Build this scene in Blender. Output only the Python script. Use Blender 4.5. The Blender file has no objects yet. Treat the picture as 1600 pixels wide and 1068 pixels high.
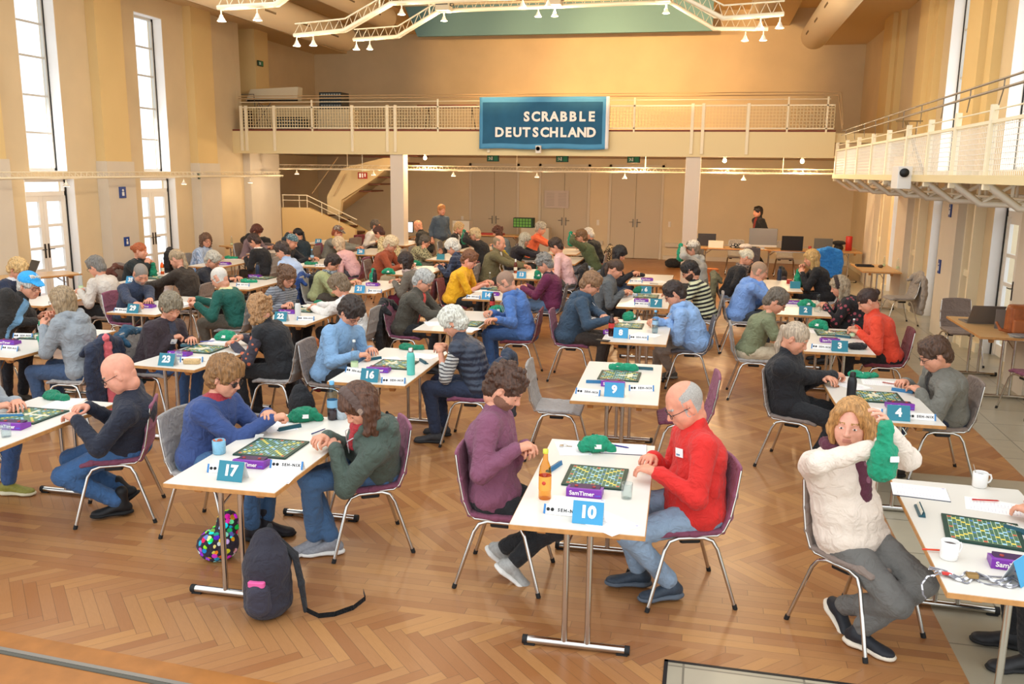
import bpy, math, random
import numpy as np
from mathutils import Matrix, Vector, Euler
R = math.radians
PI = math.pi
sc = bpy.context.scene
col = sc.collection
# ---------------------------------------------------------------- camera
cam_d = bpy.data.cameras.new('camera')
cam = bpy.data.objects.new('camera', cam_d)
col.objects.link(cam)
PITCH, ROLL, YAW, CAMZ = R(11.1178), R(0.6853), R(12.5303), 2.5189
_cy, _sy, _cp, _sp = math.cos(YAW), math.sin(YAW), math.cos(PITCH), math.sin(PITCH)
_fw = Vector((-_sy*_cp, _cy*_cp, -_sp)); _rt = Vector((_cy, _sy, 0)); _up = _rt.cross(_fw)
_r2 = math.cos(ROLL)*_rt+math.sin(ROLL)*_up; _u2 = -math.sin(ROLL)*_rt+math.cos(ROLL)*_up
cam.matrix_world = Matrix(((_r2.x, _u2.x, -_fw.x, 0), (_r2.y, _u2.y, -_fw.y, 0), (_r2.z, _u2.z, -_fw.z, CAMZ), (0, 0, 0, 1)))
cam_d.sensor_width = 36; cam_d.lens = 1355.51*36/1600
cam_d.clip_start = .05; cam_d.clip_end = 300
sc.camera = cam
# ---------------------------------------------------------------- light and exposure
sc.view_settings.view_transform = 'Standard'
sc.view_settings.look = 'None'
sc.view_settings.gamma = 1
sc.view_settings.use_curve_mapping = False
sc.view_settings.exposure = 0.5
w = bpy.data.worlds.new('overcast_sky'); sc.world = w; w.use_nodes = True
w.node_tree.nodes['Background'].inputs[0].default_value = (0.93, 0.97, 1, 1)
w.node_tree.nodes['Background'].inputs[1].default_value = 1.35

def light(name, kind, loc, energy, color=(1, 1, 1), size=1, sizey=None, rot=(0, 0, 0), parent=None, spot=None):
    d = bpy.data.lights.new(name, kind); d.energy = energy; d.color = color
    if kind == 'AREA':
        d.shape = 'RECTANGLE'; d.size = size; d.size_y = sizey or size
    elif kind in ('POINT', 'SPOT'):
        d.shadow_soft_size = size
    if spot: d.spot_size = R(spot); d.spot_blend = .6
    o = bpy.data.objects.new(name, d); col.objects.link(o); o.location = loc; o.rotation_euler = rot
    if parent: o.parent = parent
    return o
for x in (-4.85, -2.83, -.95):   # the three stage projectors of the far truss wash the back wall with warm light
    light('projector_light', 'SPOT', (x, 15.95, 5.35), 3000, (1, .60, .26), .1, rot=(R(92), 0, 0), spot=48)
# daylight entering by the tall windows and glazed doors of both long walls
for y in (7.3, 10.4, 13.5, 16.6):
    light('window_daylight', 'AREA', (-11.9, y, 3.0), 60, (1, .97, .92), 1.0, 4.4, (0, R(-90), 0))
for y in (9.7, 13.4, 17.1):
    light('window_daylight', 'AREA', (4.35, y, 3.0), 60, (1, .97, .92), 1.0, 4.4, (0, R(90), 0))
# ---------------------------------------------------------------- materials
def lin(c):
    if isinstance(c, str):
        c = c.lstrip('#'); c = c if len(c) == 6 else ''.join(q*2 for q in c); c = tuple(int(c[i:i+2], 16)/255 for i in (0, 2, 4))
    return tuple((x/12.92 if x <= .04045 else ((x+.055)/1.055)**2.4) for x in c)
MATS = {}
def newmat(name):
    m = bpy.data.materials.new(name); m.use_nodes = True
    return m, m.node_tree, m.node_tree.nodes['Principled BSDF']
def nd(nt, t, **kw):
    n = nt.nodes.new(t)
    for k, v in kw.items():
        if hasattr(n, k): setattr(n, k, v)
    return n
def mat(name, c, rough=.5, metal=0, var=.0, scale=20, bump=0, bscale=200, trans=0, ior=1.45, emit=0, sheen=0, coat=0):
    if name in MATS: return MATS[name]
    m, nt, b = newmat(name); c = lin(c)
    b.inputs['Base Color'].default_value = (*c, 1)
    b.inputs['Roughness'].default_value = rough; b.inputs['Metallic'].default_value = metal
    b.inputs['IOR'].default_value = ior
    if trans: b.inputs['Transmission Weight'].default_value = trans
    if sheen: b.inputs['Sheen Weight'].default_value = sheen
    if coat: b.inputs['Coat Weight'].default_value = coat
    if emit:
        b.inputs['Emission Color'].default_value = (*c, 1); b.inputs['Emission Strength'].default_value = emit
    if var or bump: tc = nd(nt, 'ShaderNodeTexCoord')
    if var:
        n = nd(nt, 'ShaderNodeTexNoise'); n.inputs['Scale'].default_value = scale; n.inputs['Detail'].default_value = 4
        nt.links.new(tc.outputs['Object'], n.inputs['Vector'])
        cr = nd(nt, 'ShaderNodeValToRGB')
        cr.color_ramp.elements[0].position = .3; cr.color_ramp.elements[1].position = .7
        cr.color_ramp.elements[0].color = (*[max(0, x*(1-var)) for x in c], 1)
        cr.color_ramp.elements[1].color = (*[min(1, x*(1+var)) for x in c], 1)
        nt.links.new(n.outputs['Fac'], cr.inputs['Fac']); nt.links.new(cr.outputs['Color'], b.inputs['Base Color'])
    if bump:
        n = nd(nt, 'ShaderNodeTexNoise'); n.inputs['Scale'].default_value = bscale; n.inputs['Detail'].default_value = 3
        nt.links.new(tc.outputs['Object'], n.inputs['Vector'])
        bp = nd(nt, 'ShaderNodeBump'); bp.inputs['Strength'].default_value = bump; bp.inputs['Distance'].default_value = .01
        nt.links.new(n.outputs['Fac'], bp.inputs['Height']); nt.links.new(bp.outputs['Normal'], b.inputs['Normal'])
    MATS[name] = m
    return m
def mth(nt, op, a, b=None, c=None):
    n = nt.nodes.new('ShaderNodeMath'); n.operation = op
    for i, v in enumerate((a, b, c)):
        if v is None: continue
        if isinstance(v, (int, float)): n.inputs[i].default_value = v
        else: nt.links.new(v, n.inputs[i])
    return n.outputs[0]
def mixc(nt, fac, a, b):
    n = nt.nodes.new('ShaderNodeMix'); n.data_type = 'RGBA'
    for s, v in ((n.inputs[0], fac), (n.inputs[6], a), (n.inputs[7], b)):
        if isinstance(v, (int, float)): s.default_value = v
        elif isinstance(v, tuple): s.default_value = (*v, 1)
        else: nt.links.new(v, s)
    return n.outputs[2]
def cloth(c, pat=None, c2='#ffffff', rough=.85):
    """woven or knitted fabric, optionally striped, checked, flowered, quilted or camouflaged"""
    key = 'cloth_%s_%s_%s' % (c, pat, c2)
    if key in MATS: return MATS[key]
    m, nt, b = newmat('fabric'); A = lin(c); B = lin(c2)
    b.inputs['Roughness'].default_value = rough; b.inputs['Sheen Weight'].default_value = .08
    tc = nd(nt, 'ShaderNodeTexCoord'); O = tc.outputs['Object']
    sp = nd(nt, 'ShaderNodeSeparateXYZ'); nt.links.new(O, sp.inputs[0])
    n = nd(nt, 'ShaderNodeTexNoise'); n.inputs['Scale'].default_value = 9; n.inputs['Detail'].default_value = 5
    nt.links.new(O, n.inputs['Vector'])
    cur = mixc(nt, n.outputs['Fac'], tuple(x*.86 for x in A), tuple(min(1, x*1.14) for x in A))
    f = None
    if pat == 'stripe':
        wob = mth(nt, 'MULTIPLY_ADD', n.outputs['Fac'], .03, sp.outputs['Z'])
        f = mth(nt, 'GREATER_THAN', mth(nt, 'FRACT', mth(nt, 'MULTIPLY', wob, 32)), .62)
    elif pat == 'bigstripe':
        wob = mth(nt, 'MULTIPLY_ADD', sp.outputs['X'], .25, sp.outputs['Z'])
        f = mth(nt, 'GREATER_THAN', mth(nt, 'FRACT', mth(nt, 'MULTIPLY', wob, 17)), .5)
    elif pat == 'vstripe':
        f = mth(nt, 'GREATER_THAN', mth(nt, 'FRACT', mth(nt, 'MULTIPLY', sp.outputs['Y'], 45)), .6)
    elif pat == 'check':
        f1 = mth(nt, 'GREATER_THAN', mth(nt, 'FRACT', mth(nt, 'MULTIPLY', sp.outputs['Y'], 14)), .8)
        f2 = mth(nt, 'GREATER_THAN', mth(nt, 'FRACT', mth(nt, 'MULTIPLY', sp.outputs['Z'], 14)), .8)
        f = mth(nt, 'MAXIMUM', f1, f2)
    elif pat in ('floral', 'camo', 'crochet'):
        v = nd(nt, 'ShaderNodeTexVoronoi'); v.inputs['Scale'].default_value = {'floral': 15, 'camo': 30, 'crochet': 26}[pat]
        nt.links.new(O, v.inputs['Vector'])
        f = mth(nt, 'LESS_THAN', v.outputs['Distance'], {'floral': .30, 'camo': .42, 'crochet': .5}[pat])
        if pat == 'crochet':
            hs = nd(nt, 'ShaderNodeHueSaturation'); hs.inputs['Saturation'].default_value = 1.6
            nt.links.new(v.outputs['Color'], hs.inputs['Color'])
            cur = mixc(nt, f, cur, hs.outputs['Color']); f = None
    if f is not None: cur = mixc(nt, f, cur, B)
    nt.links.new(cur, b.inputs['Base Color'])
    n2 = nd(nt, 'ShaderNodeTexNoise'); n2.inputs['Scale'].default_value = 12; n2.inputs['Detail'].default_value = 7
    n2.inputs['Distortion'].default_value = 1.8
    nt.links.new(O, n2.inputs['Vector'])
    bp = nd(nt, 'ShaderNodeBump'); bp.inputs['Strength'].default_value = .6; bp.inputs['Distance'].default_value = .045
    h = n2.outputs['Fac']
    if pat == 'quilt':
        q = mth(nt, 'SINE', mth(nt, 'MULTIPLY', sp.outputs['Z'], 105)); h = mth(nt, 'ADD', h, mth(nt, 'MULTIPLY', q, .25))
        bp.inputs['Strength'].default_value = .5; b.inputs['Roughness'].default_value = .45
    nt.links.new(h, bp.inputs['Height']); nt.links.new(bp.outputs['Normal'], b.inputs['Normal'])
    MATS[key] = m
    return m
def hairmat(c):
    key = 'hair'+c
    if key in MATS: return MATS[key]
    m, nt, b = newmat('hair'); A = lin(c)
    tc = nd(nt, 'ShaderNodeTexCoord')
    mp = nd(nt, 'ShaderNodeMapping'); mp.inputs['Scale'].default_value = (90, 90, 14)
    nt.links.new(tc.outputs['Object'], mp.inputs['Vector'])
    n = nd(nt, 'ShaderNodeTexNoise'); n.inputs['Scale'].default_value = 1; n.inputs['Detail'].default_value = 4
    nt.links.new(mp.outputs[0], n.inputs['Vector'])
    cr = nd(nt, 'ShaderNodeValToRGB'); cr.color_ramp.elements[0].position = .3; cr.color_ramp.elements[1].position = .72
    cr.color_ramp.elements[0].color = (*[x*.5 for x in A], 1); cr.color_ramp.elements[1].color = (*[min(1, x*1.45) for x in A], 1)
    nt.links.new(n.outputs['Fac'], cr.inputs['Fac']); nt.links.new(cr.outputs['Color'], b.inputs['Base Color'])
    bp = nd(nt, 'ShaderNodeBump'); bp.inputs['Strength'].default_value = .9; bp.inputs['Distance'].default_value = .010
    nt.links.new(n.outputs['Fac'], bp.inputs['Height']); nt.links.new(bp.outputs['Normal'], b.inputs['Normal'])
    b.inputs['Roughness'].default_value = .5
    MATS[key] = m
    return m
def skinmat(c='#d99a80'):
    key = 'skin'+c
    if key in MATS: return MATS[key]
    m = mat(key, c, .48, var=.09, scale=30, bump=.08, bscale=150); m.name = 'skin'
    b = m.node_tree.nodes['Principled BSDF']
    b.inputs['Subsurface Weight'].default_value = .12; b.inputs['Subsurface Radius'].default_value = (.02, .008, .004)
    b.inputs['Subsurface Scale'].default_value = .3
    return m
def thin_glass(name, c=(.97, .99, .99), k=1.0, rough=.02):
    m = bpy.data.materials.new(name); m.use_nodes = True; nt = m.node_tree; nt.nodes.clear()
    out = nd(nt, 'ShaderNodeOutputMaterial'); mx = nd(nt, 'ShaderNodeMixShader'); t = nd(nt, 'ShaderNodeBsdfTransparent'); g = nd(nt, 'ShaderNodeBsdfGlossy'); lw = nd(nt, 'ShaderNodeLayerWeight')
    t.inputs[0].default_value = (*c, 1); g.inputs['Roughness'].default_value = rough; lw.inputs['Blend'].default_value = .25
    nt.links.new(mth(nt, 'MULTIPLY_ADD', mth(nt, 'POWER', lw.outputs['Facing'], 2.0), .6*k, .04*k), mx.inputs[0]); nt.links.new(t.outputs[0], mx.inputs[1]); nt.links.new(g.outputs[0], mx.inputs[2]); nt.links.new(mx.outputs[0], out.inputs[0])
    return m
# ---------------------------------------------------------------- object helpers
def tag(o, label=None, cat=None, group=None, kind=None):
    if label: o['label'] = label
    if cat: o['category'] = cat
    if group: o['group'] = group
    if kind: o['kind'] = kind
    return o
def mesh_from(name, V, F, mats=None, FM=None, smooth=True):
    me = bpy.data.meshes.new(name)
    V = np.asarray(V, np.float32)
    if isinstance(F, np.ndarray) and F.ndim == 2:
        n, k = F.shape; lt = np.full(n, k, np.int32); flat = F.ravel().astype(np.int32)
    else:
        lt = np.array([len(f) for f in F], np.int32); flat = np.array([i for f in F for i in f], np.int32); n = len(F)
    me.vertices.add(len(V)); me.vertices.foreach_set('co', V.ravel())
    me.loops.add(len(flat)); me.loops.foreach_set('vertex_index', flat)
    me.polygons.add(n); ls = np.concatenate(([0], np.cumsum(lt)[:-1])).astype(np.int32)
    me.polygons.foreach_set('loop_start', ls); me.polygons.foreach_set('loop_total', lt)
    if FM is not None: me.polygons.foreach_set('material_index', np.asarray(FM, np.int32))
    if isinstance(smooth, (bool, int)): smooth = np.full(n, bool(smooth))
    me.polygons.foreach_set('use_smooth', np.asarray(smooth, bool))
    me.update(calc_edges=True)
    for m in (mats or []): me.materials.append(m)
    return me
def put(name, me, parent=None, loc=(0, 0, 0), rz=0):
    o = bpy.data.objects.new(name, me); col.objects.link(o); o.location = loc; o.rotation_euler = (0, 0, rz)
    if parent: o.parent = parent
    return o
def empty(name, loc=(0, 0, 0), rz=0):
    o = bpy.data.objects.new(name, None); col.objects.link(o); o.location = loc; o.rotation_euler = (0, 0, rz); o.empty_display_size = .1
    return o
def copy_tree(o, parent=None):
    c = o.copy(); col.objects.link(c); c.parent = parent
    for ch in list(o.children): copy_tree(ch, c)
    return c
class MB:
    """collects shapes for ONE mesh object"""
    def __init__(s): s.V = []; s.F = []; s.M = []; s.S = []; s.m = 0
    def add(s, vs, fs, sm=False, m=None):
        k = len(s.V); s.V += [tuple(v) for v in vs]
        for f in fs: s.F.append([i+k for i in f]); s.M.append(s.m if m is None else m); s.S.append(sm)
        return s
    def box(s, x0, x1, y0, y1, z0, z1, bev=0, T=None, m=None):
        if x0 > x1: x0, x1 = x1, x0
        if y0 > y1: y0, y1 = y1, y0
        if z0 > z1: z0, z1 = z1, z0
        if bev <= 0:
            vs = [(x, y, z) for z in (z0, z1) for x, y in ((x0, y0), (x1, y0), (x1, y1), (x0, y1))]
            fs = [(0, 3, 2, 1), (4, 5, 6, 7), (0, 1, 5, 4), (1, 2, 6, 5), (2, 3, 7, 6), (3, 0, 4, 7)]
        else:
            b = min(bev, (x1-x0)*.49, (y1-y0)*.49, (z1-z0)*.49); vs = []; fs = []
            def ring(z, i):
                return [(x0+i+b*0, y0+i, z), (x1-i, y0+i, z), (x1-i, y1-i, z), (x0+i, y1-i, z)]
            rs = [ring(z0, b), ring(z0+b, 0), ring(z1-b, 0), ring(z1, b)]
            # cut the vertical corners as well
            def ring8(z, i):
                return [(x0+b+i*0+i, y0+i, z), (x1-b-i, y0+i, z), (x1-i, y0+b+i, z), (x1-i, y1-b-i, z), (x1-b-i, y1-i, z), (x0+b+i, y1-i, z), (x0+i, y1-b-i, z), (x0+i, y0+b+i, z)]
            h = b*.4
            rs = [ring8(z0, h), ring8(z0+h, 0), ring8(z1-h, 0), ring8(z1, h)]
            for r in rs: vs += r
            for k in range(3):
                for j in range(8): fs.append((k*8+j, k*8+(j+1) % 8, k*8+8+(j+1) % 8, k*8+8+j))
            fs.append(tuple(range(7, -1, -1))); fs.append(tuple(range(24, 32)))
        if T is not None: vs = [T @ Vector(v) for v in vs]
        return s.add(vs, fs, False, m)
    def tube(s, pts, r, n=10, cap=True, m=None, closed=False):
        pts = [Vector(p) for p in pts]; N = len(pts); rr = r if isinstance(r, (list, tuple)) else [r]*N
        rings = []; prev = None
        for i, p in enumerate(pts):
            if closed: t = (pts[(i+1) % N]-pts[i-1]).normalized()
            elif i == 0: t = (pts[1]-p).normalized()
            elif i == N-1: t = (p-pts[i-1]).normalized()
            else: t = ((pts[i+1]-p).normalized()+(p-pts[i-1]).normalized()).normalized()
            if prev is None: a = Vector((0, 0, 1)) if abs(t.z) < .9 else Vector((1, 0, 0)); u = (a-t*a.dot(t)).normalized()
            else: u = (prev-t*prev.dot(t)).normalized()
            prev = u; v = t.cross(u)
            rings.append([p+(u*math.cos(2*PI*j/n)+v*math.sin(2*PI*j/n))*rr[i] for j in range(n)])
        vs = [q for rg in rings for q in rg]; fs = []
        for i in range(N if closed else N-1):
            k = ((i+1) % N)*n
            for j in range(n): fs.append((i*n+j, i*n+(j+1) % n, k+(j+1) % n, k+j))
        s.add(vs, fs, True, m)
        if cap and not closed:
            s.add(rings[0], [tuple(range(n-1, -1, -1))], False, m); s.add(rings[-1], [tuple(range(n))], False, m)
        return s
    def lathe(s, prof, c=(0, 0, 0), n=20, m=None, sm=True, ax='z'):
        vs = []; fs = []
        for r, z in prof:
            for j in range(n):
                a = 2*PI*j/n; q = (r*math.cos(a), r*math.sin(a), z)
                if ax == 'y': q = (q[0], q[2], -q[1])
                if ax == 'x': q = (q[2], q[0], q[1])
                vs.append((c[0]+q[0], c[1]+q[1], c[2]+q[2]))
        for i in range(len(prof)-1):
            for j in range(n): fs.append((i*n+j, i*n+(j+1) % n, (i+1)*n+(j+1) % n, (i+1)*n+j))
        return s.add(vs, fs, sm, m)
    def prism(s, poly, y0, y1, m=None, plane='xz'):
        n = len(poly)
        def P(a, b, t): return {'xz': (a, t, b), 'yz': (t, a, b), 'xy': (a, b, t)}[plane]
        vs = [P(a, b, y0) for a, b in poly]+[P(a, b, y1) for a, b in poly]
        fs = [tuple(range(n)), tuple(range(2*n-1, n-1, -1))]+[(i, i+n, (i+1) % n+n, (i+1) % n) for i in range(n)]
        return s.add(vs, fs, False, m)
    def mesh(s, name, *mats): return mesh_from(name, s.V, s.F, list(mats), s.M, s.S)
    def build(s, name, mats, parent=None, loc=(0, 0, 0), rz=0):
        mats = mats if isinstance(mats, (list, tuple)) else [mats]
        return put(name, s.mesh(name, *mats), parent, loc, rz)
def struct(name, mb, m, loc=(0, 0, 0), rz=0, label=None):
    o = mb.build(name, m, None, loc, rz); o['kind'] = 'structure'
    if label: o['label'] = label
    return o
def arc(c, r, a0, a1, n, plane='xz'):
    out = []
    for i in range(n+1):
        a = R(a0+(a1-a0)*i/n); u, v = r*math.cos(a), r*math.sin(a)
        out.append({'xz': (c[0]+u, c[1], c[2]+v), 'yz': (c[0], c[1]+u, c[2]+v), 'xy': (c[0]+u, c[1]+v, c[2])}[plane])
    return out
_TXT = {}
def text_mesh(txt, size, ext=.0006, bold=.0, align='CENTER', space=1):
    k = (txt, size, ext, bold, align, space)
    if k in _TXT: return _TXT[k]
    cu = bpy.data.curves.new('lettering', 'FONT'); cu.body = txt; cu.size = size; cu.extrude = ext; cu.offset = bold
    cu.align_x = align; cu.align_y = 'CENTER'; cu.resolution_u = 3; cu.space_character = space
    o = bpy.data.objects.new('lettering', cu); col.objects.link(o)
    dg = bpy.context.evaluated_depsgraph_get(); me = bpy.data.meshes.new_from_object(o.evaluated_get(dg)); me.name = 'lettering'
    bpy.data.objects.remove(o); bpy.data.curves.remove(cu)
    _TXT[k] = me
    return me
def text(name, txt, size, m, parent, M, bold=0, align='CENTER', space=None):
    me = text_mesh(txt, size, .0006, bold, align, space or 1)
    if not me.materials: me.materials.append(m)
    elif me.materials[0] != m:
        me = me.copy(); me.materials.clear(); me.materials.append(m)
    o = put(name, me, parent); o.matrix_local = M
    return o
# ---------------------------------------------------------------- organic surfaces: blended solids turned into one mesh
def v3(*a): return np.array(a, np.float64)
def vn(p, sc_, seed=0):
    """smooth value noise in -1..1 at points p"""
    q = p/sc_+seed*17.13; i = np.floor(q).astype(np.int64); f = q-i; f = f*f*(3-2*f)
    def hsh(x, y, z):
        h = (x*374761393+y*668265263+z*2147483647+seed*1013904223) & 0xffffffff
        h = ((h ^ (h >> 13))*1274126177) & 0xffffffff
        return ((h ^ (h >> 16)) & 0xffff)/32767.5-1
    r = 0
    for dx in (0, 1):
        for dy in (0, 1):
            for dz in (0, 1):
                wt = (f[:, 0] if dx else 1-f[:, 0])*(f[:, 1] if dy else 1-f[:, 1])*(f[:, 2] if dz else 1-f[:, 2])
                r = r+wt*hsh(i[:, 0]+dx, i[:, 1]+dy, i[:, 2]+dz)
    return r
def surfnet(f, lo, h):
    s = f < 0
    c = [s[i:s.shape[0]-1+i, j:s.shape[1]-1+j, k:s.shape[2]-1+k] for i in (0, 1) for j in (0, 1) for k in (0, 1)]
    cnt = sum(x.astype(np.int8) for x in c); act = (cnt > 0) & (cnt < 8)
    idx = np.argwhere(act); n = len(idx)
    if n == 0: return np.zeros((0, 3)), np.zeros((0, 4), np.int64)
    cid = np.full(act.shape, -1, np.int64); cid[act] = np.arange(n)
    offs = [(i, j, k) for i in (0, 1) for j in (0, 1) for k in (0, 1)]
    vals = [f[idx[:, 0]+o[0], idx[:, 1]+o[1], idx[:, 2]+o[2]].astype(np.float64) for o in offs]
    P = np.zeros((n, 3)); W = np.zeros(n)
    for a in range(8):
        for b in range(a+1, 8):
            d = np.array(offs[b])-np.array(offs[a])
            if np.abs(d).sum() != 1: continue
            va, vb = vals[a], vals[b]; m = (va < 0) != (vb < 0)
            t = np.where(m, va/np.where(m, va-vb, 1), 0)
            P += m[:, None]*(np.array(offs[a])[None]+t[:, None]*d[None]); W += m
    V = lo+(idx+P/W[:, None])*h
    F = []
    for ax in range(3):
        sl0 = [slice(None)]*3; sl1 = [slice(None)]*3; sl0[ax] = slice(0, -1); sl1[ax] = slice(1, None)
        a = s[tuple(sl0)]; b = s[tuple(sl1)]; e = np.argwhere(a != b)
        u, v = [(1, 2), (2, 0), (0, 1)][ax]
        ok = (e[:, u] > 0) & (e[:, v] > 0) & (e[:, u] < f.shape[u]-1) & (e[:, v] < f.shape[v]-1); e = e[ok]
        ins = a[e[:, 0], e[:, 1], e[:, 2]]
        du = np.zeros(3, int); du[u] = 1; dv = np.zeros(3, int); dv[v] = 1
        q = [cid[tuple((e-x).T)] for x in (0, du, du+dv, dv)]; q = np.stack(q, 1)
        # orientation: outward
        q = np.where(ins[:, None], q, q[:, ::-1]); F.append(q)
    F = np.concatenate(F); F = F[(F >= 0).all(1)]
    return V, F
def vnormals(V, F):
    n = np.cross(V[F[:, 2]]-V[F[:, 0]], V[F[:, 3]]-V[F[:, 1]]); N = np.zeros_like(V)
    for k in range(4):
        for a in range(3): N[:, a] += np.bincount(F[:, k], n[:, a], len(V))
    return N/(np.linalg.norm(N, axis=1, keepdims=True)+1e-12)
class Blob:
    def __init__(s): s.p = []
    def cap(s, a, b, ra, rb=None, k=.02, q=None, sd=(0, 1, 0), sub=False):
        s.p.append(('c', np.array(a, float), np.array(b, float), ra, rb if rb is not None else ra, k, q, np.array(sd, float), sub)); return s
    def chain(s, pts, rs, k=.02, q=None, sd=(0, 1, 0)):
        for i in range(len(pts)-1): s.cap(pts[i], pts[i+1], rs[i], rs[i+1], k, q, sd)
        return s
    def ell(s, c, r, M=None, k=.02, sub=False):
        s.p.append(('e', np.array(c, float), np.array(r if hasattr(r, '__len__') else (r, r, r), float), M, k, sub)); return s
    def box(s, c, hs, M=None, rad=.01, k=.01, sub=False):
        s.p.append(('b', np.array(c, float), np.array(hs, float), M, rad, k, sub)); return s
    def mesh(s, h, disp=None):
        los = []; his = []
        for p in s.p:
            if p[-1]: continue
            if p[0] == 'c':
                q = (p[6] or 1); r = max(p[3], p[4])*max(1, q)
                los.append(np.minimum(p[1], p[2])-r); his.append(np.maximum(p[1], p[2])+r)
            else:
                r = np.max(p[2])+(p[4] if p[0] == 'b' else 0)
                if p[0] == 'b': r = np.linalg.norm(p[2])+p[4]
                los.append(p[1]-r); his.append(p[1]+r)
        lo = np.min(los, 0)-3*h; hi = np.max(his, 0)+3*h
        n = np.ceil((hi-lo)/h).astype(int)+1
        f = np.full(n, 9., np.float32); ax = [lo[i]+h*np.arange(n[i]) for i in range(3)]
        for p in s.p:
            k = p[4] if p[0] == 'e' else p[5]
            mg = k*1.2+2.5*h
            if p[0] == 'c':
                q = (p[6] or 1); r = max(p[3], p[4])*max(1, q); a = np.minimum(p[1], p[2])-r-mg; b = np.maximum(p[1], p[2])+r+mg
            elif p[0] == 'e': r = np.max(p[2]) if p[3] is not None else p[2]; a = p[1]-r-mg; b = p[1]+r+mg
            else: r = (np.linalg.norm(p[2]) if p[3] is not None else p[2])+p[4]; a = p[1]-r-mg; b = p[1]+r+mg
            i0 = np.clip(np.floor((a-lo)/h).astype(int), 0, n); i1 = np.clip(np.ceil((b-lo)/h).astype(int)+1, 0, n)
            if (i1 <= i0).any(): continue
            sl = tuple(slice(i0[i], i1[i]) for i in range(3))
            X = ax[0][sl[0]][:, None, None]; Y = ax[1][sl[1]][None, :, None]; Z = ax[2][sl[2]][None, None, :]
            if p[0] == 'c':
                A, B, ra, rb, k, q, sd, sub = p[1:]
                px, py, pz = X-A[0], Y-A[1], Z-A[2]; ba = B-A
                if q:
                    g = (px*sd[0]+py*sd[1]+pz*sd[2])*(1-1/q)
                    px = px-sd[0]*g; py = py-sd[1]*g; pz = pz-sd[2]*g; ba = ba-sd*(ba@sd)*(1-1/q)
                L = ba@ba+1e-12; t = np.clip((px*ba[0]+py*ba[1]+pz*ba[2])/L, 0, 1)
                d = np.sqrt((px-ba[0]*t)**2+(py-ba[1]*t)**2+(pz-ba[2]*t)**2)-(ra+(rb-ra)*t)
            else:
                C, rr, M = p[1], p[2], p[3]; px, py, pz = X-C[0], Y-C[1], Z-C[2]
                if M is not None:  # M maps local to world: columns are local axes
                    px, py, pz = (px*M[0][0]+py*M[1][0]+pz*M[2][0], px*M[0][1]+py*M[1][1]+pz*M[2][1], px*M[0][2]+py*M[1][2]+pz*M[2][2])
                if p[0] == 'e':
                    k0 = np.sqrt((px/rr[0])**2+(py/rr[1])**2+(pz/rr[2])**2)+1e-9
                    k1 = np.sqrt((px/rr[0]**2)**2+(py/rr[1]**2)**2+(pz/rr[2]**2)**2)+1e-9
                    d = k0*(k0-1)/k1; k, sub = p[4], p[5]
                else:
                    rad, k, sub = p[4], p[5], p[6]
                    qx, qy, qz = np.abs(px)-rr[0]+rad, np.abs(py)-rr[1]+rad, np.abs(pz)-rr[2]+rad
                    d = np.sqrt(np.maximum(qx, 0)**2+np.maximum(qy, 0)**2+np.maximum(qz, 0)**2)+np.minimum(np.maximum(np.maximum(qx, qy), qz), 0)-rad
            cur = f[sl]
            if sub:
                d = -d; hh = np.maximum(k-np.abs(cur-d), 0)/max(k, 1e-6); f[sl] = np.maximum(cur, d)+hh*hh*k*.25
            else:
                hh = np.maximum(k-np.abs(cur-d), 0)/max(k, 1e-6); f[sl] = np.minimum(cur, d)-hh*hh*k*.25
        V, F = surfnet(f, lo, h)
        if disp is not None and len(V):
            V = V+vnormals(V, F)*disp(V)[:, None]
        return V, F
def rotm(pitch=0, yaw=0, roll=0):
    """pitch>0 tips the +X axis down"""
    return np.array(Matrix.Rotation(yaw, 3, 'Z') @ Matrix.Rotation(pitch, 3, 'Y') @ Matrix.Rotation(roll, 3, 'X'))
def basis(x, up):
    x = x/np.linalg.norm(x); y = np.cross(up, x); y /= np.linalg.norm(y)+1e-9; z = np.cross(x, y); return np.stack([x, y, z], 1)
def merge(parts):
    V = []; F = []; M = []; k = 0
    for v, f, m in parts:
        V.append(v); F.append(f+k); M.append(np.full(len(f), m, np.int32) if np.isscalar(m) else m); k += len(v)
    return np.concatenate(V), np.concatenate(F), np.concatenate(M)
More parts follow.
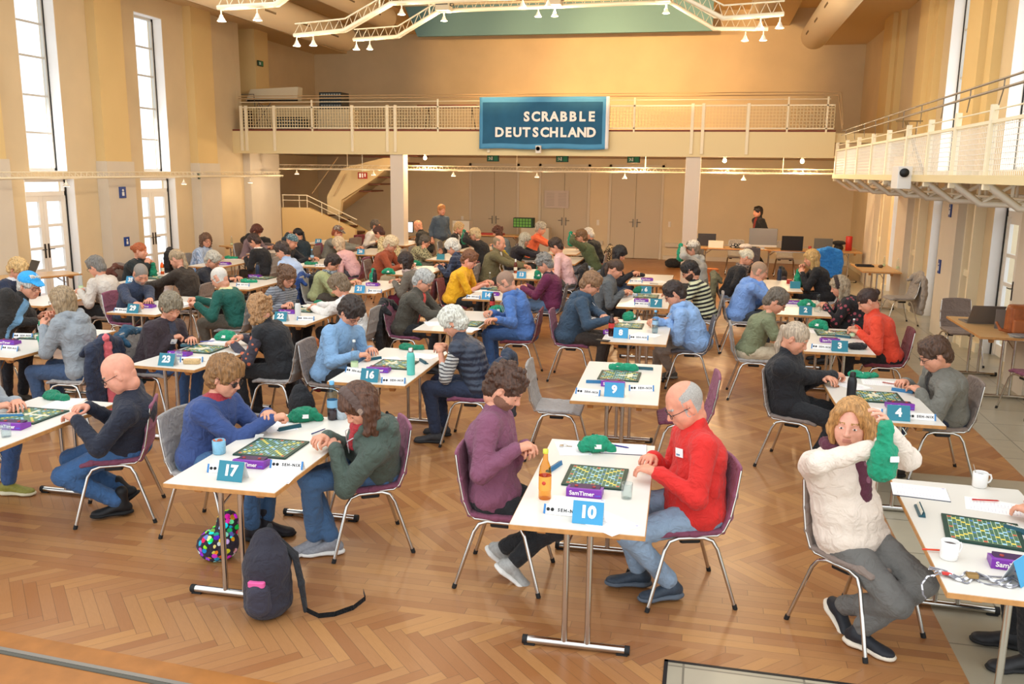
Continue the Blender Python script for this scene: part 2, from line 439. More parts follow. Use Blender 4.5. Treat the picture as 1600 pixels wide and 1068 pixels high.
# ---------------------------------------------------------------- head, hand and shoe masters (shared by all people)
def ico(c, r, n=10):
    c = np.array(c); r = np.array(r if hasattr(r, '__len__') else (r, r, r)); V = []; F = []
    for i in range(n+1):
        a = PI*i/n
        for j in range(2*n):
            b = PI*j/n; V.append(c+r*np.array((math.cos(a), math.sin(a)*math.cos(b), math.sin(a)*math.sin(b))))
    m = 2*n
    for i in range(n):
        for j in range(m): F.append((i*m+j, i*m+(j+1) % m, (i+1)*m+(j+1) % m, (i+1)*m+j))
    return np.array(V), np.array(F)
_HEAD = {}
def head_master(h, fem, eyes_open, old=False):
    key = (h, fem, eyes_open, old)
    if key in _HEAD: return _HEAD[key]
    b = Blob(); jw = .9 if fem else 1
    b.ell((-.012, 0, .032), (.098, .076, .090), k=.02)
    b.ell((.026, 0, -.038), (.064, .058*jw, .070), k=.03)
    b.ell((.060, 0, -.094), (.022, .024*jw, .018), k=.028)
    for s in (-1, 1):
        b.cap((-.012, s*.056*jw, -.035), (.048, s*.024*jw, -.092), .018, .016, .03)
        b.ell((.052, s*.038, -.024), (.026, .024, .022), k=.028)
        b.ell((.030, s*.048*jw, -.055), (.034, .018, .03), k=.03)
    b.cap((.077, -.030, .022), (.077, .030, .022), .012, k=.02)
    for s in (-1, 1): b.ell((.098, s*.032, -.001), (.017, .019, .0125), k=.016, sub=True)
    for s in (-1, 1): b.ell((.0715, s*.031, -.002), (.0145, .0165, .0125), k=.006)
    b.cap((.084, 0, .010), (.106, 0, -.026), .0075, .0105, k=.012)
    b.ell((.107, 0, -.030), (.0105, .011, .009), k=.006)
    for s in (-1, 1): b.ell((.097, s*.0125, -.033), (.010, .007, .007), k=.007)
    b.ell((.078, 0, -.060), (.018, .027, .017), k=.02)
    b.cap((.088, -.018, -.0595), (.0925, 0, -.0570), .0035, .0048, .004); b.cap((.088, .018, -.0595), (.0925, 0, -.0570), .0035, .0048, .004)
    b.cap((.087, -.015, -.067), (.0905, 0, -.0680), .004, .0056, .004); b.cap((.087, .015, -.067), (.0905, 0, -.0680), .004, .0056, .004)
    b.cap((.094, -.019, -.0625), (.100, 0, -.0625), .0016, .002, .002, sub=True); b.cap((.094, .019, -.0625), (.100, 0, -.0625), .0016, .002, .002, sub=True)
    for s in (-1, 1):
        M = rotm(0, s*.35)
        b.ell((-.010, s*.079, -.002), (.019, .008, .032), M, k=.008)
        b.ell((-.004, s*.090, .002), (.011, .008, .020), M, k=.005, sub=True)
        b.ell((-.008, s*.078, -.030), (.010, .006, .010), k=.006)
    b.cap((-.020, 0, -.04), (-.026, 0, -.085), .054 if not fem else .047, .052 if not fem else .046, k=.03)
    V, F = b.mesh(h)
    if old: V = V+vnormals(V, F)*(vn(V, .012, 3)*.0012)[:, None]
    C = V[F].mean(1); M = np.zeros(len(F), np.int32)
    lips = (C[:, 0] > .083) & (np.abs(C[:, 1]) < .021) & (C[:, 2] < -.0540) & (C[:, 2] > -.0730)
    M[lips] = 1
    brow = (C[:, 0] > .05) & (np.abs(C[:, 1]) > .013) & (np.abs(C[:, 1]) < .047) & (np.abs(C[:, 2]-.0265+.12*np.abs(np.abs(C[:, 1])-.03)) < (.0035 if fem else .0048))
    M[brow] = 2
    parts = [(V, F, M)]
    for s in (-1, 1):
        if eyes_open:
            v, f = ico((.0815, s*.031, -.0025), (.0060, .0110, .0052), 8); parts.append((v, f, 3))
            v, f = ico((.0855, s*.031, -.0022), (.0032, .0054, .0052), 6); parts.append((v, f, 4))
        else:
            v, f = ico((.0835, s*.031, -.0095), (.0035, .0135, .0014), 6); parts.append((v, f, 4))
    _HEAD[key] = merge(parts); return _HEAD[key]
_HAND = {}
def hand_master(h, pose):
    """right hand, wrist at 0, fingers to +X, palm down, thumb to +Y"""
    key = (h, pose)
    if key in _HAND: return _HAND[key]
    b = Blob()
    b.cap((-.010, 0, 0), (.01, 0, 0), .020, .022, .01, 1.2)
    b.cap((.02, .014, 0), (.074, .024, .002), .016, .013, .015); b.cap((.02, 0, 0), (.078, .004, .003), .017, .013, .015)
    b.cap((.02, -.012, 0), (.074, -.016, .002), .016, .012, .015); b.cap((.015, -.018, 0), (.066, -.033, -.001), .015, .011, .015)
    curl = {'rest': (22, 30, 22), 'pinch': (48, 52, 30), 'flat': (8, 12, 8), 'grip': (60, 70, 45)}[pose]
    for i, (y, L, x0) in enumerate(((.026, .070, .078), (.006, .078, .082), (-.015, .073, .079), (-.034, .057, .070))):
        p = v3(x0, y, .001); a = 0; r = .0088; sp = (.10, .02, -.06, -.16)[i]
        ex = (0, 6, 12, 18)[i] if pose in ('rest', 'flat') else (0, 3, 14, 20)[i]
        for j, (fr, c) in enumerate(zip((.45, .30, .25), curl)):
            a += R(c+ex*.5); d = v3(math.cos(a)*math.cos(sp), math.sin(sp), -math.sin(a)); q = p+d*L*fr
            b.cap(p, q, r, r*.93, .003); p = q; r *= .93
    t = {'rest': ((.055, .050, -.012), (.084, .052, -.022)), 'flat': ((.05, .055, -.005), (.08, .066, -.008)), 'pinch': ((.060, .046, -.026), (.090, .032, -.042)), 'grip': ((.058, .040, -.034), (.080, .016, -.046))}[pose]
    b.cap((.012, .016, -.003), (.034, .036, -.008), .016, .013, .012); b.cap((.034, .036, -.008), t[0], .012, .0105, .006); b.cap(t[0], t[1], .0105, .0088, .004)
    V, F = b.mesh(h); _HAND[key] = (V, F); return V, F
_SHOE = {}
def shoe_master(h, kind):
    """heel at -X, toe to +X, sole on z=0, ankle above the origin"""
    key = (h, kind)
    if key in _SHOE: return _SHOE[key]
    b = Blob(); up = Blob()
    sole_h = .014 if kind != 'sneaker' else .022
    s = Blob(); s.cap((-.055, 0, sole_h*.55), (.16, .004, sole_h*.55), sole_h*.72, sole_h*.72, .01, None)
    s = Blob(); s.ell((-.035, 0, .012), (.055, .040, .016+sole_h*.2), k=.01); s.cap((-.03, 0, .014), (.12, .003, .012), .014+sole_h*.15, .014+sole_h*.1, .02, 2.6); s.ell((.135, .004, .012), (.062, .050, .014+sole_h*.2), k=.015)
    s.box((.05, 0, -.03), (.3, .1, .03), None, .001, .002, sub=True)
    up.ell((-.03, 0, .045), (.050, .034, .042), k=.02); up.cap((-.01, 0, .062), (.10, .003, .030), .034, .028, .02, 1.15); up.ell((.130, .004, .026), (.058, .043, .026), k=.02)
    up.cap((-.012, 0, .06), (-.014, 0, .105 if kind == 'boot' else .082), .036, .034, .02)
    if kind == 'boot': up.cap((-.014, 0, .09), (-.016, 0, .16), .036, .042, .02)
    up.box((.05, 0, -.03), (.3, .1, .036), None, .001, .002, sub=True)
    V1, F1 = s.mesh(h); V2, F2 = up.mesh(h)
    parts = [(V2, F2, 0), (V1, F1, 1)]
    if kind == 'sneaker' and h < .006:
        for i in range(5):
            x = .015+.017*i; z = .098-.0105*i
            c = Blob(); c.cap((x, -.022, z-.006), (x+.004, 0, z+.001), .003); c.cap((x+.004, 0, z+.001), (x, .022, z-.006), .003)
            v, f = c.mesh(.0025); parts.append((v, f, 1))
    _SHOE[key] = merge(parts); return _SHOE[key]
# ---------------------------------------------------------------- people
def ik(a, t, l1, l2, hint):
    a = np.array(a, float); t = np.array(t, float); d = t-a; L = np.linalg.norm(d)
    if L > (l1+l2)*.985: t = a+d/L*(l1+l2)*.985; d = t-a; L = np.linalg.norm(d)
    u = d/L; x = (l1*l1-l2*l2+L*L)/(2*L); hgt = math.sqrt(max(l1*l1-x*x, 0))
    hv = np.array(hint, float); hv = hv-u*(hv@u); hv /= np.linalg.norm(hv)+1e-9
    return a+u*x+hv*hgt, t
def hair_blob(st, dn, rnd, h):
    b = Blob(); dn = np.array(dn)
    def scalp(g=0, fr=1):
        b.ell((-.014, 0, .036), (.104+g, .083+g, .095+g), k=.01); b.ell((-.050, 0, -.040), (.062+g, .062+g, .066), k=.02)
        b.ell((.112, 0, -.030), (.075, .078, .082 if fr else .1), k=.004, sub=True)
        b.box((.120, 0, -.115), (.125, .2, .09), None, .01, .006, sub=True); b.box((0, 0, -.195), (.3, .3, .08), None, .01, .004, sub=True)
        for s in (-1, 1): b.ell((.005, s*.092, -.012), (.022, .026, .034), k=.004, sub=True)
    def fringe(r=.017):
        b.cap((.070, -.045, .070), (.082, 0, .066), r, r, .02); b.cap((.082, 0, .066), (.066, .050, .066), r, r*.9, .02)
    amp, s_ = .0028, .010
    if st in ('short', 'thick'):
        g = .004 if st == 'short' else .014; scalp(g); b.cap((.045, -.03, .105), (.06, .04, .095), .018+g*.4, .014+g*.4, .02)
        b.cap((-.07, -.03, -.03), (-.07, .03, -.03), .03+g*.5, k=.02); amp = .0045 if st == 'short' else .006
    elif st == 'buzz': return np.zeros((0, 3)), np.zeros((0, 4), int)
    elif st == 'fringe':
        return np.zeros((0, 3)), np.zeros((0, 4), int)
        b.ell((.035, 0, .10), (.105, .066, .075), k=.008, sub=True); b.cap((-.075, -.035, -.025), (-.075, .035, -.025), .024, k=.015)
    elif st == 'curly':
        scalp(.006); amp = .004
        for i in range(95):
            a, z = rnd.uniform(0, 2*PI), rnd.uniform(-.75, 1); r = math.sqrt(max(0, 1-z*z)); p = v3(-.014+.112*r*math.cos(a), .092*r*math.sin(a), .038+.104*z)
            if p[0] > .072 and p[2] < .09 or (p[0] > -.03 and p[2] < .03): continue
            b.ell(p, rnd.uniform(.011, .019), k=.004)
    elif st == 'parted':
        b.ell((-.014, 0, .038), (.110, .090, .100), k=.01); b.ell((.112, 0, .000), (.078, .060, .098), k=.006, sub=True)
        for s in (-1, 1):
            b.chain([v3(.055, s*.018+.012, .112), v3(.074, s*.052, .075), v3(.050, s*.082, .02), v3(.035, s*.086, -.04), v3(.03, s*.074, -.105)], [.016, .015, .016, .020, .013], .012)
            b.chain([v3(-.02, s*.086, .03), v3(-.01, s*.088, -.03), v3(-.005, s*.080, -.10)], [.022, .026, .020], .025); b.chain([v3(-.065, s*.055, 0), v3(-.07, s*.055, -.10)], [.04, .034], .03)
        b.chain([v3(-.085, 0, 0), v3(-.085, 0, -.10)], [.04, .036], .03); amp = .0016
    elif st in ('bob', 'wavy', 'long', 'wild'):
        g = .006; b.ell((-.014, 0, .036), (.106+g, .086+g, .097+g), k=.01)
        b.ell((.118, 0, -.035), (.078, .064, .088), k=.012, sub=True); fringe(.014)
        z1 = {'bob': .10, 'wavy': .13, 'long': .16, 'wild': .12}[st]
        for s in (-1, 1):
            b.chain([v3(-.005, s*.080, .03), v3(.000, s*.084, -.02), v3(-.01, s*.078, 0)+dn*z1], [.024, .024, .020], .025)
            b.chain([v3(-.06, s*.055, .0), v3(-.07, s*.052, 0)+dn*(z1+.01)], [.038, .034], .03)
        b.chain([v3(-.085, 0, .0), v3(-.085, 0, 0)+dn*(z1+.015)], [.04, .036], .03)
        if st == 'long':
            for y in (-.05, 0, .05): b.chain([v3(-.09, y, 0)+dn*.1, v3(-.085, y*1.1, 0)+dn*.30], [.032, .020], .03)
        amp = .004
        if st in ('wavy', 'wild'):
            amp = .009; s_ = .02
            for i in range(60):
                a = rnd.uniform(.9, 2*PI-.9); p = v3(-.02+.10*math.cos(a), .092*math.sin(a), 0)+dn*rnd.uniform(-.07, z1); b.ell(p, rnd.uniform(.012, .022), k=.008)
    elif st in ('ponytail', 'bun', 'longpony'):
        b.ell((-.014, 0, .036), (.104, .082, .094), k=.01); b.ell((.112, 0, -.035), (.077, .075, .088), k=.004, sub=True)
        b.box((.03, 0, -.145), (.2, .2, .085), None, .01, .004, sub=True); amp = .0018
        for s in (-1, 1): b.ell((.005, s*.088, -.012), (.020, .03, .032), k=.008, sub=True)
        if st == 'bun': b.ell((-.118, 0, .035), (.030, .036, .034), k=.012); amp = .003
        else:
            L = .18 if st == 'ponytail' else .34
            b.cap((-.10, 0, .02), (-.125, 0, .02), .022, .018, .015)
            b.chain([v3(-.125, 0, .02), v3(-.145, 0, .0)+dn*L*.4, v3(-.135, 0, 0)+dn*L], [.019, .027, .013], .015)
    sd = rnd.randint(0, 999)
    if st in ('curly', 'wild', 'wavy'): return b.mesh(h, lambda V: amp*(vn(V, s_, sd)+.6*vn(V, .006, sd+1)))
    return b.mesh(h, lambda V: amp*1.5*(.8-1.8*np.abs(vn(V*np.array((.45, 1, .30)), .013, sd))+.5*vn(V*np.array((.4, 1, .25)), .007, sd+1)))
PEOPLE = {}
def person(o, near=1):
    """o: dict. Local frame: sitting at the origin, facing +X. Returns the root (the body mesh)"""
    rnd = random.Random(o['id']); fem = o.get('fem', 0); S = o.get('s', 1.05); g = o.get('g', 1.0)
    h = (.0055, .0085, .013)[near]; hc = (.009, .012, .016)[near]; hh = (.0038, .0055, .009)[near]
    stand = o.get('stand', 0)
    hz = o['hz']; hp = R(o.get('hp', 34)); hy = R(o.get('hyaw', 0))
    hipz = .535 if not stand else .93
    if stand:
        Hd = v3(.05, 0, hz); N = Hd+v3(-.05, 0, -.165)*S; lean = .0
    else:
        nz = hz-.150*S; tl = .525*S; dz = nz-hipz; lean = math.sqrt(max(tl*tl-dz*dz, .0025)); lean = max(.06, min(lean, .20))+o.get('lean', 0)
        N = v3(lean, 0, nz); Hd = v3(lean+.066*S*(1 if hp > .2 else .6), 0, hz)
    # world position: the head is where the photo has it
    th = o['face']; Rw = np.array([[math.cos(th), -math.sin(th)], [math.sin(th), math.cos(th)]])
    sgn = 1 if o['side'] == 'L' else -1
    if o.get('seat'):
        org = np.array(o['seat'])-Rw@np.array((.08, 0)); q = Rw.T@(np.array(o['head'])-org); Hd = v3(q[0], q[1], hz)
        N = v3(q[0]-.066*S, q[1]*.85, nz)
    else:
        if o.get('edgex') is not None and not stand:
            e_ = Hd[0]+(o['edgex']-o['head'][0])*sgn
            if e_ < .27: Hd[0] += .27-e_; N[0] += .27-e_
        org = np.array(o['head'][:2])-Rw@Hd[:2]
    lean = N[0]
    o['org'] = org
    up = (N-v3(0, 0, hipz)); up /= np.linalg.norm(up)
    fwd = v3(1, 0, 0)-up*up[0]; fwd /= np.linalg.norm(fwd); lat = np.cross(up, fwd)
    TL_ = np.linalg.norm(N-v3(0, 0, hipz))
    P = v3(0, 0, hipz); W = P+up*.33*TL_-fwd*.012; C = P+up*.69*TL_-fwd*.025
    sw = (.165 if fem else .185)*S*(.5+.5*g)
    ty = R(o.get('twist', 0)); sx, cx = math.sin(ty), math.cos(ty)
    Sh = {s: N-up*.055*S+(lat*cx-fwd*sx)*s*sw+fwd*.01 for s in (-1, 1)}
    # ---- arms
    if o.get('edgex') is not None:
        o['edge'] = min(.72, max(.16, (o['edgex']-org[0])*sgn))
    def loc_(q): d2 = Rw.T@(np.array(q[:2])-org); return v3(d2[0], d2[1], q[2])
    for s_, q in o.get('hw', {}).items(): o.setdefault('hands', {})[s_] = loc_(q)
    for s_, q in o.get('fw', {}).items(): o.setdefault('feet', {})[s_] = loc_(q)
    edge = o.get('edge', .42); arms = o.get('arms', 'table'); tz = .735
    tg = {-1: v3(edge+.05, -.10, tz+.045), 1: v3(edge+.08, .10, tz+.045)}
    pose = {-1: 'pinch', 1: 'rest'}; hint = {s: v3(-.4, s*.5, -1) for s in (-1, 1)}; hup = {-1: v3(0, 0, 1), 1: v3(0, 0, 1)}
    if arms == 'reach': tg[-1] = v3(edge+.22, -.02, tz+.05); tg[1] = v3(edge+.16, .12, tz+.045)
    if arms == 'bag': tg[1] = Hd+v3(.20, .13, .06); tg[-1] = Hd+v3(.24, .02, -.10); pose = {-1: 'grip', 1: 'grip'}; hint = {1: v3(.1, 1, -.2), -1: v3(.2, -1, .2)}
    if arms == 'bagchest': tg[1] = v3(lean+.26, .06, hz-.26); tg[-1] = v3(lean+.26, -.05, hz-.20); pose = {-1: 'grip', 1: 'grip'}
    if arms == 'chin': tg[-1] = Hd+v3(.065, -.05, -.13); pose[-1] = 'grip'; hint[-1] = v3(.6, -.2, -1)
    if arms == 'face': tg[-1] = Hd+v3(.10, -.02, -.08); pose[-1] = 'grip'; hint[-1] = v3(.6, -.2, -1)
    if arms == 'lap': tg[-1] = v3(.27, -.10, .66); tg[1] = v3(.27, .10, .66)
    if arms == 'clasp': tg[-1] = v3(edge+.04, -.03, tz+.07); tg[1] = v3(edge+.06, .04, tz+.075); pose = {-1: 'grip', 1: 'pinch'}
    if arms == 'down': tg[-1] = v3(.04, -.27, hipz-.12); tg[1] = v3(.06, .27, hipz-.12); hint = {s: v3(-1, s*.1, 0) for s in (-1, 1)}
    for s, q in o.get('hands', {}).items(): tg[s] = np.array(q, float)
    pose.update(o.get('pose', {})); hint.update({s: np.array(q, float) for s, q in o.get('hint', {}).items()})
    A = {}
    for s in (-1, 1):
        dirh = (tg[s]-Sh[s]); dirh /= np.linalg.norm(dirh)
        wr = tg[s]-dirh*.06; el, wr = ik(Sh[s], wr, .285*S, .255*S, hint[s]); A[s] = (Sh[s], el, wr)
    # ---- legs
    lg = o.get('legs', 'flat'); K = {}
    for s in (-1, 1):
        hip = v3(0, s*.092*S, hipz)
        if stand:
            st = o.get('stride', 0)*s; an = v3(st*.28-.02, s*.09, .085+max(0, -st)*.06)
        else:
            an = {'flat': v3(.40, s*.12, .085), 'tuck': v3(.06, s*.09, .14), 'out': v3(.58, s*.13, .085), 'mix': v3(.44 if s > 0 else .18, s*.11, .085 if s > 0 else .12),
                  'cross': v3(.30+.10*s, -s*.05, .085+(.05 if s > 0 else 0)), 'half': v3(.27, s*.13, .085)}[lg]
        an = np.array(o.get('feet', {}).get(s, an), float)
        kn, an = ik(hip, an, .44*S, .425*S, v3(1, s*.12, .25) if not stand else v3(1, 0, 0))
        K[s] = (hip, kn, an)
    mats = [skinmat(o.get('skin', '#d8997c')), mat('lips', '#c07c6c', .45), hairmat(o.get('hair', ['buzz', '#6b5038'])[1]), mat('eye_white', '#e8e4de', .2), mat('iris', '#3a2a20', .2), mat('stubble_'+o.get('hair', ['', '#6b5038'])[1], o.get('hair', ['', '#6b5038'])[1], .7, var=.2, scale=150, bump=.3, bscale=400)]
    if o.get('beard'): mats.append(mat('beard_'+o['beard'], o['beard'], .8, var=.25, scale=200, bump=.4, bscale=400))
    RH = rotm(hp, hy, R(o.get('hroll', 0))); HS = 1.10*S*(.95 if fem else 1)
    def HT(V): return (V*HS)@RH.T+Hd
    parts = []
    HV, HF, HM = head_master(hh, fem, o.get('open', 0), False); hk = o.get('hair', ['', ''])[0]
    if hk in ('buzz', 'fringe'):
        Cq = HV[HF].mean(1); e_ = ((Cq-v3(.108, 0, -.03))/v3(.075, .080, .088)); sel = ((e_**2).sum(1) > 1) & (Cq[:, 2] > -.052) & (HM == 0) & ~((np.abs(Cq[:, 1]) > .070) & (np.abs(Cq[:, 0]+.006) < .026) & (np.abs(Cq[:, 2]) < .04)) & (Cq[:, 0]-.6*Cq[:, 2] < .045)
        if hk == 'fringe': sel &= (Cq[:, 0] < .022) & (Cq[:, 2] > -.045-.5*Cq[:, 0]*0); sel &= (((Cq-v3(.025, 0, .10))/v3(.105, .070, .070))**2).sum(1) > 1
        HM = HM.copy(); HM[sel] = 5
    if o.get('beard'):
        Cq = HV[HF].mean(1); sel = (HM == 0) & (Cq[:, 2] < -.030-.25*np.maximum(0, Cq[:, 0]-.03)) & (Cq[:, 0] > -.012) & (Cq[:, 2] > -.125) & ~((Cq[:, 2] > -.05) & (Cq[:, 0] > .092)) & (Cq[:, 0] > -.1-Cq[:, 2]*0-.0) & (Cq[:, 0] > .0+(-.085-Cq[:, 2])*1.2)
        HM = HM.copy(); HM[sel] = 6
    parts.append((HT(HV), HF, HM))
    # ---- body: neck, trunk, arms, legs in one surface
    b = Blob(); nk = Hd+RH@(v3(-.046, 0, -.025)*HS); nr = (.046 if fem else .053)*S
    b.cap(nk, N+v3(0, 0, -.01), nr, nr, .03); b.cap(Sh[-1]+v3(0, .02, .01), Sh[1]+v3(0, -.02, .01), .040, k=.04)
    b.chain([N-up*.03, C, W, P], [.075, .105*g, .10*g, .11*g], .04, 1.3); bare = o.get('sleeve', 'long')
    for s in (-1, 1):
        sh, el, wr = A[s]
        cv = .8 if bare == 'long' else 1; b.chain([sh, el, wr], [.043*S*cv, .036*S*cv, .0235*S], .015, 1.0)
        if cv == 1: b.cap(sh+(el-sh)*.2, sh+(el-sh)*.6, .046*S*g**.5, .040*S, .02); b.cap(el+(wr-el)*.05, el+(wr-el)*.45, .038*S, .033*S, .02)
        hip, kn, an = K[s]; b.chain([hip, kn, an], [.07*S, .048*S, .032*S], .02)
    V, F = b.mesh(h*1.6 if bare == 'long' else h*1.1); parts.append((V, F, 0))
    for s in (-1, 1):
        sh, el, wr = A[s]; hv, hf = hand_master(hh*.9, pose[s]); d = wr-el; d = d/np.linalg.norm(d)
        if arms in ('table', 'reach', 'clasp') or o.get('flat'): d = d*np.array((1, 1, .25)); d[1] -= s*.28
        if s in o.get('hdir', {}): d = np.array(o['hdir'][s], float)
        d = d/np.linalg.norm(d); uu = np.array(o.get('hup', {}).get(s, hup[s]), float)
        if arms in ('bag', 'bagchest', 'chin', 'face') and 'hup' not in o: uu = v3(.5, s, .3)
        if abs(uu@d) > .93: uu = v3(-1, 0, .2)
        B = basis(d, uu); vv = hv*1.06*S
        if s > 0: vv = vv*np.array((1, -1, 1)); hf = hf[:, ::-1]
        parts.append((vv@B.T+wr, hf, 0))
    V, F, M = merge(parts)
    root = put('person', mesh_from('body', V, F, mats, M)); root.location = (org[0], org[1], 0); root.rotation_euler = (0, 0, th)
    tag(root, o['label'], 'person', 'players at the game tables' if not o.get('nogroup') else None)
    sd = rnd.randint(0, 9999)
    def folds(amp, sc_=.06):
        def f(V):
            a = vn(V*np.array((1, 1, .8)), sc_, sd); b_ = vn(V, sc_*.45, sd+5)
            return np.maximum(amp*((1-2.2*np.abs(a))*.7+.45*b_), -.3*amp)
        return f
    # ---- top
    tp = o.get('top', 'sweater'); tc = cloth(o.get('col', '#445566'), o.get('pat'), o.get('col2', '#ffffff')); loose = {'tee': .006, 'shirt': .010, 'sweater': .014, 'hoodie': .018, 'jacket': .020, 'cardigan': .014, 'vest': .012}[tp]
    b = Blob(); L = loose
    b.chain([P+v3(.005, 0, .0), W, C, N-up*.07*S], [(.125+L)*g, (.115+L)*g, (.125+L)*(.7+.3*g), .085+L], .05, 1.32)
    b.ell(P+v3(.01, 0, .02), ((.150+L)*g, (.185+L)*g, .10), k=.05)
    if g > 1.08: b.ell(W+fwd*.05*g+v3(0, 0, -.02), (.13*g, .15*g, .13), k=.05)
    b.cap(Sh[-1]+v3(0, .02, 0), Sh[1]+v3(0, -.02, 0), .058*S+L*.5, k=.06)
    b.cap(N-up*.05, N+up*.0, nr+.026, nr+.014, k=.035)
    if fem:
        for s in (-1, 1): b.ell(C+fwd*.085+v3(0, s*.068, -.01), (.070, .072, .072), k=.05)
    for s in (-1, 1):
        sh, el, wr = A[s]; r0, r1, r2 = .058*S+L*.7, .046*S+L*.8, .034*S+L*.45
        if tp == 'vest': b.cap(sh, sh+(el-sh)*.10, r0, r0*.96, .03)
        elif bare == 'short': b.cap(sh, sh+(el-sh)*.55, r0*1.02, .056*S+L, .03)
        elif bare == 'half': b.cap(sh, el, r0, r1*1.05, .03)
        else:
            b.cap(sh, el, r0, r1, .035); fr = .62 if bare == 'threeq' else .97
            b.cap(el, el+(wr-el)*fr, r1, r2 if bare == 'long' else r1*.9, .02)
            if bare == 'long' and tp in ('sweater', 'hoodie', 'jacket'):
                q = el+(wr-el)*.86; b.cap(q, el+(wr-el)*.93, r2+.005, r2+.002, .008)
    col_ = o.get('collar', {'hoodie': 'hood', 'jacket': 'stand', 'shirt': 'stand', 'vest': 'stand'}.get(tp, 'crew')); nkd = (nk-N); nkd /= np.linalg.norm(nkd)
    if col_ == 'hood':
        for s in (-1, 1): b.chain([N+v3(.095, s*.03, -.06), N+v3(.055, s*.085, .012), N+v3(-.045, s*.095, .035), N+v3(-.12, 0, .012)], [.018, .030, .042, .048], .010)
        b.ell(N+v3(-.120, 0, -.002)-up*.02, (.066, .112, .062), rotm(R(-35)), k=.010)
    elif col_ in ('stand', 'turtle'):
        hgt = .045 if col_ == 'stand' else .06; b.cap(N-nkd*.01, N+nkd*hgt, nr+.020, nr+.014, .012)
    else: b.cap(N-nkd*.02, N+nkd*.014, nr+.016, nr+.010, .01)
    V, F = b.mesh(hc, folds(.0065, .055))
    tmats = [tc]; FM = None; TV = V
    if o.get('colY'):
        tmats.append(cloth(o['colY'])); Cc = V[F].mean(1); rel = (Cc-N)@nkd; rad = np.linalg.norm((Cc-N)-rel[:, None]*nkd, axis=1)
        FM = ((rel > .0) & (rad < nr+.05)).astype(np.int32)
    if col_ == 'hood' and near < 2:
        for s in (-1, 1):
            m = MB(); a0 = N+fwd*.10+lat*s*.045-up*.02
            rl = TV-a0; nv = (np.abs(rl@lat) < .03) & (np.abs(rl@up+.06) < .09) & (rl@fwd > -.05); fx = min((rl[nv]@fwd).max(), .055) if nv.any() else .03
            m.tube([a0+fwd*.0, a0+fwd*(fx+.004)-up*.03, a0+fwd*(fx+.008)-up*.15], .0035, 6); put('drawstring', m.mesh('drawstring', cloth('#dcdcdc')), root)
    if o.get('inner'):
        Cc = V[F].mean(1); rl = Cc-N; hz_ = -(rl@up); lt = np.abs(rl@lat); fr_ = rl@fwd
        sel = (hz_ > -.03) & (hz_ < TL_*.72) & (fr_ > .02) & (lt < np.interp(hz_, [-.03, .05, .2, TL_*.72], [.045, .055, .045, .012]))
        if sel.sum() > 6:
            put('shirt', mesh_from('shirt', V+vnormals(V, F)*.0015, F[sel], [cloth(o['inner'])]), root); F = F[~sel]; FM = FM[~sel] if FM is not None else None
    put({'tee': 't_shirt', 'hoodie': 'hooded_sweatshirt'}.get(tp, tp), mesh_from('top', V, F, tmats, FM), root)
    if tp == 'vest' or o.get('undersleeve'):
        us = o.get('undersleeve', ['#d0d0d0', None, '#ffffff'])
        for s in (-1, 1):
            b = Blob(); sh, el, wr = A[s]; b.cap(sh, el, .058*S, .052*S, .03); b.cap(el, el+(wr-el)*us[3] if len(us) > 3 else el+(wr-el)*.95, .05*S, .040*S, .02)
            V, F = b.mesh(hc, folds(.005)); put('sleeve', mesh_from('sleeve', V, F, [cloth(us[0], us[1], us[2])]), root)
    if o.get('scarf'):
        b = Blob(); c = o['scarf']
        for i in range(10):
            a0, a1 = 2*PI*i/10, 2*PI*(i+1)/10
            b.cap(N+v3(.085*math.cos(a0)+.01, .085*math.sin(a0), .012+.012*math.sin(2*a0)), N+v3(.085*math.cos(a1)+.01, .085*math.sin(a1), .012+.012*math.sin(2*a1)), .027, k=.02)
        ln = c[3] if len(c) > 3 else .18
        b.chain([N+v3(.095, .02, 0), C+fwd*(.155 if fem else .13)+v3(0, .01, 0), C-up*ln+fwd*.15+v3(.0, -.01, 0)], [.028, .032, .036], .02, 1.3)
        V, F = b.mesh(hc*.9, folds(.006, .025)); put('scarf', mesh_from('scarf', V, F, [cloth(c[0], c[1], c[2])]), root)
    # ---- trousers and shoes
    b = Blob()
    b.ell(P+v3(-.015, 0, -.02), (.150*g, .180*g, .100), k=.04)
    for s in (-1, 1):
        hip, kn, an = K[s]; fl = o.get('flare', .0); b.cap(hip, kn, .088*S*g**.4, .066*S, .04); b.cap(kn, an+(kn-an)*.10, .066*S, .052*S+fl, .02)
    V, F = b.mesh(hc, folds(.006, .05)); put('trousers', mesh_from('trousers', V, F, [cloth(*o['trou']) if isinstance(o.get('trou'), (list, tuple)) else cloth(o.get('trou', '#23252a'))]), root)
    sk, sc1, sc2 = o.get('shoe', ['shoe', '#2a2a2c', '#1c1c1c'])
    SV, SF, SM = shoe_master(.0045 if near == 0 else .009, sk)
    for s in (-1, 1):
        hip, kn, an = K[s]; toe = o.get('toe', {}).get(s)
        dn = an-kn; dn /= np.linalg.norm(dn); pit = 0
        if an[2] > .10 and not stand: pit = R(38)
        if stand and an[2] > .1: pit = R(30)
        B = rotm(pit, -0*s+s*R(8)) if toe is None else rotm(R(toe[0]), R(toe[1]))
        off = B@v3(-.012, 0, .085); put('shoe', mesh_from('shoe', SV*1.06@B.T+(an-off), SF, [mat('shoe_'+sc1, sc1, .6, var=.15, scale=60), mat('sole_'+sc2, sc2, .7)], SM), root)
    # ---- hair, hat, glasses, beard, badge
    dn = RH.T@v3(0, 0, -1)
    hs = o.get('hair', ['short', '#5b4030']); hv_ = (.0035, .0055, .009)[near]
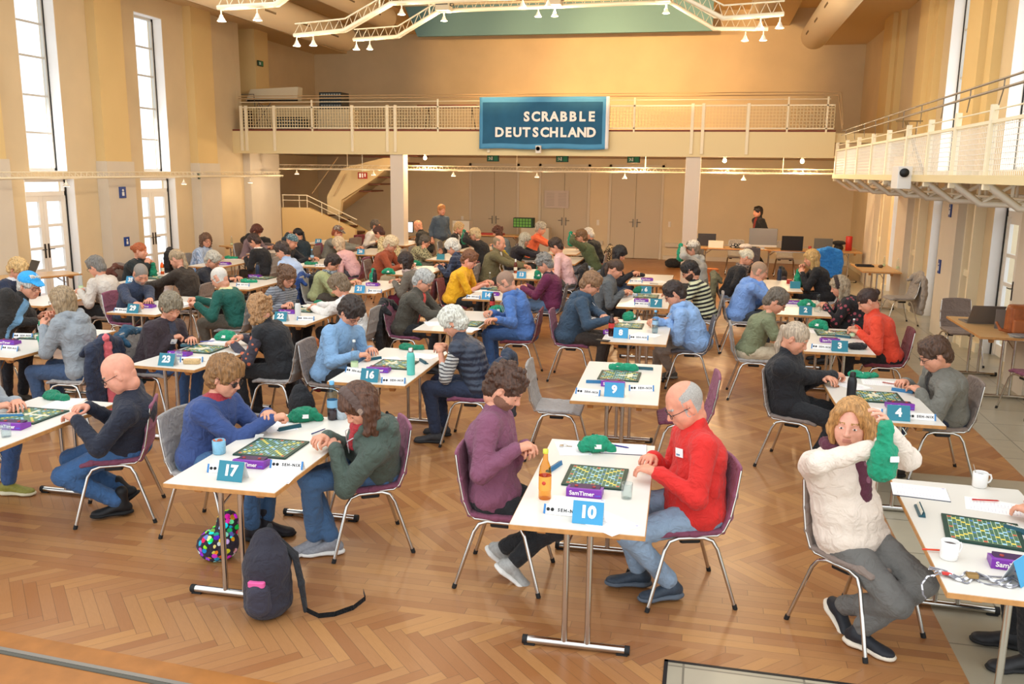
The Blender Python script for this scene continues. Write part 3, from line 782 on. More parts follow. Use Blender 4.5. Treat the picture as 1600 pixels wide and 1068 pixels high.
    if hs[0] != 'none':
        V, F = hair_blob(hs[0], dn, rnd, hv_)
        if len(V): put('hair', mesh_from('hair', HT(V), F, [hairmat(hs[1])]), root)
    if o.get('cap'):
        kind, c, pt, c2 = o['cap']; b = Blob(); b.ell((-.012, 0, .052), (.109, .091, .090), k=.01); b.box((0, 0, -.06), (.3, .3, .1), rotm(R(-6)), .005, .004, sub=True)
        if kind == 'cap': b.cap((.085, 0, .062), (.145, 0, .040), .010, .007, .012, 6.5)
        V, F = b.mesh(hv_*1.1, lambda V: .0015*vn(V, .03, 9)); put('cap' if kind == 'cap' else 'beanie', mesh_from('cap', HT(V), F, [cloth(c, pt, c2)]), root)
    if o.get('band'):
        b = Blob()
        for i in range(14):
            a0, a1 = PI*i/14, PI*(i+1)/14; b.cap(v3(.03-.02*math.sin(a0), .100*math.cos(a0), .0+.140*math.sin(a0)), v3(.03-.02*math.sin(a1), .100*math.cos(a1), .0+.140*math.sin(a1)), .010, k=.01, q=2.3, sd=(1, 0, 0))
        V, F = b.mesh(hv_); put('headband', mesh_from('headband', HT(V), F, [cloth(*o['band'])]), root)
    if o.get('glasses'):
        m = MB(); n = 14 if near < 2 else 8
        for s in (-1, 1):
            m.tube([(.100-.006*math.cos(2*PI*j/n)**2, s*.033+.023*math.cos(2*PI*j/n), -.004+.017*math.sin(2*PI*j/n)) for j in range(n)], .0019, 6, False, closed=True)
            m.tube([(.094, s*.056, .002), (.06, s*.077, .004), (-.005, s*.083, .004)], .0019, 6)
        m.tube([(.100, -.010, .002), (.102, .0, .005), (.100, .010, .002)], .0018, 6)
        if o['glasses'] == 'sun':
            for s in (-1, 1): m.lathe([(0, 0), (.022, 0), (.022, .001), (0, .0012)], (.099, s*.033, -.004), 14, ax='x')
        V = HT(np.array(m.V)); put('glasses', mesh_from('glasses', V, m.F, [mat('glasses_frame', '#1c1a1c', .3)], None, m.S), root)
    if o.get('badge'):
        B = basis(fwd, up); s = o['badge'] if abs(o['badge']) == 1 else 1
        m = MB(); T = Matrix(((B[0][0], B[0][1], B[0][2], 0), (B[1][0], B[1][1], B[1][2], 0), (B[2][0], B[2][1], B[2][2], 0), (0, 0, 0, 1)))
        c0 = C+lat*s*.075+up*.035; rl = TV-c0; nearv = (np.abs(rl@lat) < .04) & (np.abs(rl@up) < .035) & (rl@fwd > 0); c = c0+fwd*((rl[nearv]@fwd).max() if nearv.any() else .15); T.translation = Vector(c)
        T = T @ Matrix.Rotation(R(22*s), 4, 'Z')
        m.box(-.002, .002, -.034, .034, -.026, .026, .001, T, 0); m.box(.002, .0026, -.026, .006, -.018, -.008, 0, T, 1)
        put('name_badge', m.mesh('name_badge', mat('badge_white', '#f2f2f0', .4), mat('badge_print', '#6f8fae', .5)), root)
    o['N'] = N; o['C'] = C; o['A'] = A; o['Hd'] = Hd; o['root'] = root; o['tg'] = tg
    PEOPLE[o['id']] = o
    return root
# ---------------------------------------------------------------- the hall
WALL = mat('wall_plaster', '#d6c29e', .9, var=.05, scale=1.2, bump=.05, bscale=30)
WALLY = mat('pilaster_lit_yellow', '#dcc088', .9, var=.03, scale=1)  # yellow of the warm light on the pilasters is put into this colour
WHITEP = mat('white_paint', '#e6e0d6', .7, var=.02, scale=2)
LOWW = mat('lower_wall_paint', '#d3c8b6', .9, var=.03, scale=2)
BACKLOW = mat('back_wall_paint', '#d6c4a4', .9, var=.04, scale=1)
CEIL = mat('ceiling_paint', '#dbc094', .9)
CREAM = mat('cream_steel', '#ecdfc0', .45)
GREYF = mat('window_frame_grey', '#c9c6be', .5)
BLACK = mat('black', '#141414', .5)
GLASS = None
def glass_mat():
    return thin_glass('window_glass', (.96, .98, 1), .6)
GLASS = glass_mat()
# parquet: oak herringbone laid at 45 degrees to the walls, with a straight border strip
def parquet(straight=False):
    m, nt, b = newmat('oak_parquet_border' if straight else 'oak_herringbone_parquet')
    tc = nd(nt, 'ShaderNodeTexCoord'); sp = nd(nt, 'ShaderNodeSeparateXYZ'); nt.links.new(tc.outputs['Object'], sp.inputs[0])
    X, Y = sp.outputs['X'], sp.outputs['Y']; Wd = .07; N = 7
    if not straight:
        k = 1/math.sqrt(2)/Wd
        u = mth(nt, 'MULTIPLY_ADD', mth(nt, 'SUBTRACT', X, Y), k, 1400.3); v = mth(nt, 'MULTIPLY_ADD', mth(nt, 'ADD', X, Y), k, 1400.15)
        i = mth(nt, 'FLOOR', u); j = mth(nt, 'FLOOR', v)
        d = mth(nt, 'MODULO', mth(nt, 'ADD', mth(nt, 'SUBTRACT', i, j), 2800), 2*N)
        hz = mth(nt, 'LESS_THAN', d, N-.5)
        idu = mth(nt, 'SUBTRACT', i, mth(nt, 'MULTIPLY', hz, d))
        dv = mth(nt, 'MULTIPLY', mth(nt, 'SUBTRACT', 1, hz), mth(nt, 'SUBTRACT', d, N))
        idv = mth(nt, 'ADD', j, dv)
        fu, fv = mth(nt, 'FRACT', u), mth(nt, 'FRACT', v)
        across = mth(nt, 'ADD', mth(nt, 'MULTIPLY', hz, fv), mth(nt, 'MULTIPLY', mth(nt, 'SUBTRACT', 1, hz), fu))
        al = mth(nt, 'ADD', mth(nt, 'MULTIPLY', hz, mth(nt, 'SUBTRACT', u, idu)), mth(nt, 'MULTIPLY', mth(nt, 'SUBTRACT', 1, hz), mth(nt, 'SUBTRACT', mth(nt, 'ADD', idv, 1), v)))
        idn = mth(nt, 'ADD', mth(nt, 'MULTIPLY', idu, 1.37), mth(nt, 'MULTIPLY', idv, 7.91)); idn = mth(nt, 'ADD', idn, mth(nt, 'MULTIPLY', hz, 3.3)); Ln = N
    else:
        v = mth(nt, 'MULTIPLY_ADD', Y, 1/Wd, 700.2); j = mth(nt, 'FLOOR', v); across = mth(nt, 'FRACT', v)
        off = mth(nt, 'FRACT', mth(nt, 'MULTIPLY', j, .377)); u = mth(nt, 'ADD', mth(nt, 'MULTIPLY_ADD', X, 1/.62, 200), off); i = mth(nt, 'FLOOR', u)
        al = mth(nt, 'MULTIPLY', mth(nt, 'FRACT', u), 9); idn = mth(nt, 'ADD', mth(nt, 'MULTIPLY', i, 1.37), mth(nt, 'MULTIPLY', j, 7.91)); Ln = 9
    wn = nd(nt, 'ShaderNodeTexWhiteNoise'); wn.noise_dimensions = '1D'; nt.links.new(idn, wn.inputs['W'])
    cr = nd(nt, 'ShaderNodeValToRGB'); e = cr.color_ramp.elements
    e[0].position = 0; e[1].position = 1; e[0].color = (*lin('#985c2c'), 1); e[1].color = (*lin('#be864a'), 1)
    for p, c in ((.35, '#a87040'), (.7, '#b27c48')):
        x = e.new(p); x.color = (*lin(c), 1)
    nt.links.new(wn.outputs['Value'], cr.inputs['Fac'])
    cb = nd(nt, 'ShaderNodeCombineXYZ'); nt.links.new(mth(nt, 'ADD', al, mth(nt, 'MULTIPLY', wn.outputs['Value'], 40)), cb.inputs[0]); nt.links.new(mth(nt, 'MULTIPLY', across, 9), cb.inputs[1])
    g = nd(nt, 'ShaderNodeTexNoise'); g.inputs['Scale'].default_value = 1.0; g.inputs['Detail'].default_value = 6; g.inputs['Distortion'].default_value = .8
    nt.links.new(cb.outputs[0], g.inputs['Vector'])
    c1 = mixc(nt, mth(nt, 'MULTIPLY', g.outputs['Fac'], .45), cr.outputs['Color'], lin('#7c4a20'))
    ea = mth(nt, 'LESS_THAN', mth(nt, 'MINIMUM', across, mth(nt, 'SUBTRACT', 1, across)), .022)
    eb = mth(nt, 'LESS_THAN', mth(nt, 'MINIMUM', al, mth(nt, 'SUBTRACT', Ln, al)), .03)
    c2 = mixc(nt, mth(nt, 'MULTIPLY', mth(nt, 'MAXIMUM', ea, eb), .6), c1, lin('#4a2c14'))
    wr = nd(nt, 'ShaderNodeTexNoise'); wr.inputs['Scale'].default_value = .8; wr.inputs['Detail'].default_value = 5; nt.links.new(tc.outputs['Object'], wr.inputs['Vector'])
    c3 = mixc(nt, mth(nt, 'MULTIPLY', wr.outputs['Fac'], .25), c2, lin('#a98f70'))
    nt.links.new(c3, b.inputs['Base Color'])
    nt.links.new(mth(nt, 'MULTIPLY_ADD', wr.outputs['Fac'], .25, .20), b.inputs['Roughness'])
    return m
OAK = parquet(); OAKS = parquet(True)
def stone():
    m, nt, b = newmat('limestone_slabs'); tc = nd(nt, 'ShaderNodeTexCoord')
    br = nd(nt, 'ShaderNodeTexBrick'); br.offset = 0; br.inputs['Scale'].default_value = 1
    for k, v in (('Brick Width', .6), ('Row Height', .6), ('Mortar Size', .006), ('Bias', 0.)): br.inputs[k].default_value = v
    br.inputs['Color1'].default_value = (*lin('#a39a84'), 1); br.inputs['Color2'].default_value = (*lin('#b9ae96'), 1); br.inputs['Mortar'].default_value = (*lin('#6f6858'), 1)
    nt.links.new(tc.outputs['Object'], br.inputs['Vector'])
    n = nd(nt, 'ShaderNodeTexNoise'); n.inputs['Scale'].default_value = 3; n.inputs['Detail'].default_value = 8; n.inputs['Distortion'].default_value = 1.5
    nt.links.new(tc.outputs['Object'], n.inputs['Vector'])
    c = mixc(nt, mth(nt, 'MULTIPLY', n.outputs['Fac'], .5), br.outputs['Color'], lin('#8b8676')); nt.links.new(c, b.inputs['Base Color'])
    b.inputs['Roughness'].default_value = .3
    return m
STONE = stone()
def flat(name, pts, z, m, kind='structure', lab=None):
    mb = MB(); n = len(pts); mb.prism(pts, z-.05, z, plane='xy'); o = mb.build(name, m); tag(o, lab, None, None, kind); return o
flat('floor', [(-13, 3.30), (-.08, 3.30), (-.08, 3.58), (1.42, 3.58), (1.42, 4.4), (-13, 4.4)], 0, OAK)
flat('floor', [(-13, 4.4), (1.42, 4.4), (1.42, 5.25), (-13, 5.25)], 0, OAKS)
flat('floor', [(-13, 5.25), (1.42, 5.25), (1.42, 7.75), (2.76, 7.75), (2.76, 26.4), (-13, 26.4)], 0, OAK)
flat('floor', [(-13, 1.0), (1.42, 1.0), (1.42, 3.28), (-13, 3.28)], -.012, OAK)
flat('floor', [(1.42, 1.0), (4.6, 1.0), (4.6, 26.4), (2.76, 26.4), (2.76, 7.75), (1.42, 7.75)], 0, STONE)
mb = MB(); SK = Matrix.Translation((-3.54, 3.51, 0)) @ Matrix.Rotation(math.atan(-.056), 4, 'Z')
mb.box(-9.5, 3.4, -.30, -.035, -.04, .001, 0, SK, 2); mb.box(-9.5, 3.4, -.035, -.012, -.05, .006, 0, SK, 1); mb.box(-9.5, 3.4, -.012, .014, -.05, .009, 0, SK, 0); mb.box(-9.5, 3.4, .014, .15, -.04, .003, 0, SK, 2); struct('trim_1', mb, [mat('worn_brass', '#9a948a', .4, .7), mat('dark_joint', '#5a564c', .8), mat('oak_plank', '#a3682f', .35, var=.12, scale=9)])
mb = MB(); mb.box(-.08, 1.42, 3.0, 4.23, 0, .004); o = mb.build('floor', STONE); tag(o, kind='structure')
mb = MB(); mb.box(-.10, -.08, 3.5, 4.25, 0, .006); mb.box(-.1, 1.42, 4.23, 4.25, 0, .006); struct('trim_2', mb, BLACK)
# ceiling with raised middle between two side soffits
mb = MB(); mb.box(-13, -11.2, 11, 26.5, 6.02, 6.4); mb.box(2.9, 4.7, 11, 26.5, 6.02, 6.4); mb.box(-11.2, -11.15, 11, 26.19, 6.015, 7.0); mb.box(2.85, 2.9, 11, 26.19, 6.015, 7.0); struct('ceiling_sides', mb, CEIL)
mb = MB(); mb.box(-11.2, 2.9, 12, 26.5, 7.0, 7.1); mb.box(-10.3, -8.9, 12, 26.3, 6.55, 7.0); mb.box(1.2, 1.9, 12, 26.3, 6.55, 7.0)
struct('ceiling', mb, CEIL)
# back wall
mb = MB(); mb.box(-12.4, 4.2, 26.2, 26.45, 3.3, 7.1); struct('wall_back', mb, WALL)
mb = MB()
DX = [(-7.22, -5.65), (-5.04, -3.48), (-2.92, -1.31)]
xs = [-12.4]+[v for d in DX for v in d]+[4.2]
for i in range(0, len(xs), 2): mb.box(xs[i], xs[i+1], 26.2, 26.45, 0, 3.3)
for a, b_ in DX: mb.box(a, b_, 26.2, 26.45, 2.75, 3.3)
struct('wall_back_lower', mb, BACKLOW)
mb = MB()
for a, b_ in ((-12.3, -7.3), (-5.6, -5.1), (-3.42, -3.0), (-1.25, 3.9)): mb.box(a, b_, 26.14, 26.2, 0.0, .12); mb.box(a+.05, b_-.05, 26.12, 26.2, .38, .50)
struct('baseboard_back', mb, LOWW)
DOORM = mat('door_paint', '#c6b8a0', .6); STEEL = mat('brushed_steel', '#7d766a', .35, .6)
for n, (a, b_) in enumerate(DX):
    e = empty('door_%d' % (n+1), ((a+b_)/2, 26.2, 0)); e['kind'] = 'structure'; w2 = (b_-a)/2
    f = MB(); f.box(-w2+.001, w2-.001, .18, .24, 0, 2.74); f.box(-w2, -w2+.07, -.03, .1, 0, 2.75); f.box(w2-.07, w2, -.03, .1, 0, 2.75); f.box(-w2, w2, -.03, .1, 2.68, 2.75); f.build('door_frame', LOWW, e)  # first box: unseen panel added behind the leaves, keeps sky light out of the gap
    for s in (-1, 1):
        f = MB(); x0, x1 = (-w2+.07, -.004) if s < 0 else (.004, w2-.07); f.box(x0, x1, .0, .05, .01, 2.68, .004); lf = f.build('door_leaf', DOORM, e)
        f = MB(); f.box(s*.06-.02, s*.06+.02, -.008, 0, .93, 1.17); f.box(s*.06-.013, s*.06+.013, -.03, -.008, 1.07, 1.095); f.tube([(s*.06, -.03, 1.082), (s*.17, -.045, 1.082)], .009, 8); f.build('door_handle', STEEL, lf)
for x, z in ((-5.30, 1.02), (-3.22, 1.0), (-7.45, 1.02), (-1.1, 1.0)):
    mb = MB(); mb.box(x-.04, x+.04, 26.185, 26.2, z-.04, z+.12, .004); mb.box(x-.025, x+.025, 26.178, 26.187, z+.055, z+.105, .003); mb.box(x-.025, x+.025, 26.178, 26.187, z-.025, z+.025, .003)
    tag(mb.build('light_switch', WHITEP), {-5.30: 'cream double light switch between first and second back doors', -3.22: 'cream double light switch between second and third back doors', -7.45: 'cream double light switch left of the first back door', -1.1: 'cream double light switch right of the third back door'}[x], 'switch')
mb = MB(); mb.box(-4.86, -4.12, 26.16, 26.17, 1.45, 1.97); mb.m = 1
for i in range(9):
    for s in (0, 1): mb.box(-4.8+s*.36, -4.56+s*.36, 26.158, 26.16, 1.52+.045*i, 1.53+.045*i)
tag(mb.build('paper_notice', [mat('paper_lilac', '#c9bcb4', .8), mat('print_grey', '#9a9088', .8)]), 'large faint paper notice taped to the middle back door', 'notice')
# left wall with tall windows above glazed double doors, bays 3.2 m apart
LB = [10.48, 13.68, 16.88]
def left_wall():
    mb = MB(); xf, xb = -11.6, -11.95; y = 5.0
    for c in LB:
        mb.box(xb, xf, y, c-.62, 0, 6.4); mb.box(xb, xf, c-.62, c-.47, 2.3, 6.4); mb.box(xb, xf, c+.47, c+.62, 2.3, 6.4)
        mb.box(xb, xf, c-.47, c+.47, 2.3, 2.42); mb.box(xb, xf, c-.47, c+.47, 5.62, 6.4); y = c+.62
    mb.box(xb, xf, y, 20.3, 0, 6.4); mb.box(-12.6, -12.25, 20.5, 26.2, 0, 6.4); mb.box(-12.6, xf+.004, 20.3, 20.5, 0, 6.4)
    struct('wall_left', mb, WALL)
left_wall()
mb = MB()
for y0, y1 in ((8.5, 9.3), (11.7, 12.5), (14.96, 15.75), (18.14, 18.95)): mb.box(-11.62, -11.4, y0, y1, 2.62, 6.3)
mb.box(-12.3, -11.6, 21.3, 22.0, 3.4, 6.3)
struct('trim_3', mb, WALLY)
mb = MB()
for y0, y1 in ((8.5, 9.3), (11.7, 12.5), (14.96, 15.75), (18.14, 18.95)): mb.box(-11.62, -11.36, y0-.02, y1+.02, 0, 2.62)
mb.box(-12.3, -11.4, 20.45, 22, 0, 2.9)
struct('trim_4', mb, LOWW)
mb = MB()
for y0, y1 in ((5, 10.0), (11.2, 13.0), (14.35, 16.2), (17.55, 20.4)): mb.box(-11.6, -11.55, y0, y1, 0, .14)
struct('baseboard_left', mb, WHITEP)
def tall_window(n, side, c, z0, z1, hw, xg, xf, bars):
    """side -1 left wall, +1 right wall; white reveals, slim frame, glazing bars and pane"""
    e = empty('window_%d' % n, (xg, c, 0)); e['kind'] = 'structure'; s = side
    f = MB(); d = abs(xf-xg)
    for yy in (-hw, hw-.012): f.box(0, -s*d, yy, yy+.012, z0, z1)
    f.box(0, -s*d, -hw, hw, z0, z0+.012); f.box(0, -s*d, -hw, hw, z1-.012, z1); f.build('window_reveal', mat('reveal_white', '#f0eeea', .8), e)
    f = MB(); t = .05
    for yy in (-hw+.012, hw-.012-t): f.box(-s*.0, -s*.06, yy, yy+t, z0, z1)
    f.box(0, -s*.06, -hw, hw, z0+.01, z0+.01+t); f.box(0, -s*.06, -hw, hw, z1-t-.01, z1-.01)
    for b_ in bars: f.box(-s*.01, -s*.04, -hw, hw, b_-.018, b_+.018)
    fr = f.build('window_frame', GREYF, e)
    f = MB(); f.box(-s*.062, -s*.075, hw-.03, hw-.008, z0, z1); f.build('window_seal', BLACK, fr)
    f = MB(); f.box(-s*.015, -s*.025, -hw+.03, hw-.03, z0+.05, z1-.05); f.build('window_pane', GLASS, e)
def glazed_door(n, side, c, xg, xf):
    e = empty('door_%d' % n, (xg, c, 0)); e['kind'] = 'structure'; s = side; hw = .60; d = abs(xf-xg)
    f = MB()
    for yy in (-hw-.02, hw+.005): f.box(0, -s*d, yy, yy+.015, 0, 2.3)
    f.box(0, -s*d, -hw, hw, 2.28, 2.295); f.build('door_reveal', mat('reveal_white', '#f0eeea', .8), e)
    f = MB(); f.box(0, -s*.07, -hw, -hw+.05, 0, 2.28); f.box(0, -s*.07, hw-.05, hw, 0, 2.28); f.box(0, -s*.07, -hw, hw, 2.23, 2.28); f.box(0, -s*.07, -hw, hw, 1.98, 2.06); f.build('door_frame', WHITEP, e)
    f = MB(); f.box(-s*.072, -s*.085, hw-.03, hw-.0, 0, 2.25); f.build('door_seal', BLACK, e)
    for q in (-1, 1):
        y0, y1 = (-hw+.05, -.003) if q < 0 else (.003, hw-.05); f = MB()
        f.box(-s*.01, -s*.06, y0, y0+.09, .02, 1.98); f.box(-s*.01, -s*.06, y1-.09, y1, .02, 1.98)
        for z in (.02, .62, 1.02, 1.42, 1.88): f.box(-s*.012, -s*.055, y0+.088, y1-.088, z, z+(.16 if z == .02 else .05 if z < 1.8 else .1))
        lf = f.build('door_leaf', WHITEP, e)
        g = MB(); g.box(-s*.03, -s*.04, y0+.08, y1-.08, .15, 1.9); g.build('door_pane', GLASS, lf)
        g = MB(); yy = q*.045; g.box(-s*.06, -s*.068, yy-.018, yy+.018, .86, 1.12); g.tube([(-s*.07, yy, 1.02), (-s*.10, yy, 1.02), (-s*.10, yy+q*.11, 1.02)], .008, 8); g.build('door_handle', mat('dark_bronze', '#2b221c', .4, .5), lf)
for i, c in enumerate(LB):
    tall_window(i+1, -1, c, 2.42, 5.62, .47, -11.88, -11.6, (3.1, 3.75, 4.42, 5.0)); glazed_door(i+4, -1, c, -11.85, -11.6)
# right wall
RB = [(8.9, 10.1), (12.35, 13.6), (15.85, 17.1), (19.35, 20.6)]
mb = MB(); y = 5.0
for k, (a, b_) in enumerate(RB):
    mb.box(3.95, 4.3, y, a, 0, 6.4); mb.box(3.95, 4.3, a, b_, 2.3, 2.6); mb.box(3.95, 4.3, a, b_, 5.8 if k < 3 else 2.6, 6.4); y = b_
mb.box(3.95, 4.3, y, 26.4, 0, 6.4); struct('wall_right', mb, WALL)
mb = MB()
for y0, y1 in ((10.9, 11.6), (14.4, 15.15), (17.9, 18.6), (21.3, 22.3)): mb.box(3.72, 3.96, y0, y1, 2.6, 6.2); mb.box(3.82, 3.96, y0-.3, y0, 2.6, 6.2); mb.box(3.82, 3.96, y1, y1+.3, 2.6, 6.2)
struct('trim_5', mb, WALLY)
mb = MB()
for y0, y1 in ((10.9, 11.6), (14.4, 15.35), (17.9, 18.8), (21.3, 22.3)): mb.box(3.68, 3.96, y0, y1, 0, 2.6)
struct('trim_6', mb, LOWW)
for k, (y0, y1) in enumerate(((10.5, 10.9), (13.95, 14.4), (17.45, 17.9), (20.9, 21.3))):
    mb = MB(); mb.box(3.80, 3.95, y0, y0+.07, 0, 2.6); mb.box(3.80, 3.95, y1-.07, y1, 0, 2.6); mb.box(3.83, 3.95, y0+.07, y1-.07, 1.05, 1.15); mb.box(3.83, 3.95, y0+.07, y1-.07, 0.001, .12); struct('trim_%d' % (7+k), mb, CREAM)
mb = MB()
for y0, y1 in ((5, 8.9), (10.1, 12.35), (13.6, 15.85), (17.1, 19.35), (20.6, 26.2)): mb.box(3.9, 3.95, y0, y1, 0, .14)
struct('baseboard_right', mb, CREAM)
for k, (a, b_) in enumerate(RB):
    if k < 3: tall_window(4+k, 1, (a+b_)/2, 2.6, 5.8, (b_-a)/2, 4.2, 3.95, (3.4, 4.2, 5.0))
    glazed_door(7+k, 1, (a+b_)/2, 4.18, 3.95)
# columns carrying the gallery
for k, x in enumerate((-7.5, -.55)):
    mb = MB(); mb.box(x, x+.33, 20.05, 20.38, 0, 2.9, .008); struct('column', mb, mat('column_white', '#dccfc0', .7), label=('white square column under the gallery, left of the two', 'white square column under the gallery, right of the two')[k])
# back gallery
mb = MB(); mb.box(-11.6, 2.55, 20.0, 20.12, 2.88, 3.42); mb.box(-12.24, 3.94, 20.121, 26.19, 3.2, 3.40); struct('balcony_slab', mb, mat('gallery_cream', '#e2cf9f', .6))
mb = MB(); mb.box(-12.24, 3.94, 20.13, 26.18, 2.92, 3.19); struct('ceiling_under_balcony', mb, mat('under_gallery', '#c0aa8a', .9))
mb = MB(); mb.box(-11.6, 2.55, 20.02, 20.14, 3.42, 3.46); struct('trim_11', mb, mat('red_brown', '#7a3a26', .6))
def wires(mb, p0, p1, z0, z1, step=.05, r=.0022):
    p0 = Vector(p0); p1 = Vector(p1); L = (p1-p0).length; n = int(L/step); d = (p1-p0)/L; pr = Vector((-d.y, d.x))
    def bar(a, b_, za, zb):
        mb.add([(a.x-pr.x*r-d.x*r, a.y-pr.y*r-d.y*r, za), (a.x+pr.x*r-d.x*r, a.y+pr.y*r-d.y*r, za), (b_.x+pr.x*r+d.x*r, b_.y+pr.y*r+d.y*r, za), (b_.x-pr.x*r+d.x*r, b_.y-pr.y*r+d.y*r, za),
                (a.x-pr.x*r-d.x*r, a.y-pr.y*r-d.y*r, zb), (a.x+pr.x*r-d.x*r, a.y+pr.y*r-d.y*r, zb), (b_.x+pr.x*r+d.x*r, b_.y+pr.y*r+d.y*r, zb), (b_.x-pr.x*r+d.x*r, b_.y-pr.y*r+d.y*r, zb)],
               [(0, 3, 2, 1), (4, 5, 6, 7), (0, 1, 5, 4), (1, 2, 6, 5), (2, 3, 7, 6), (3, 0, 4, 7)])
    for i in range(n+1):
        q = p0+d*(L*i/n); bar(q, q, z0, z1)
    for i in range(int((z1-z0)/step)+1): bar(p0, p1, z0+i*step-r, z0+i*step+r)
WIRE = mat('cream_wire', '#e6d3a6', .5); RAILM = mat('dark_rail', '#7d746a', .4, .5)
rl = empty('balcony_railing', (0, 20.0, 3.4)); tag(rl, 'cream steel railing with wire mesh along the back gallery', 'railing')
thick = [-11.33, -11.2, -10.45, -8.42, -7.53, -7.33, -5.05, -.45, -.22, .73]; thin = [-9.45, -6.28, -1.72, 1.55, 2.35]
for x in thick: f = MB(); f.box(x-.035, x+.035, -.035, .03, -.46, .62, .006); f.build('post', CREAM, rl)
for x in thin: f = MB(); f.box(x-.018, x+.018, -.02, .02, 0, .75); f.build('post', CREAM, rl)
f = MB(); wires(f, (-11.3, 0), (2.5, 0), .10, .56, .07, .006); o = f.build('wire_mesh', WIRE, rl)
f = MB(); f.box(-11.35, 2.5, -.02, .02, .08, .105); f.box(-11.35, 2.5, -.02, .02, .56, .59); f.tube([(-11.35, 0, .70), (2.4, 0, .70)], .010, 6); f.build('rail', CREAM, rl)
f = MB(); f.tube([(-11.35, -.05, .78), (2.42, -.05, .78), (2.5, -.4, .74), (2.5, -1.3, .02)], .014, 6); f.tube([(-11.35, -.05, .84), (2.42, -.05, .84), (2.55, -.4, .8), (2.5, -1.35, .08)], .010, 6); f.build('handrail', mat('tan_rail', '#b79a74', .5), rl)
# right gallery with steel truss brackets
mb = MB(); mb.box(2.48, 3.95, 5.5, 19.3, 2.46, 2.53); mb.box(2.46, 2.52, 5.5, 19.3, 2.455, 2.535); struct('balcony_slab', mb, mat('gallery_cream', '#e2cf9f', .6))
rr = empty('balcony_railing', (2.5, 0, 2.5)); tag(rr, 'cream steel railing with wire mesh along the right side gallery', 'railing')
PY = [19.16, 17.8, 16.45, 15.05, 13.8, 12.5, 11.3, 10.15, 8.95, 7.7, 6.45]
for y in PY: f = MB(); f.box(-.03, .03, y-.03, y+.03, -.1, .67, .004); f.build('post', CREAM, rr)
f = MB(); wires(f, (0, 6.3), (0, 19.2), .03, .5, .05, .003); f.build('wire_mesh', mat('white_wire', '#efe9dc', .5), rr)
f = MB(); f.box(-.02, .02, 6.3, 19.2, 0, .03); f.box(-.02, .02, 6.3, 19.2, .5, .53); f.tube([(0, 6.3, .62), (0, 19.1, .62)], .008, 6); f.build('rail', CREAM, rr)
f = MB(); f.tube([(-.06, 6.3, .78), (-.06, 18.2, .78)], .013, 8); f.tube([(-.06, 6.3, .86), (-.06, 18.2, .86)], .011, 8)
for i in range(12): y = 6.5+i*1.02; f.tube([(-.06, y, .78), (-.06, y, .86)], .006, 6); f.tube([(0, y+.3, .66), (-.06, y, .775)], .006, 6)
f.build('handrail', RAILM, rr)
for i, y in enumerate(PY):
    mb = MB(); mb.tube([(2.5, y, 2.46), (2.8, y, 2.24), (3.85, y, 2.24)], .038, 4); mb.tube([(2.8, y, 2.24), (3.1, y, 2.44)], .018, 6); mb.tube([(3.1, y, 2.24), (3.1, y, 2.44)], .018, 6); mb.tube([(3.1, y, 2.24), (3.5, y, 2.44)], .018, 6); mb.tube([(3.5, y, 2.44), (3.5, y, 2.24)], .018, 6)
    if i < len(PY)-1: mb.tube([(3.1, y, 2.3), (3.1, PY[i+1], 2.3)], .016, 6)
    struct('trim_%d' % (20+i), mb, mat('bracket_cream', '#e4dccb', .5))
# staircase under the gallery on the left
mb = MB(); Yw = 22.0
mb.prism([(-11.38, 0), (-11.38, 1.48), (-10.59, 1.49), (-9.25, .94), (-9.25, 0)], Yw, Yw+.12); mb.prism([(-10.2, 0), (-10.2, 1.2), (-8.75, .45), (-8.75, 0)], Yw+1.3, Yw+1.42)
mb.m = 1; mb.prism([(-10.22, 1.30), (-10.22, 1.80), (-9.75, 2.55), (-8.2, 2.92), (-8.2, 2.75), (-8.93, 2.22), (-9.80, 1.70), (-9.86, 1.30)], Yw+.4, Yw+.55)
mb.prism([(-10.22, 1.35), (-10.22, 1.55), (-8.2, 2.92), (-8.2, 2.75)], Yw+.55, Yw+1.5)
mb.m = 2
for i in range(6): mb.box(-9.35+.27*i, -9.0+.27*i, Yw+.56, Yw+1.5, 1.92+.19*i, 1.96+.19*i)
mb.box(-8.6, -7.8, Yw-.9, Yw-.6, 2.82, 2.86)
for i in range(8): mb.box(-10.4+.22*i, -10.15+.22*i, Yw+.12, Yw+1.3, 1.25-.16*i, 1.29-.16*i)
struct('stairs', mb, [mat('stair_yellow', '#dbbb82', .8), mat('stair_cream', '#d3bb8e', .8), mat('tread_brown', '#5e3018', .5)])
hb = empty('stair_handrail', (-10, 22, 1.5)); tag(hb, 'cream tubular handrail along the staircase under the gallery', 'handrail')
f = MB(); f.tube([(-1.35, 0, .32), (-.62, 0, .32), (.80, 0, -.30)], .014, 8); f.tube([(-1.35, 0, .18), (-.62, 0, .18), (.80, 0, -.44)], .010, 8); f.build('rail', CREAM, hb)
for x, z in ((-1.33, 0), (-.85, 0), (-.62, 0), (-.2, -.18), (.3, -.38)): f = MB(); f.tube([(x, 0, z-.02), (x, 0, z+.33)], .010, 6); f.build('post', CREAM, hb)
f = MB(); f.tube([(-.75, .6, .35), (.05, .6, 1.35)], .016, 8); f.tube([(-.0, .35, .3), (.35, .35, .9)], .012, 8); f.build('upper_rail', mat('tan_rail', '#b79a74', .5), hb)
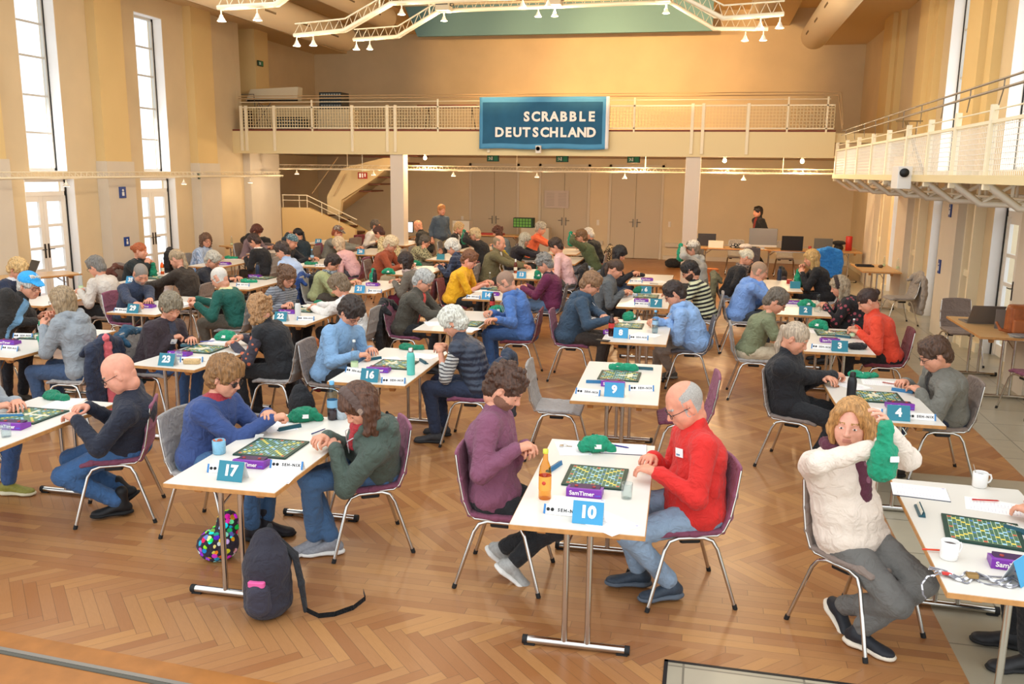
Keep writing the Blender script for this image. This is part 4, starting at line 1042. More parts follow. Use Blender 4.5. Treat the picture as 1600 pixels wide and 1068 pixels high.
# air ducts
for k, (x, z, r, y1) in enumerate(((-9.4, 5.83, .33, 22), (-8.25, 6.3, .28, 22), (2.16, 5.65, .30, 22), (.95, 6.25, .26, 22))):
    d = empty('air_duct', (x, 17, z)); tag(d, ('wide cream ventilation duct left, nearest the left wall', 'cream ventilation duct, second from the left wall', 'wide cream ventilation duct nearest the right wall', 'cream ventilation duct, second from the right wall')[k], 'duct')
    f = MB(); f.lathe([(r, -6), (r, y1-17-.12), (r*.94, y1-17-.03), (r*.75, y1-17), (0, y1-17)], n=28, ax='y'); f.V = [(a, -b_ if False else b_, c) for a, b_, c in f.V]; f.build('duct_body', mat('duct_cream', '#e4d0ac', .6), d)
    for i in range(6):
        y = -4.6+i*1.6; g = MB(); s = -1 if x > -3 else 1
        for j in range(8):
            a = R(-25); g.box(s*r*.93-.01, s*r*.93+.012, y+.06*j, y+.06*j+.03, -r*.42, -r*.30)
        g.build('grille', mat('grille_dark', '#7d6644', .7), d)
# hung green acoustic panel
mb = MB(); mb.prism([(-8.12, 6.15), (-.15, 6.13), (-.15, 7.0), (-8.5, 6.98)], 24.0, 24.12); mb.m = 1; mb.box(-8.5, -.15, 23.9, 24.0, 6.93, 6.98)
tag(mb.build('acoustic_panel', [mat('sage_green', '#7099a0', .8), CREAM]), 'wide sage green panel hung below the ceiling before the back wall', 'panel')
# pale dented crates and racks of the gallery
def lamp(name, loc, lab, grp, e=12, parentless=True, down=.16, k=1.0, col_=(1, .80, .56), lit=True):
    t = empty(name, loc); tag(t, lab, 'lamp', grp)
    f = MB(); f.tube([(0, 0, 0), (0, 0, -down*.45)], .012*k, 6); f.lathe([(.02*k, -down*.4), (.03*k, -down*.5), (.035*k, -down*.62), (.075*k, -down*.95), (.07*k, -down*.95), (.03*k, -down*.6)], n=16); f.build('lamp_shade', mat('lamp_white', '#efe6d4', .5), t)
    f = MB(); f.lathe([(0, -down*.97), (.06*k, -down*.97), (.05*k, -down*.75), (0, -down*.7)], n=14); f.build('bulb', mat('bulb_glow', '#fff0d2', .5, emit=9), t)
    if e: light('lamp_light', 'POINT', (0, 0, -down-.05), e, col_, .06, parent=t)
    return t
def truss(name, pts, y, lab, hangers=()):
    e = empty(name, (0, y, 0)); tag(e, lab, 'truss')
    f = MB(); P = [Vector((x, 0, z)) for x, z in pts]; W_ = mat('truss_white', '#efe3c4', .5)
    f.tube([tuple(p) for p in P], .034, 6); f.tube([(p.x, .12, p.z) for p in P], .02, 6); f.build('chord', W_, e)
    f = MB(); f.tube([(p.x, .06, p.z+.19) for p in P], .014, 6)
    for a, b_ in zip(P[:-1], P[1:]):
        L = (b_-a).length; n = max(2, int(L/.16)); 
        for i in range(n):
            q0 = a.lerp(b_, i/n); q1 = a.lerp(b_, (i+.5)/n); q2 = a.lerp(b_, (i+1)/n)
            f.tube([(q0.x, 0, q0.z), (q1.x, .06, q1.z+.19), (q2.x, 0, q2.z)], .008, 5, False)
    f.build('lattice', W_, e)
    for hx, hz_ in hangers: f = MB(); f.tube([(hx, .06, hz_), (hx, .06, 6.95)], .014, 6); f.build('hanger', W_, e)
    return e
truss('lighting_truss', [(-6.9, 4.70), (-6.01, 4.76), (-5.19, 5.16), (-.75, 5.22), (.06, 4.80), (.93, 4.84)], 14, 'white lattice lighting truss across the hall, middle one of three', ((-5.4, 5.1), (-.6, 5.15)))
truss('lighting_truss', [(-6.68, 4.91), (-5.81, 4.95), (-5.0, 5.38), (-.85, 5.42), (-.08, 4.96), (.82, 4.94)], 16, 'white lattice lighting truss across the hall, farthest of three', ((-5.2, 5.3), (-.8, 5.4)))
truss('lighting_truss', [(-6.8, 4.70), (-5.93, 4.72), (-5.2, 5.15), (-.6, 5.2), (.1, 4.75), (.95, 4.77)], 11.5, 'white lattice lighting truss across the hall, nearest of three')
k = 0
for y, L in ((14, [(-6.85, 4.68), (-6.55, 4.68), (-5.0, 5.13), (-3.0, 5.18), (-2.6, 5.18), (.6, 4.79), (.88, 4.79)]), (16, [(-6.62, 4.88), (-6.35, 4.88), (-4.9, 5.35), (-3.15, 5.38), (-2.85, 5.38), (-.9, 5.38), (.45, 4.9), (.75, 4.9)]), (11.5, [(-6.75, 4.67), (-6.2, 4.67)])):
    tn = {14: 'middle', 16: 'farthest', 11.5: 'nearest'}[y]
    for i, (x, z) in enumerate(L):
        lamp('spotlight', (x, y, z), 'small bell lamp number place %s from the left under the %s ceiling truss' % (('first', 'second', 'third', 'fourth', 'fifth', 'sixth', 'seventh', 'eighth')[i], tn), 'bell lamps under the ceiling trusses', 26, k=.85)
for x, z, y, nm in ((-4.85, 5.36, 15.8, 'left'), (-2.83, 5.4, 15.8, 'middle'), (-.95, 5.4, 15.8, 'right')):
    mb = MB(); mb.box(x-.13, x+.13, y-.1, y+.15, z-.02, z+.17, .01); mb.m = 1; mb.box(x-.11, x+.11, y-.12, y-.1, z+.07, z+.15); mb.lathe([(.035, -.05), (.035, .0), (.02, 0)], (x+.16, y, z+.08), 10, ax='y')
    tag(mb.build('projector', [mat('box_grey', '#b9ac92', .5), BLACK]), 'small boxy stage projector on the far truss, %s one' % nm, 'projector', 'projectors on the far truss')
# low lighting tracks
tr = empty('light_track', (0, 21, 2.52)); tag(tr, 'thin white light track running across under the gallery', 'track')
f = MB(); f.tube([(-10.9, 0, 0), (2.85, 0, .02)], .022, 6); f.tube([(-10.9, .06, .10), (2.85, .06, .12)], .008, 6)
for i in range(90): x = -10.8+i*.15; f.tube([(x, 0, 0), (x+.075, .06, .11), (x+.15, 0, 0)], .004, 4, False)
f.build('track_rail', CREAM, tr)
for x in (-9.0, -4.6, -1.5, 1.6): f = MB(); f.tube([(x, 0, .02), (x, 0, .42)], .008, 6); f.build('hanger', CREAM, tr)
for i, x in enumerate((-10.4, -8.3, -6.2, -4.1, -1.98, .75)): lamp('track_lamp', (x, 21, 2.50), 'small white lamp hanging from the track under the gallery, %s from the left' % ('first', 'second', 'third', 'fourth', 'fifth', 'sixth')[i], 'lamps on the track under the gallery', 16, k=.9, down=.12)
tr = empty('light_track', (-11.0, 16, 2.30)); tag(tr, 'thin white lattice light track running along the left wall', 'track')
f = MB(); f.tube([(0, -9, 0), (0, 5.4, .04)], .022, 6); f.tube([(-.06, -9, .10), (-.06, 5.4, .13)], .008, 6)
for i in range(96): y = -9+i*.15; f.tube([(0, y, 0), (-.06, y+.075, .11), (0, y+.15, 0)], .004, 4, False)
f.build('track_rail', CREAM, tr)
for i, (y, nm) in enumerate(((9.9, 'over the small laptop table'), (13.35, 'beside the glazed door nearest the camera'), (16.9, 'beside the glazed door farther away'), (19.7, 'before the plain wall near the stairs'))):
    f = lamp('track_lamp', (-11.0, y, 2.28), 'small white lamp on the left wall track, '+nm, 'lamps on the left wall track', 5, k=.9, down=.12)
for i, x in enumerate((-6.9, -1.75, .3, 2.0)):
    mb = empty('downlight', (x, 20.9, 2.92)); tag(mb, 'round bare downlight in the ceiling under the gallery, %s from the left' % ('first', 'second', 'third', 'fourth')[i], 'lamp', 'downlights under the gallery')
    f = MB(); f.lathe([(.07, 0), (.06, -.02), (.03, -.03), (.03, -.06)], n=14); f.build('lamp_socket', CREAM, mb); f = MB(); f.lathe([(.03, -.06), (.045, -.09), (.04, -.13), (0, -.15)], n=12); f.build('bulb', mat('bulb_glow', '#fff0d2', .5, emit=9), mb)
    light('lamp_light', 'POINT', (0, 0, -.2), 75, (1, .7, .38), .05, parent=mb)
# signs
SG = mat('exit_green', '#1f7a52', .5); SW = mat('sign_white', '#e8e8e4', .5)
def exit_sign(loc, M, lab, s=1.0):
    t = empty('exit_sign', loc); tag(t, lab, 'sign', 'green emergency exit signs'); t.matrix_world = Matrix.Translation(loc) @ M
    f = MB(); f.box(-.15*s, .15*s, 0, .03, -.075*s, .075*s); f.build('sign_box', mat('sign_dark', '#2e3c30', .5), t)
    f = MB(); f.m = 0; f.box(-.13*s, .0, -.003, 0, -.055*s, .055*s); f.m = 1; f.box(.02*s, .12*s, -.003, 0, -.06*s, .06*s)
    f.m = 2; f.tube([(-.09*s, -.005, .03*s), (-.07*s, -.005, 0), (-.10*s, -.005, -.035*s)], .008*s, 5); f.tube([(-.07*s, -.005, 0), (-.045*s, -.005, -.03*s)], .008*s, 5); f.tube([(-.11*s, -.005, .012*s), (-.05*s, -.005, .016*s)], .006*s, 5); f.box(-.035*s, -.012*s, -.006, -.003, -.04*s, .04*s)
    f.build('pictogram', [SG, SG, SW], t)
for i, x in enumerate((-5.1, -3.42, -1.75)): exit_sign((x, 20.9 if False else 20.6, 2.82), Matrix.Identity(4), 'green exit sign hung below the gallery, %s of three' % ('left', 'middle', 'right')[i])
exit_sign((-11.55, 21.5, 5.19), Matrix.Rotation(R(90), 4, 'Z') @ Matrix.Identity(4), 'green exit sign high on the left wall above the gallery', .9)
exit_sign((-11.37, 18.2, 2.33), Matrix.Rotation(R(90), 4, 'Z'), 'green exit sign on the pilaster beside the farther glazed door', .9)
def wallsign(name, loc, w_, h_, m1, m2, side, lab, cat='sign'):
    t = MB(); t.box(0, side*.02, -w_/2, w_/2, -h_/2, h_/2, .004); t.m = 1
    t.lathe([(0, side*.026), (w_*.13, side*.026), (w_*.13, side*.02)], (0, 0, h_*.18), 10, ax='x'); t.box(side*.02, side*.026, -w_*.16, w_*.16, -h_*.3, h_*.03)
    o = t.build(name, [m1, m2]); o.location = loc; tag(o, lab, cat)
BLUE = mat('sign_blue', '#1d3f88', .4)
wallsign('wheelchair_sign', (-11.36, 15.33, 2.02), .2, .22, BLUE, SW, 1, 'blue pictogram sign high on the left pilaster')
wallsign('wall_switch_box', (-11.36, 15.35, 1.05), .16, .18, BLUE, SW, 1, 'blue square switch box on the left pilaster', 'switch')
wallsign('wall_switch_box', (3.68, 15.1, 1.1), .12, .22, BLUE, SW, -1, 'blue switch box on the right wall pilaster', 'switch')
wallsign('wheelchair_sign', (3.68, 14.8, 2.0), .12, .2, BLUE, SW, -1, 'small blue pictogram sign under the right gallery')
RED = mat('sign_red', '#9c2a1e', .5)
mb = MB(); mb.box(-9.12, -8.86, 21.95, 21.98, 2.28, 2.45); mb.m = 1; mb.box(-9.08, -9.03, 21.94, 21.95, 2.31, 2.42); mb.box(-9.0, -8.97, 21.94, 21.95, 2.31, 2.42); mb.box(-8.93, -8.9, 21.94, 21.95, 2.33, 2.42); mb.tube([(-8.99, 21.96, 2.45), (-8.99, 21.96, 2.9)], .006, 5)
tag(mb.build('fire_sign', [RED, SW]), 'small red and white fire equipment sign under the gallery', 'sign')
# banner
bn = empty('banner', (-3.755, 19.88, 3.6)); tag(bn, 'blue and teal banner hung over the gallery railing with white capitals', 'banner')
f = MB(); nx, nz = 40, 20; wv, hv = 1.49, .575
def fz(u, v): return -.012*math.sin(u*9+v*3)*(.3+abs(v))-.008*math.sin(u*23-v*5)
vs = []; fs = []
for j in range(nz+1):
    for i in range(nx+1): u = -1+2*i/nx; v = -1+2*j/nz; vs.append((u*wv, fz(u, v), v*hv+.01*math.sin(u*7)*(v < 0)))
fm = []
for j in range(nz):
    for i in range(nx):
        fs.append((j*(nx+1)+i, j*(nx+1)+i+1, (j+1)*(nx+1)+i+1, (j+1)*(nx+1)+i)); fm.append(1 if 1 <= i < nx-2 and 2 <= j < nz-2 else (2 if i >= nx-1 else 0))
me = mesh_from('banner', vs, fs, [mat('banner_light', '#4f94c0', .8, var=.05, scale=3), mat('banner_teal', '#215c80', .8, var=.08, scale=3), mat('banner_white', '#e8e8e8', .8)], fm)
o = put('banner_cloth', me, bn); so = o.modifiers.new('s', 'SOLIDIFY'); so.thickness = .004; so.offset = 1
RX = Matrix.Rotation(R(90), 4, 'X'); SWH = mat('letter_white', '#f4f0ea', .7)
for ch, (t_, x, z) in enumerate((('SCRABBLE', 1.20, .13), ('DEUTSCHLAND', 1.20, -.215))):
    cw = .205; n = len(t_)
    for i, c in enumerate(t_):
        xx = x-(n-1-i)*cw*1.03-.10; text('letter', c, .285, SWH, bn, Matrix.Translation((xx, -.035, z)) @ RX, .012)
mb = MB(); mb.box(-3.9, -3.78, 19.75, 19.86, 2.93, 3.1, .01); mb.m = 1; mb.lathe([(.045, -.02), (.045, 0), (0, .0)], (-3.84, 19.75, 3.03), 14, ax='y')
tag(mb.build('camera_head', [WHITEP, BLACK]), 'small white camera clamped to the gallery edge under the banner', 'camera')
mb = MB(); mb.box(2.30, 2.47, 11.9, 12.3, 2.36, 2.64, .01); mb.m = 1; mb.lathe([(0, .0), (.055, 0), (.055, .03), (0, .03)], (2.37, 11.87, 2.56), 18, ax='y')
tag(mb.build('camera_head', [WHITEP, BLACK]), 'white box with round black lens on the right gallery edge', 'camera')
# things standing on the gallery
BO = dict(bev=.01)
def boxthing(name, x0, x1, y0, y1, z0, z1, m, lab, cat, extra=None, grp=None):
    f = MB(); f.box(x0, x1, y0, y1, z0, z1, .008)
    if extra: extra(f)
    tag(f.build(name, m if isinstance(m, list) else [m]), lab, cat, grp)
boxthing('white_crate', -11.55, -9.98, 21.2, 21.9, 3.4, 4.12, mat('crate_white', '#cdbb98', .6), 'tall pale crate on the gallery at far left', 'crate')
mb = MB(); mb.prism([(-11.75, 4.22), (-10.32, 4.22), (-10.28, 4.55), (-11.6, 4.5)], 21.0, 21.25); mb.m = 1
mb.box(-11.7, -10.3, 20.98, 21.0, 4.20, 4.24); tag(mb.build('screen_case', [mat('case_cream', '#d8ccb0', .5), BLACK]), 'slim white case lying on top of the pale crate', 'case')
def knobs(f):
    f.m = 1
    for j in range(4):
        for i in range(8): f.box(-9.80+.07*i, -9.76+.07*i, 21.28, 21.3, 4.10+.09*j, 4.13+.09*j)
boxthing('amplifier_rack', -9.86, -9.25, 21.3, 21.8, 4.03, 4.44, [mat('rack_dark', '#1f2a30', .5), mat('knob_light', '#a8b0b0', .4)], 'dark amplifier rack with knobs on top of the gallery cupboard', 'equipment', knobs)
boxthing('cupboard', -9.9, -9.03, 21.25, 21.9, 3.4, 4.02, mat('cupboard_white', '#d2c6a8', .6), 'white cupboard on the gallery under the amplifier rack', 'cupboard')
boxthing('mixing_desk', -10.72, -9.98, 20.5, 20.95, 3.4, 3.78, [mat('rack_dark', '#1f2a30', .5), mat('knob_light', '#a8b0b0', .4)], 'dark mixing desk on the gallery floor beside the cupboard', 'equipment', lambda f: [f.box(-10.68+.09*i, -10.63+.09*i, 20.48, 20.5, 3.5+.08*j, 3.54+.08*j, m=1) for i in range(7) for j in range(3)])
boxthing('loudspeaker', -12.0, -11.55, 20.6, 21.0, 3.4, 3.95, [mat('speaker_brown', '#4a3a2c', .7)], 'dark loudspeaker on the gallery floor at far left', 'loudspeaker')
t = empty('folding_table', (-6.4, 21.4, 3.4)); tag(t, 'brown folding table standing behind the gallery railing', 'table')
f = MB(); f.box(-.75, .75, -.35, .35, .66, .70, .004); f.build('tabletop', mat('brown_top', '#8a4a2a', .5), t)
for x in (-.6, .6): f = MB(); f.tube([(x, -.3, 0), (x*.93, 0, .66)], .015, 8); f.tube([(x, .3, 0), (x*.93, 0, .66)], .015, 8); f.build('leg', STEEL, t)
t = empty('music_stand', (-11.2, 20.7, 3.4)); tag(t, 'thin dark wire stands leaning by the gallery railing', 'stand')
f = MB(); f.tube([(-.3, 0, 0), (.25, .1, .75)], .012, 6); f.tube([(.35, 0, 0), (-.1, .1, .78)], .012, 6); f.tube([(-.5, 0, .95), (-.15, 0, .95), (-.12, 0, .3)], .012, 6); f.tube(arc((.0, 0, .65), .07, 0, 360, 16), .008, 6); f.build('stand_frame', RAILM, t)
t = empty('easel', (3.05, 15.3, 2.53)); tag(t, 'folded metal easel leaning on the right gallery', 'stand')
f = MB(); f.tube([(-.2, 0, .85), (.2, 0, .85)], .012, 6); f.tube([(-.05, 0, .85), (.35, .2, 0)], .03, 4); f.tube([(.1, 0, .3), (.12, 0, .86)], .012, 6); f.tube([(-.15, 0, .3), (.1, 0, .32)], .012, 6); f.build('easel_frame', mat('easel_bronze', '#8d7650', .4, .4), t)
# ---------------------------------------------------------------- tables and chairs
CHROME = mat('chrome', '#c9c6c0', .16, 1.0)
DCHROME = mat('dark_foot', '#55524c', .35, .6)
TOP = mat('table_top_white', '#dcd7cd', .35)
TOPW = mat('table_top_beech', '#d2ac78', .4, var=.05, scale=6)
BEECH = mat('beech_edge', '#c08a50', .5, var=.15, scale=25)
RUB = mat('rubber', '#1b1b1b', .7)
TL, TW, TH = 1.50, .70, .735
def make_table(top=TOP, L=TL, Wd=TW):
    t = empty('folding_table'); a, b_ = Wd/2, L/2
    f = MB(); f.box(-a+.004, a-.004, -b_+.004, b_-.004, TH-.004, TH, 0, None, 0); f.box(-a, a, -b_, b_, TH-.028, TH-.003, .003, None, 1); f.build('tabletop', [top, BEECH], t)
    f = MB(); f.box(-.02, .02, -b_+.22, b_-.22, TH-.075, TH-.045); f.build('rail', CHROME, t)
    for s in (-1, 1):
        y = s*(b_-.13)
        for q in (-1, 1):
            f = MB(); f.tube([(q*.062, y, .03), (q*.062, y, TH-.05)], .0165, 12); f.tube([(q*.062, y-s*.02, TH-.16), (q*.01, y-s*.17, TH-.05)], .006, 6); f.build('leg', CHROME, t)
            f = MB(); f.prism([(y-.035, TH-.029), (y+.035, TH-.029), (y+.035, TH-.06), (y+.015, TH-.085), (y-.015, TH-.085), (y-.035, TH-.06)], q*a*.56-.022, q*a*.56+.022, plane='yz'); f.build('corner_block', BEECH, t)
        f = MB(); f.tube([(-.27, y, .026), (.27, y, .026)], .022, 12); f.m = 1
        for q in (-1, 1): f.tube([(q*.29, y, .026), (q*.262, y, .026)], .0245, 12); f.box(q*.25-.03, q*.25+.03, y-.02, y+.02, 0, .012)
        f.build('foot_bar', [CHROME if s < 0 else CHROME, RUB], t)
        f = MB(); f.box(-a*.62, a*.62, y-.02, y+.02, TH-.05, TH-.029); f.build('cross_rail', CHROME, t)
    return t
def chair_meshes():
    b = Blob()
    for i in range(21):
        y = -.19+.38*i/20; c = 1-(abs(y)/.19)**2
        b.chain([v3(-.185, y, .462-.004*c), v3(-.02, y, .452-.010*c), v3(.14, y, .457-.008*c), v3(.205, y, .440)], [.015, .016, .016, .013], .02)
    sv, sf = b.mesh(.007)
    b = Blob()
    for i in range(21):
        y = -.19+.38*i/20; c = 1-(abs(y)/.19)**2
        b.chain([v3(-.190-.012*c, y, .475), v3(-.222-.016*c, y, .55), v3(-.245-.018*c, y*.99, .68), v3(-.272-.010*c, y*.93, .845+.012*c)], [.013, .013, .012, .010], .02)
    bv, bf = b.mesh(.007)
    return (sv, sf), (bv, bf)
_CM = {}
_SB = chair_meshes()
def make_chair(kind):
    c = {'mauve': ('#8d5068', '#7d4259'), 'grey': ('#9a948f', '#a09a96'), 'taupe': ('#86766c', '#8a7a70'), 'maroon': ('#6e2a34', '#74303a'), 'red': ('#9c3a34', '#a04038'), 'darkgrey': ('#5c5a60', '#605e64')}[kind]
    t = empty('stacking_chair')
    if kind not in _CM:
        m = cloth(c[0]); m2 = cloth(c[1])
        me1 = mesh_from('seat', *_SB[0], [m2]); me2 = mesh_from('backrest', *_SB[1], [m])
        f = MB(); legs = []
        for s in (-1, 1):
            g = MB(); g.tube([(.262, s*.250, .012), (.165, s*.212, .365), (.135, s*.200, .412), (.08, s*.192, .428), (-.0, s*.19, .428)], .0115, 10); g.m = 1; g.tube([(.266, s*.252, 0), (.258, s*.249, .028)], .0145, 10); legs.append(g.mesh('leg', CHROME, RUB))
            g = MB(); g.tube([(-.262, s*.250, .012), (-.150, s*.212, .365), (-.120, s*.200, .412), (-.07, s*.192, .428), (0, s*.19, .428)], .0115, 10); g.m = 1; g.tube([(-.266, s*.252, 0), (-.258, s*.249, .028)], .0145, 10); legs.append(g.mesh('leg', CHROME, RUB))
        bf_ = []
        for s in (-1, 1): g = MB(); g.tube([(.02, s*.19, .440), (-.15, s*.195, .440), (-.188, s*.198, .470), (-.222, s*.200, .55), (-.247, s*.198, .68), (-.272, s*.186, .835)], .008, 8); bf_.append(g.mesh('back_frame', CHROME))
        g = MB(); g.tube([(.07, -.19, .425), (.07, .19, .425)], .007, 8); g.tube([(-.07, -.19, .425), (-.07, .19, .425)], .007, 8); cr = g.mesh('cross_bar', CHROME)
        br = []
        for s in (-1, 1): g = MB(); g.box(-.06, .06, s*.17, s*.10, .385, .440, .008); br.append(g.mesh('seat_clip', BLACK))
        _CM[kind] = (me1, me2, legs, bf_, cr, br)
    me1, me2, legs, bf_, cr, br = _CM[kind]
    put('seat', me1, t); put('backrest', me2, t)
    for l in legs: put('leg', l, t)
    put('cross_bar', cr, t)
    for q in bf_: put('back_frame', q, t)
    for q in br: put('seat_clip', q, t)
    return t
_CH = {}
CNAME = {'mauve': 'mauve', 'grey': 'light grey', 'taupe': 'taupe', 'maroon': 'maroon', 'red': 'dull red', 'darkgrey': 'dark grey'}
def chair(kind, x, y, rz, lab, grp='upholstered stacking chairs in the hall'):
    if kind not in _CH: t = _CH[kind] = make_chair(kind)
    else: t = copy_tree(_CH[kind])
    t.location = (x, y, 0); t.rotation_euler = (0, 0, rz); tag(t, lab, 'chair', grp); return t
# ---------------------------------------------------------------- the things on the tables
PAPER = mat('paper', '#f0ece8', .8); PRINT = mat('print_grey', '#8c8c92', .8); LILAC = mat('print_lilac', '#b9b4cc', .8)
TEAL = {'teal': mat('card_teal', '#2f7f92', .6), 'blue': mat('card_blue', '#3f97c4', .6)}
CBLUE = mat('card_edge_blue', '#3f7fb8', .6)
VIO = mat('timer_violet', '#7a2fa0', .4); VIO2 = mat('timer_dark', '#3a1c48', .5)
def T4(x, y, z, rz=0, rx=0): return Matrix.Translation((x, y, z)) @ Matrix.Rotation(rz, 4, 'Z') @ Matrix.Rotation(rx, 4, 'X')
def wcopy(proto, M):
    c = copy_tree(proto); c.matrix_world = M; return c
_PROTO = {}
def place(kind, make, M, lab, cat, grp):
    """first use moves the master itself, later uses copy it with its parts"""
    if kind not in _PROTO: o = _PROTO[kind] = make()
    else: o = copy_tree(_PROTO[kind])
    o.location = M.translation; o.rotation_euler = M.to_euler(); tag(o, lab, cat, grp); return o
TILT = R(62)
def numcard(num, x, y, rz, z=TH, tone='teal', who=None, blank=False):
    t = empty('number_card'); f = MB(); w_, h_ = .080, .118; a = R(22)
    for s in (-1, 1):
        T = Matrix.Translation((0, s*h_*math.sin(a)-0, 0)) @ Matrix.Rotation(s*a, 4, 'X')
        f.box(-w_, w_, -.0008, .0008, 0, h_, 0, T, 0 if s < 0 else 1)
    f.build('card', [TEAL[tone], PAPER], t)
    if not blank:
        M = Matrix.Translation((0, -h_*math.sin(a)-.0016, 0)) @ Matrix.Rotation(-a, 4, 'X') @ Matrix.Translation((0, -.0012, h_*.52)) @ RX
        text('numeral', str(num), .085, SWH, t, M, .0042)
    t.location = (x, y, z+.001); t.rotation_euler = (0, 0, rz)
    tag(t, who or 'teal tent card with white number %s on its table' % num, 'card', 'number cards on the tables'); return t
def mk_sponsor():
    t = empty('sponsor_card'); f = MB(); w_, h_ = .105, .052; a = R(24)
    for s in (-1, 1):
        T = Matrix.Translation((0, s*h_*math.sin(a), 0)) @ Matrix.Rotation(s*a, 4, 'X')
        f.box(-w_, w_, -.0006, .0006, 0, h_, 0, T, 0)
        if s < 0:
            for q in (-1, 1): f.box(q*w_-(.012 if q > 0 else 0), q*w_+(0 if q > 0 else .012), -.0012, 0, 0, h_, 0, T, 1)
    f.build('card', [PAPER, CBLUE], t)
    M = Matrix.Translation((0, -h_*math.sin(a), 0)) @ Matrix.Rotation(-a, 4, 'X') @ Matrix.Translation((.030, -.0016, h_*.5)) @ RX
    text('lettering', 'SEH-NIX', .024, BLACK, t, M, .0008, 'CENTER', 1.35)
    f = MB()
    for q in (-.080, -.057): f.lathe([(0, 0), (.0095, 0), (.0095, .0008), (0, .0008)], (q, 0, 0), 14, ax='z')
    o = f.build('dots', BLACK, t); o.matrix_local = Matrix.Translation((0, -h_*math.sin(a), 0)) @ Matrix.Rotation(-a, 4, 'X') @ Matrix.Translation((0, -.0016, h_*.5)) @ RX
    return t
def mk_timer():
    t = empty('game_timer'); f = MB()
    f.prism([(-.055, 0), (.055, 0), (.055, .030), (-.04, .048), (-.055, .046)], -.10, .10, plane='yz'); f.m = 1
    f.box(-.085, .085, -.035, .045, .036, .046, .003)
    f.build('timer_body', [VIO, VIO2], t)
    f = MB(); f.lathe([(.010, 0), (.010, .006), (0, .007)], (-.05, 0, .045), 12); f.lathe([(.010, 0), (.010, .006), (0, .007)], (.05, 0, .045), 12); f.build('button', mat('button_red', '#a03030', .4), t)
    text('lettering', 'SamTimer', .034, SWH, t, Matrix.Translation((-.012, -.0562, .023)) @ RX, .0006)
    text('lettering', '.com', .018, mat('letter_blue', '#6a6ae0', .6), t, Matrix.Translation((.077, -.0562, .017)) @ RX, .0002)
    return t
PRE = {}
_tw = ['0,0', '0,7', '0,14', '7,0', '7,14', '14,0', '14,7', '14,14']
def prem(i, j):
    a, b_ = min(i, 14-i), min(j, 14-j)
    if (a, b_) in ((0, 0), (0, 7), (7, 0)): return 4
    if (i, j) == (7, 7) or (a == b_ and 1 <= a <= 4): return 3
    if (a, b_) in ((1, 5), (5, 1), (5, 5)): return 2
    if (a, b_) in ((0, 3), (3, 0), (2, 6), (6, 2), (6, 6), (3, 7), (7, 3)): return 1
    return 0
BM = [mat('board_green', '#1f5a44', .5), mat('board_lightblue', '#8fc0dc', .5), mat('board_blue', '#2f6fb0', .5), mat('board_yellow', '#dcc23c', .5), mat('board_red', '#c2452e', .5), mat('board_rim', '#123a30', .5), mat('board_line', '#c9d8a8', .6), mat('tile_cream', '#e6dcc0', .5)]
def mk_board(tiles=0, seed=0):
    t = empty('word_game_board'); f = MB(); s = .18
    f.box(-s, s, -s, s, .0, .010, .002, None, 5); f.lathe([(.07, 0), (.07, -.001)], (0, 0, 0), 10, m=5)
    g = .155; f.box(-g, g, -g, g, .010, .0105, 0, None, 6); c = 2*g/15
    for i in range(15):
        for j in range(15):
            x, y = -g+c*(i+.5), -g+c*(j+.5); k = prem(i, j); h = c*.44
            # premium colours spread along the diagonals as printed
            f.add([(x-h, y-h, .0108), (x+h, y-h, .0108), (x+h, y+h, .0108), (x-h, y+h, .0108)], [(0, 1, 2, 3)], False, k)
    f.build('board', BM, t)
    rnd = random.Random(seed)
    if tiles:
        cells = set(); x, y = 7, 7
        for w_ in range(tiles):
            hz = w_ % 2 == 0; n = rnd.randint(3, 7); o = rnd.randint(0, n-1)
            cx, cy = rnd.choice(sorted(cells)) if cells else (7, 7)
            for k in range(n):
                a, b_ = (cx-o+k, cy) if hz else (cx, cy-o+k)
                if 0 <= a < 15 and 0 <= b_ < 15: cells.add((a, b_))
        q = MB(); h = c*.45
        for a, b_ in sorted(cells): x, y = -g+c*(a+.5), -g+c*(b_+.5); q.box(x-h, x+h, y-h, y+h, .0108, .0155)
        o = q.build('letter_tiles', BM[7], t); o['kind'] = 'stuff'
    return t
GREEN = cloth('#14906a'); GREEND = cloth('#0f7a58')
def bag_mesh(kind, seed):
    b = Blob(); rnd = random.Random(seed)
    if kind == 'lump':
        b.ell((0, 0, .045), (.085, .065, .052), k=.03); b.ell((.04, .02, .055), (.06, .05, .04), k=.02); b.ell((-.05, -.01, .03), (.06, .05, .032), k=.02); b.cap((.08, 0, .03), (.11, -.01, .022), .022, .030, .02)
    elif kind == 'flat':
        b.ell((0, 0, .018), (.10, .06, .022), k=.03); b.ell((-.04, .02, .03), (.06, .04, .022), k=.02); b.cap((.07, 0, .018), (.13, .01, .016), .022, .028, .02)
    elif kind == 'roll':
        b.cap((-.10, 0, .026), (.10, .005, .026), .024, .030, .02); b.cap((-.03, 0, .03), (.12, .01, .022), .03, .026, .02)
    elif kind == 'tall':
        b.chain([v3(0, 0, .04), v3(0, 0, .10), v3(.005, 0, .17)], [.055, .045, .022], .03); b.ell((.005, 0, .195), (.03, .03, .02), k=.015)
    elif kind == 'hang':
        b.chain([v3(0, 0, 0), v3(0, 0, -.09), v3(0, .01, -.17)], [.030, .052, .066], .03, 1.0); b.cap((0, 0, .0), (.0, .0, .04), .026, .036, .02)
    f = lambda V: .009*(1-2*np.abs(vn(V, .035, seed)))+.004*vn(V, .012, seed+3)
    V, F = b.mesh(.0045, f)
    if kind not in ('hang',): V[:, 2] = np.maximum(V[:, 2], .001)
    return V, F
_BG = {}
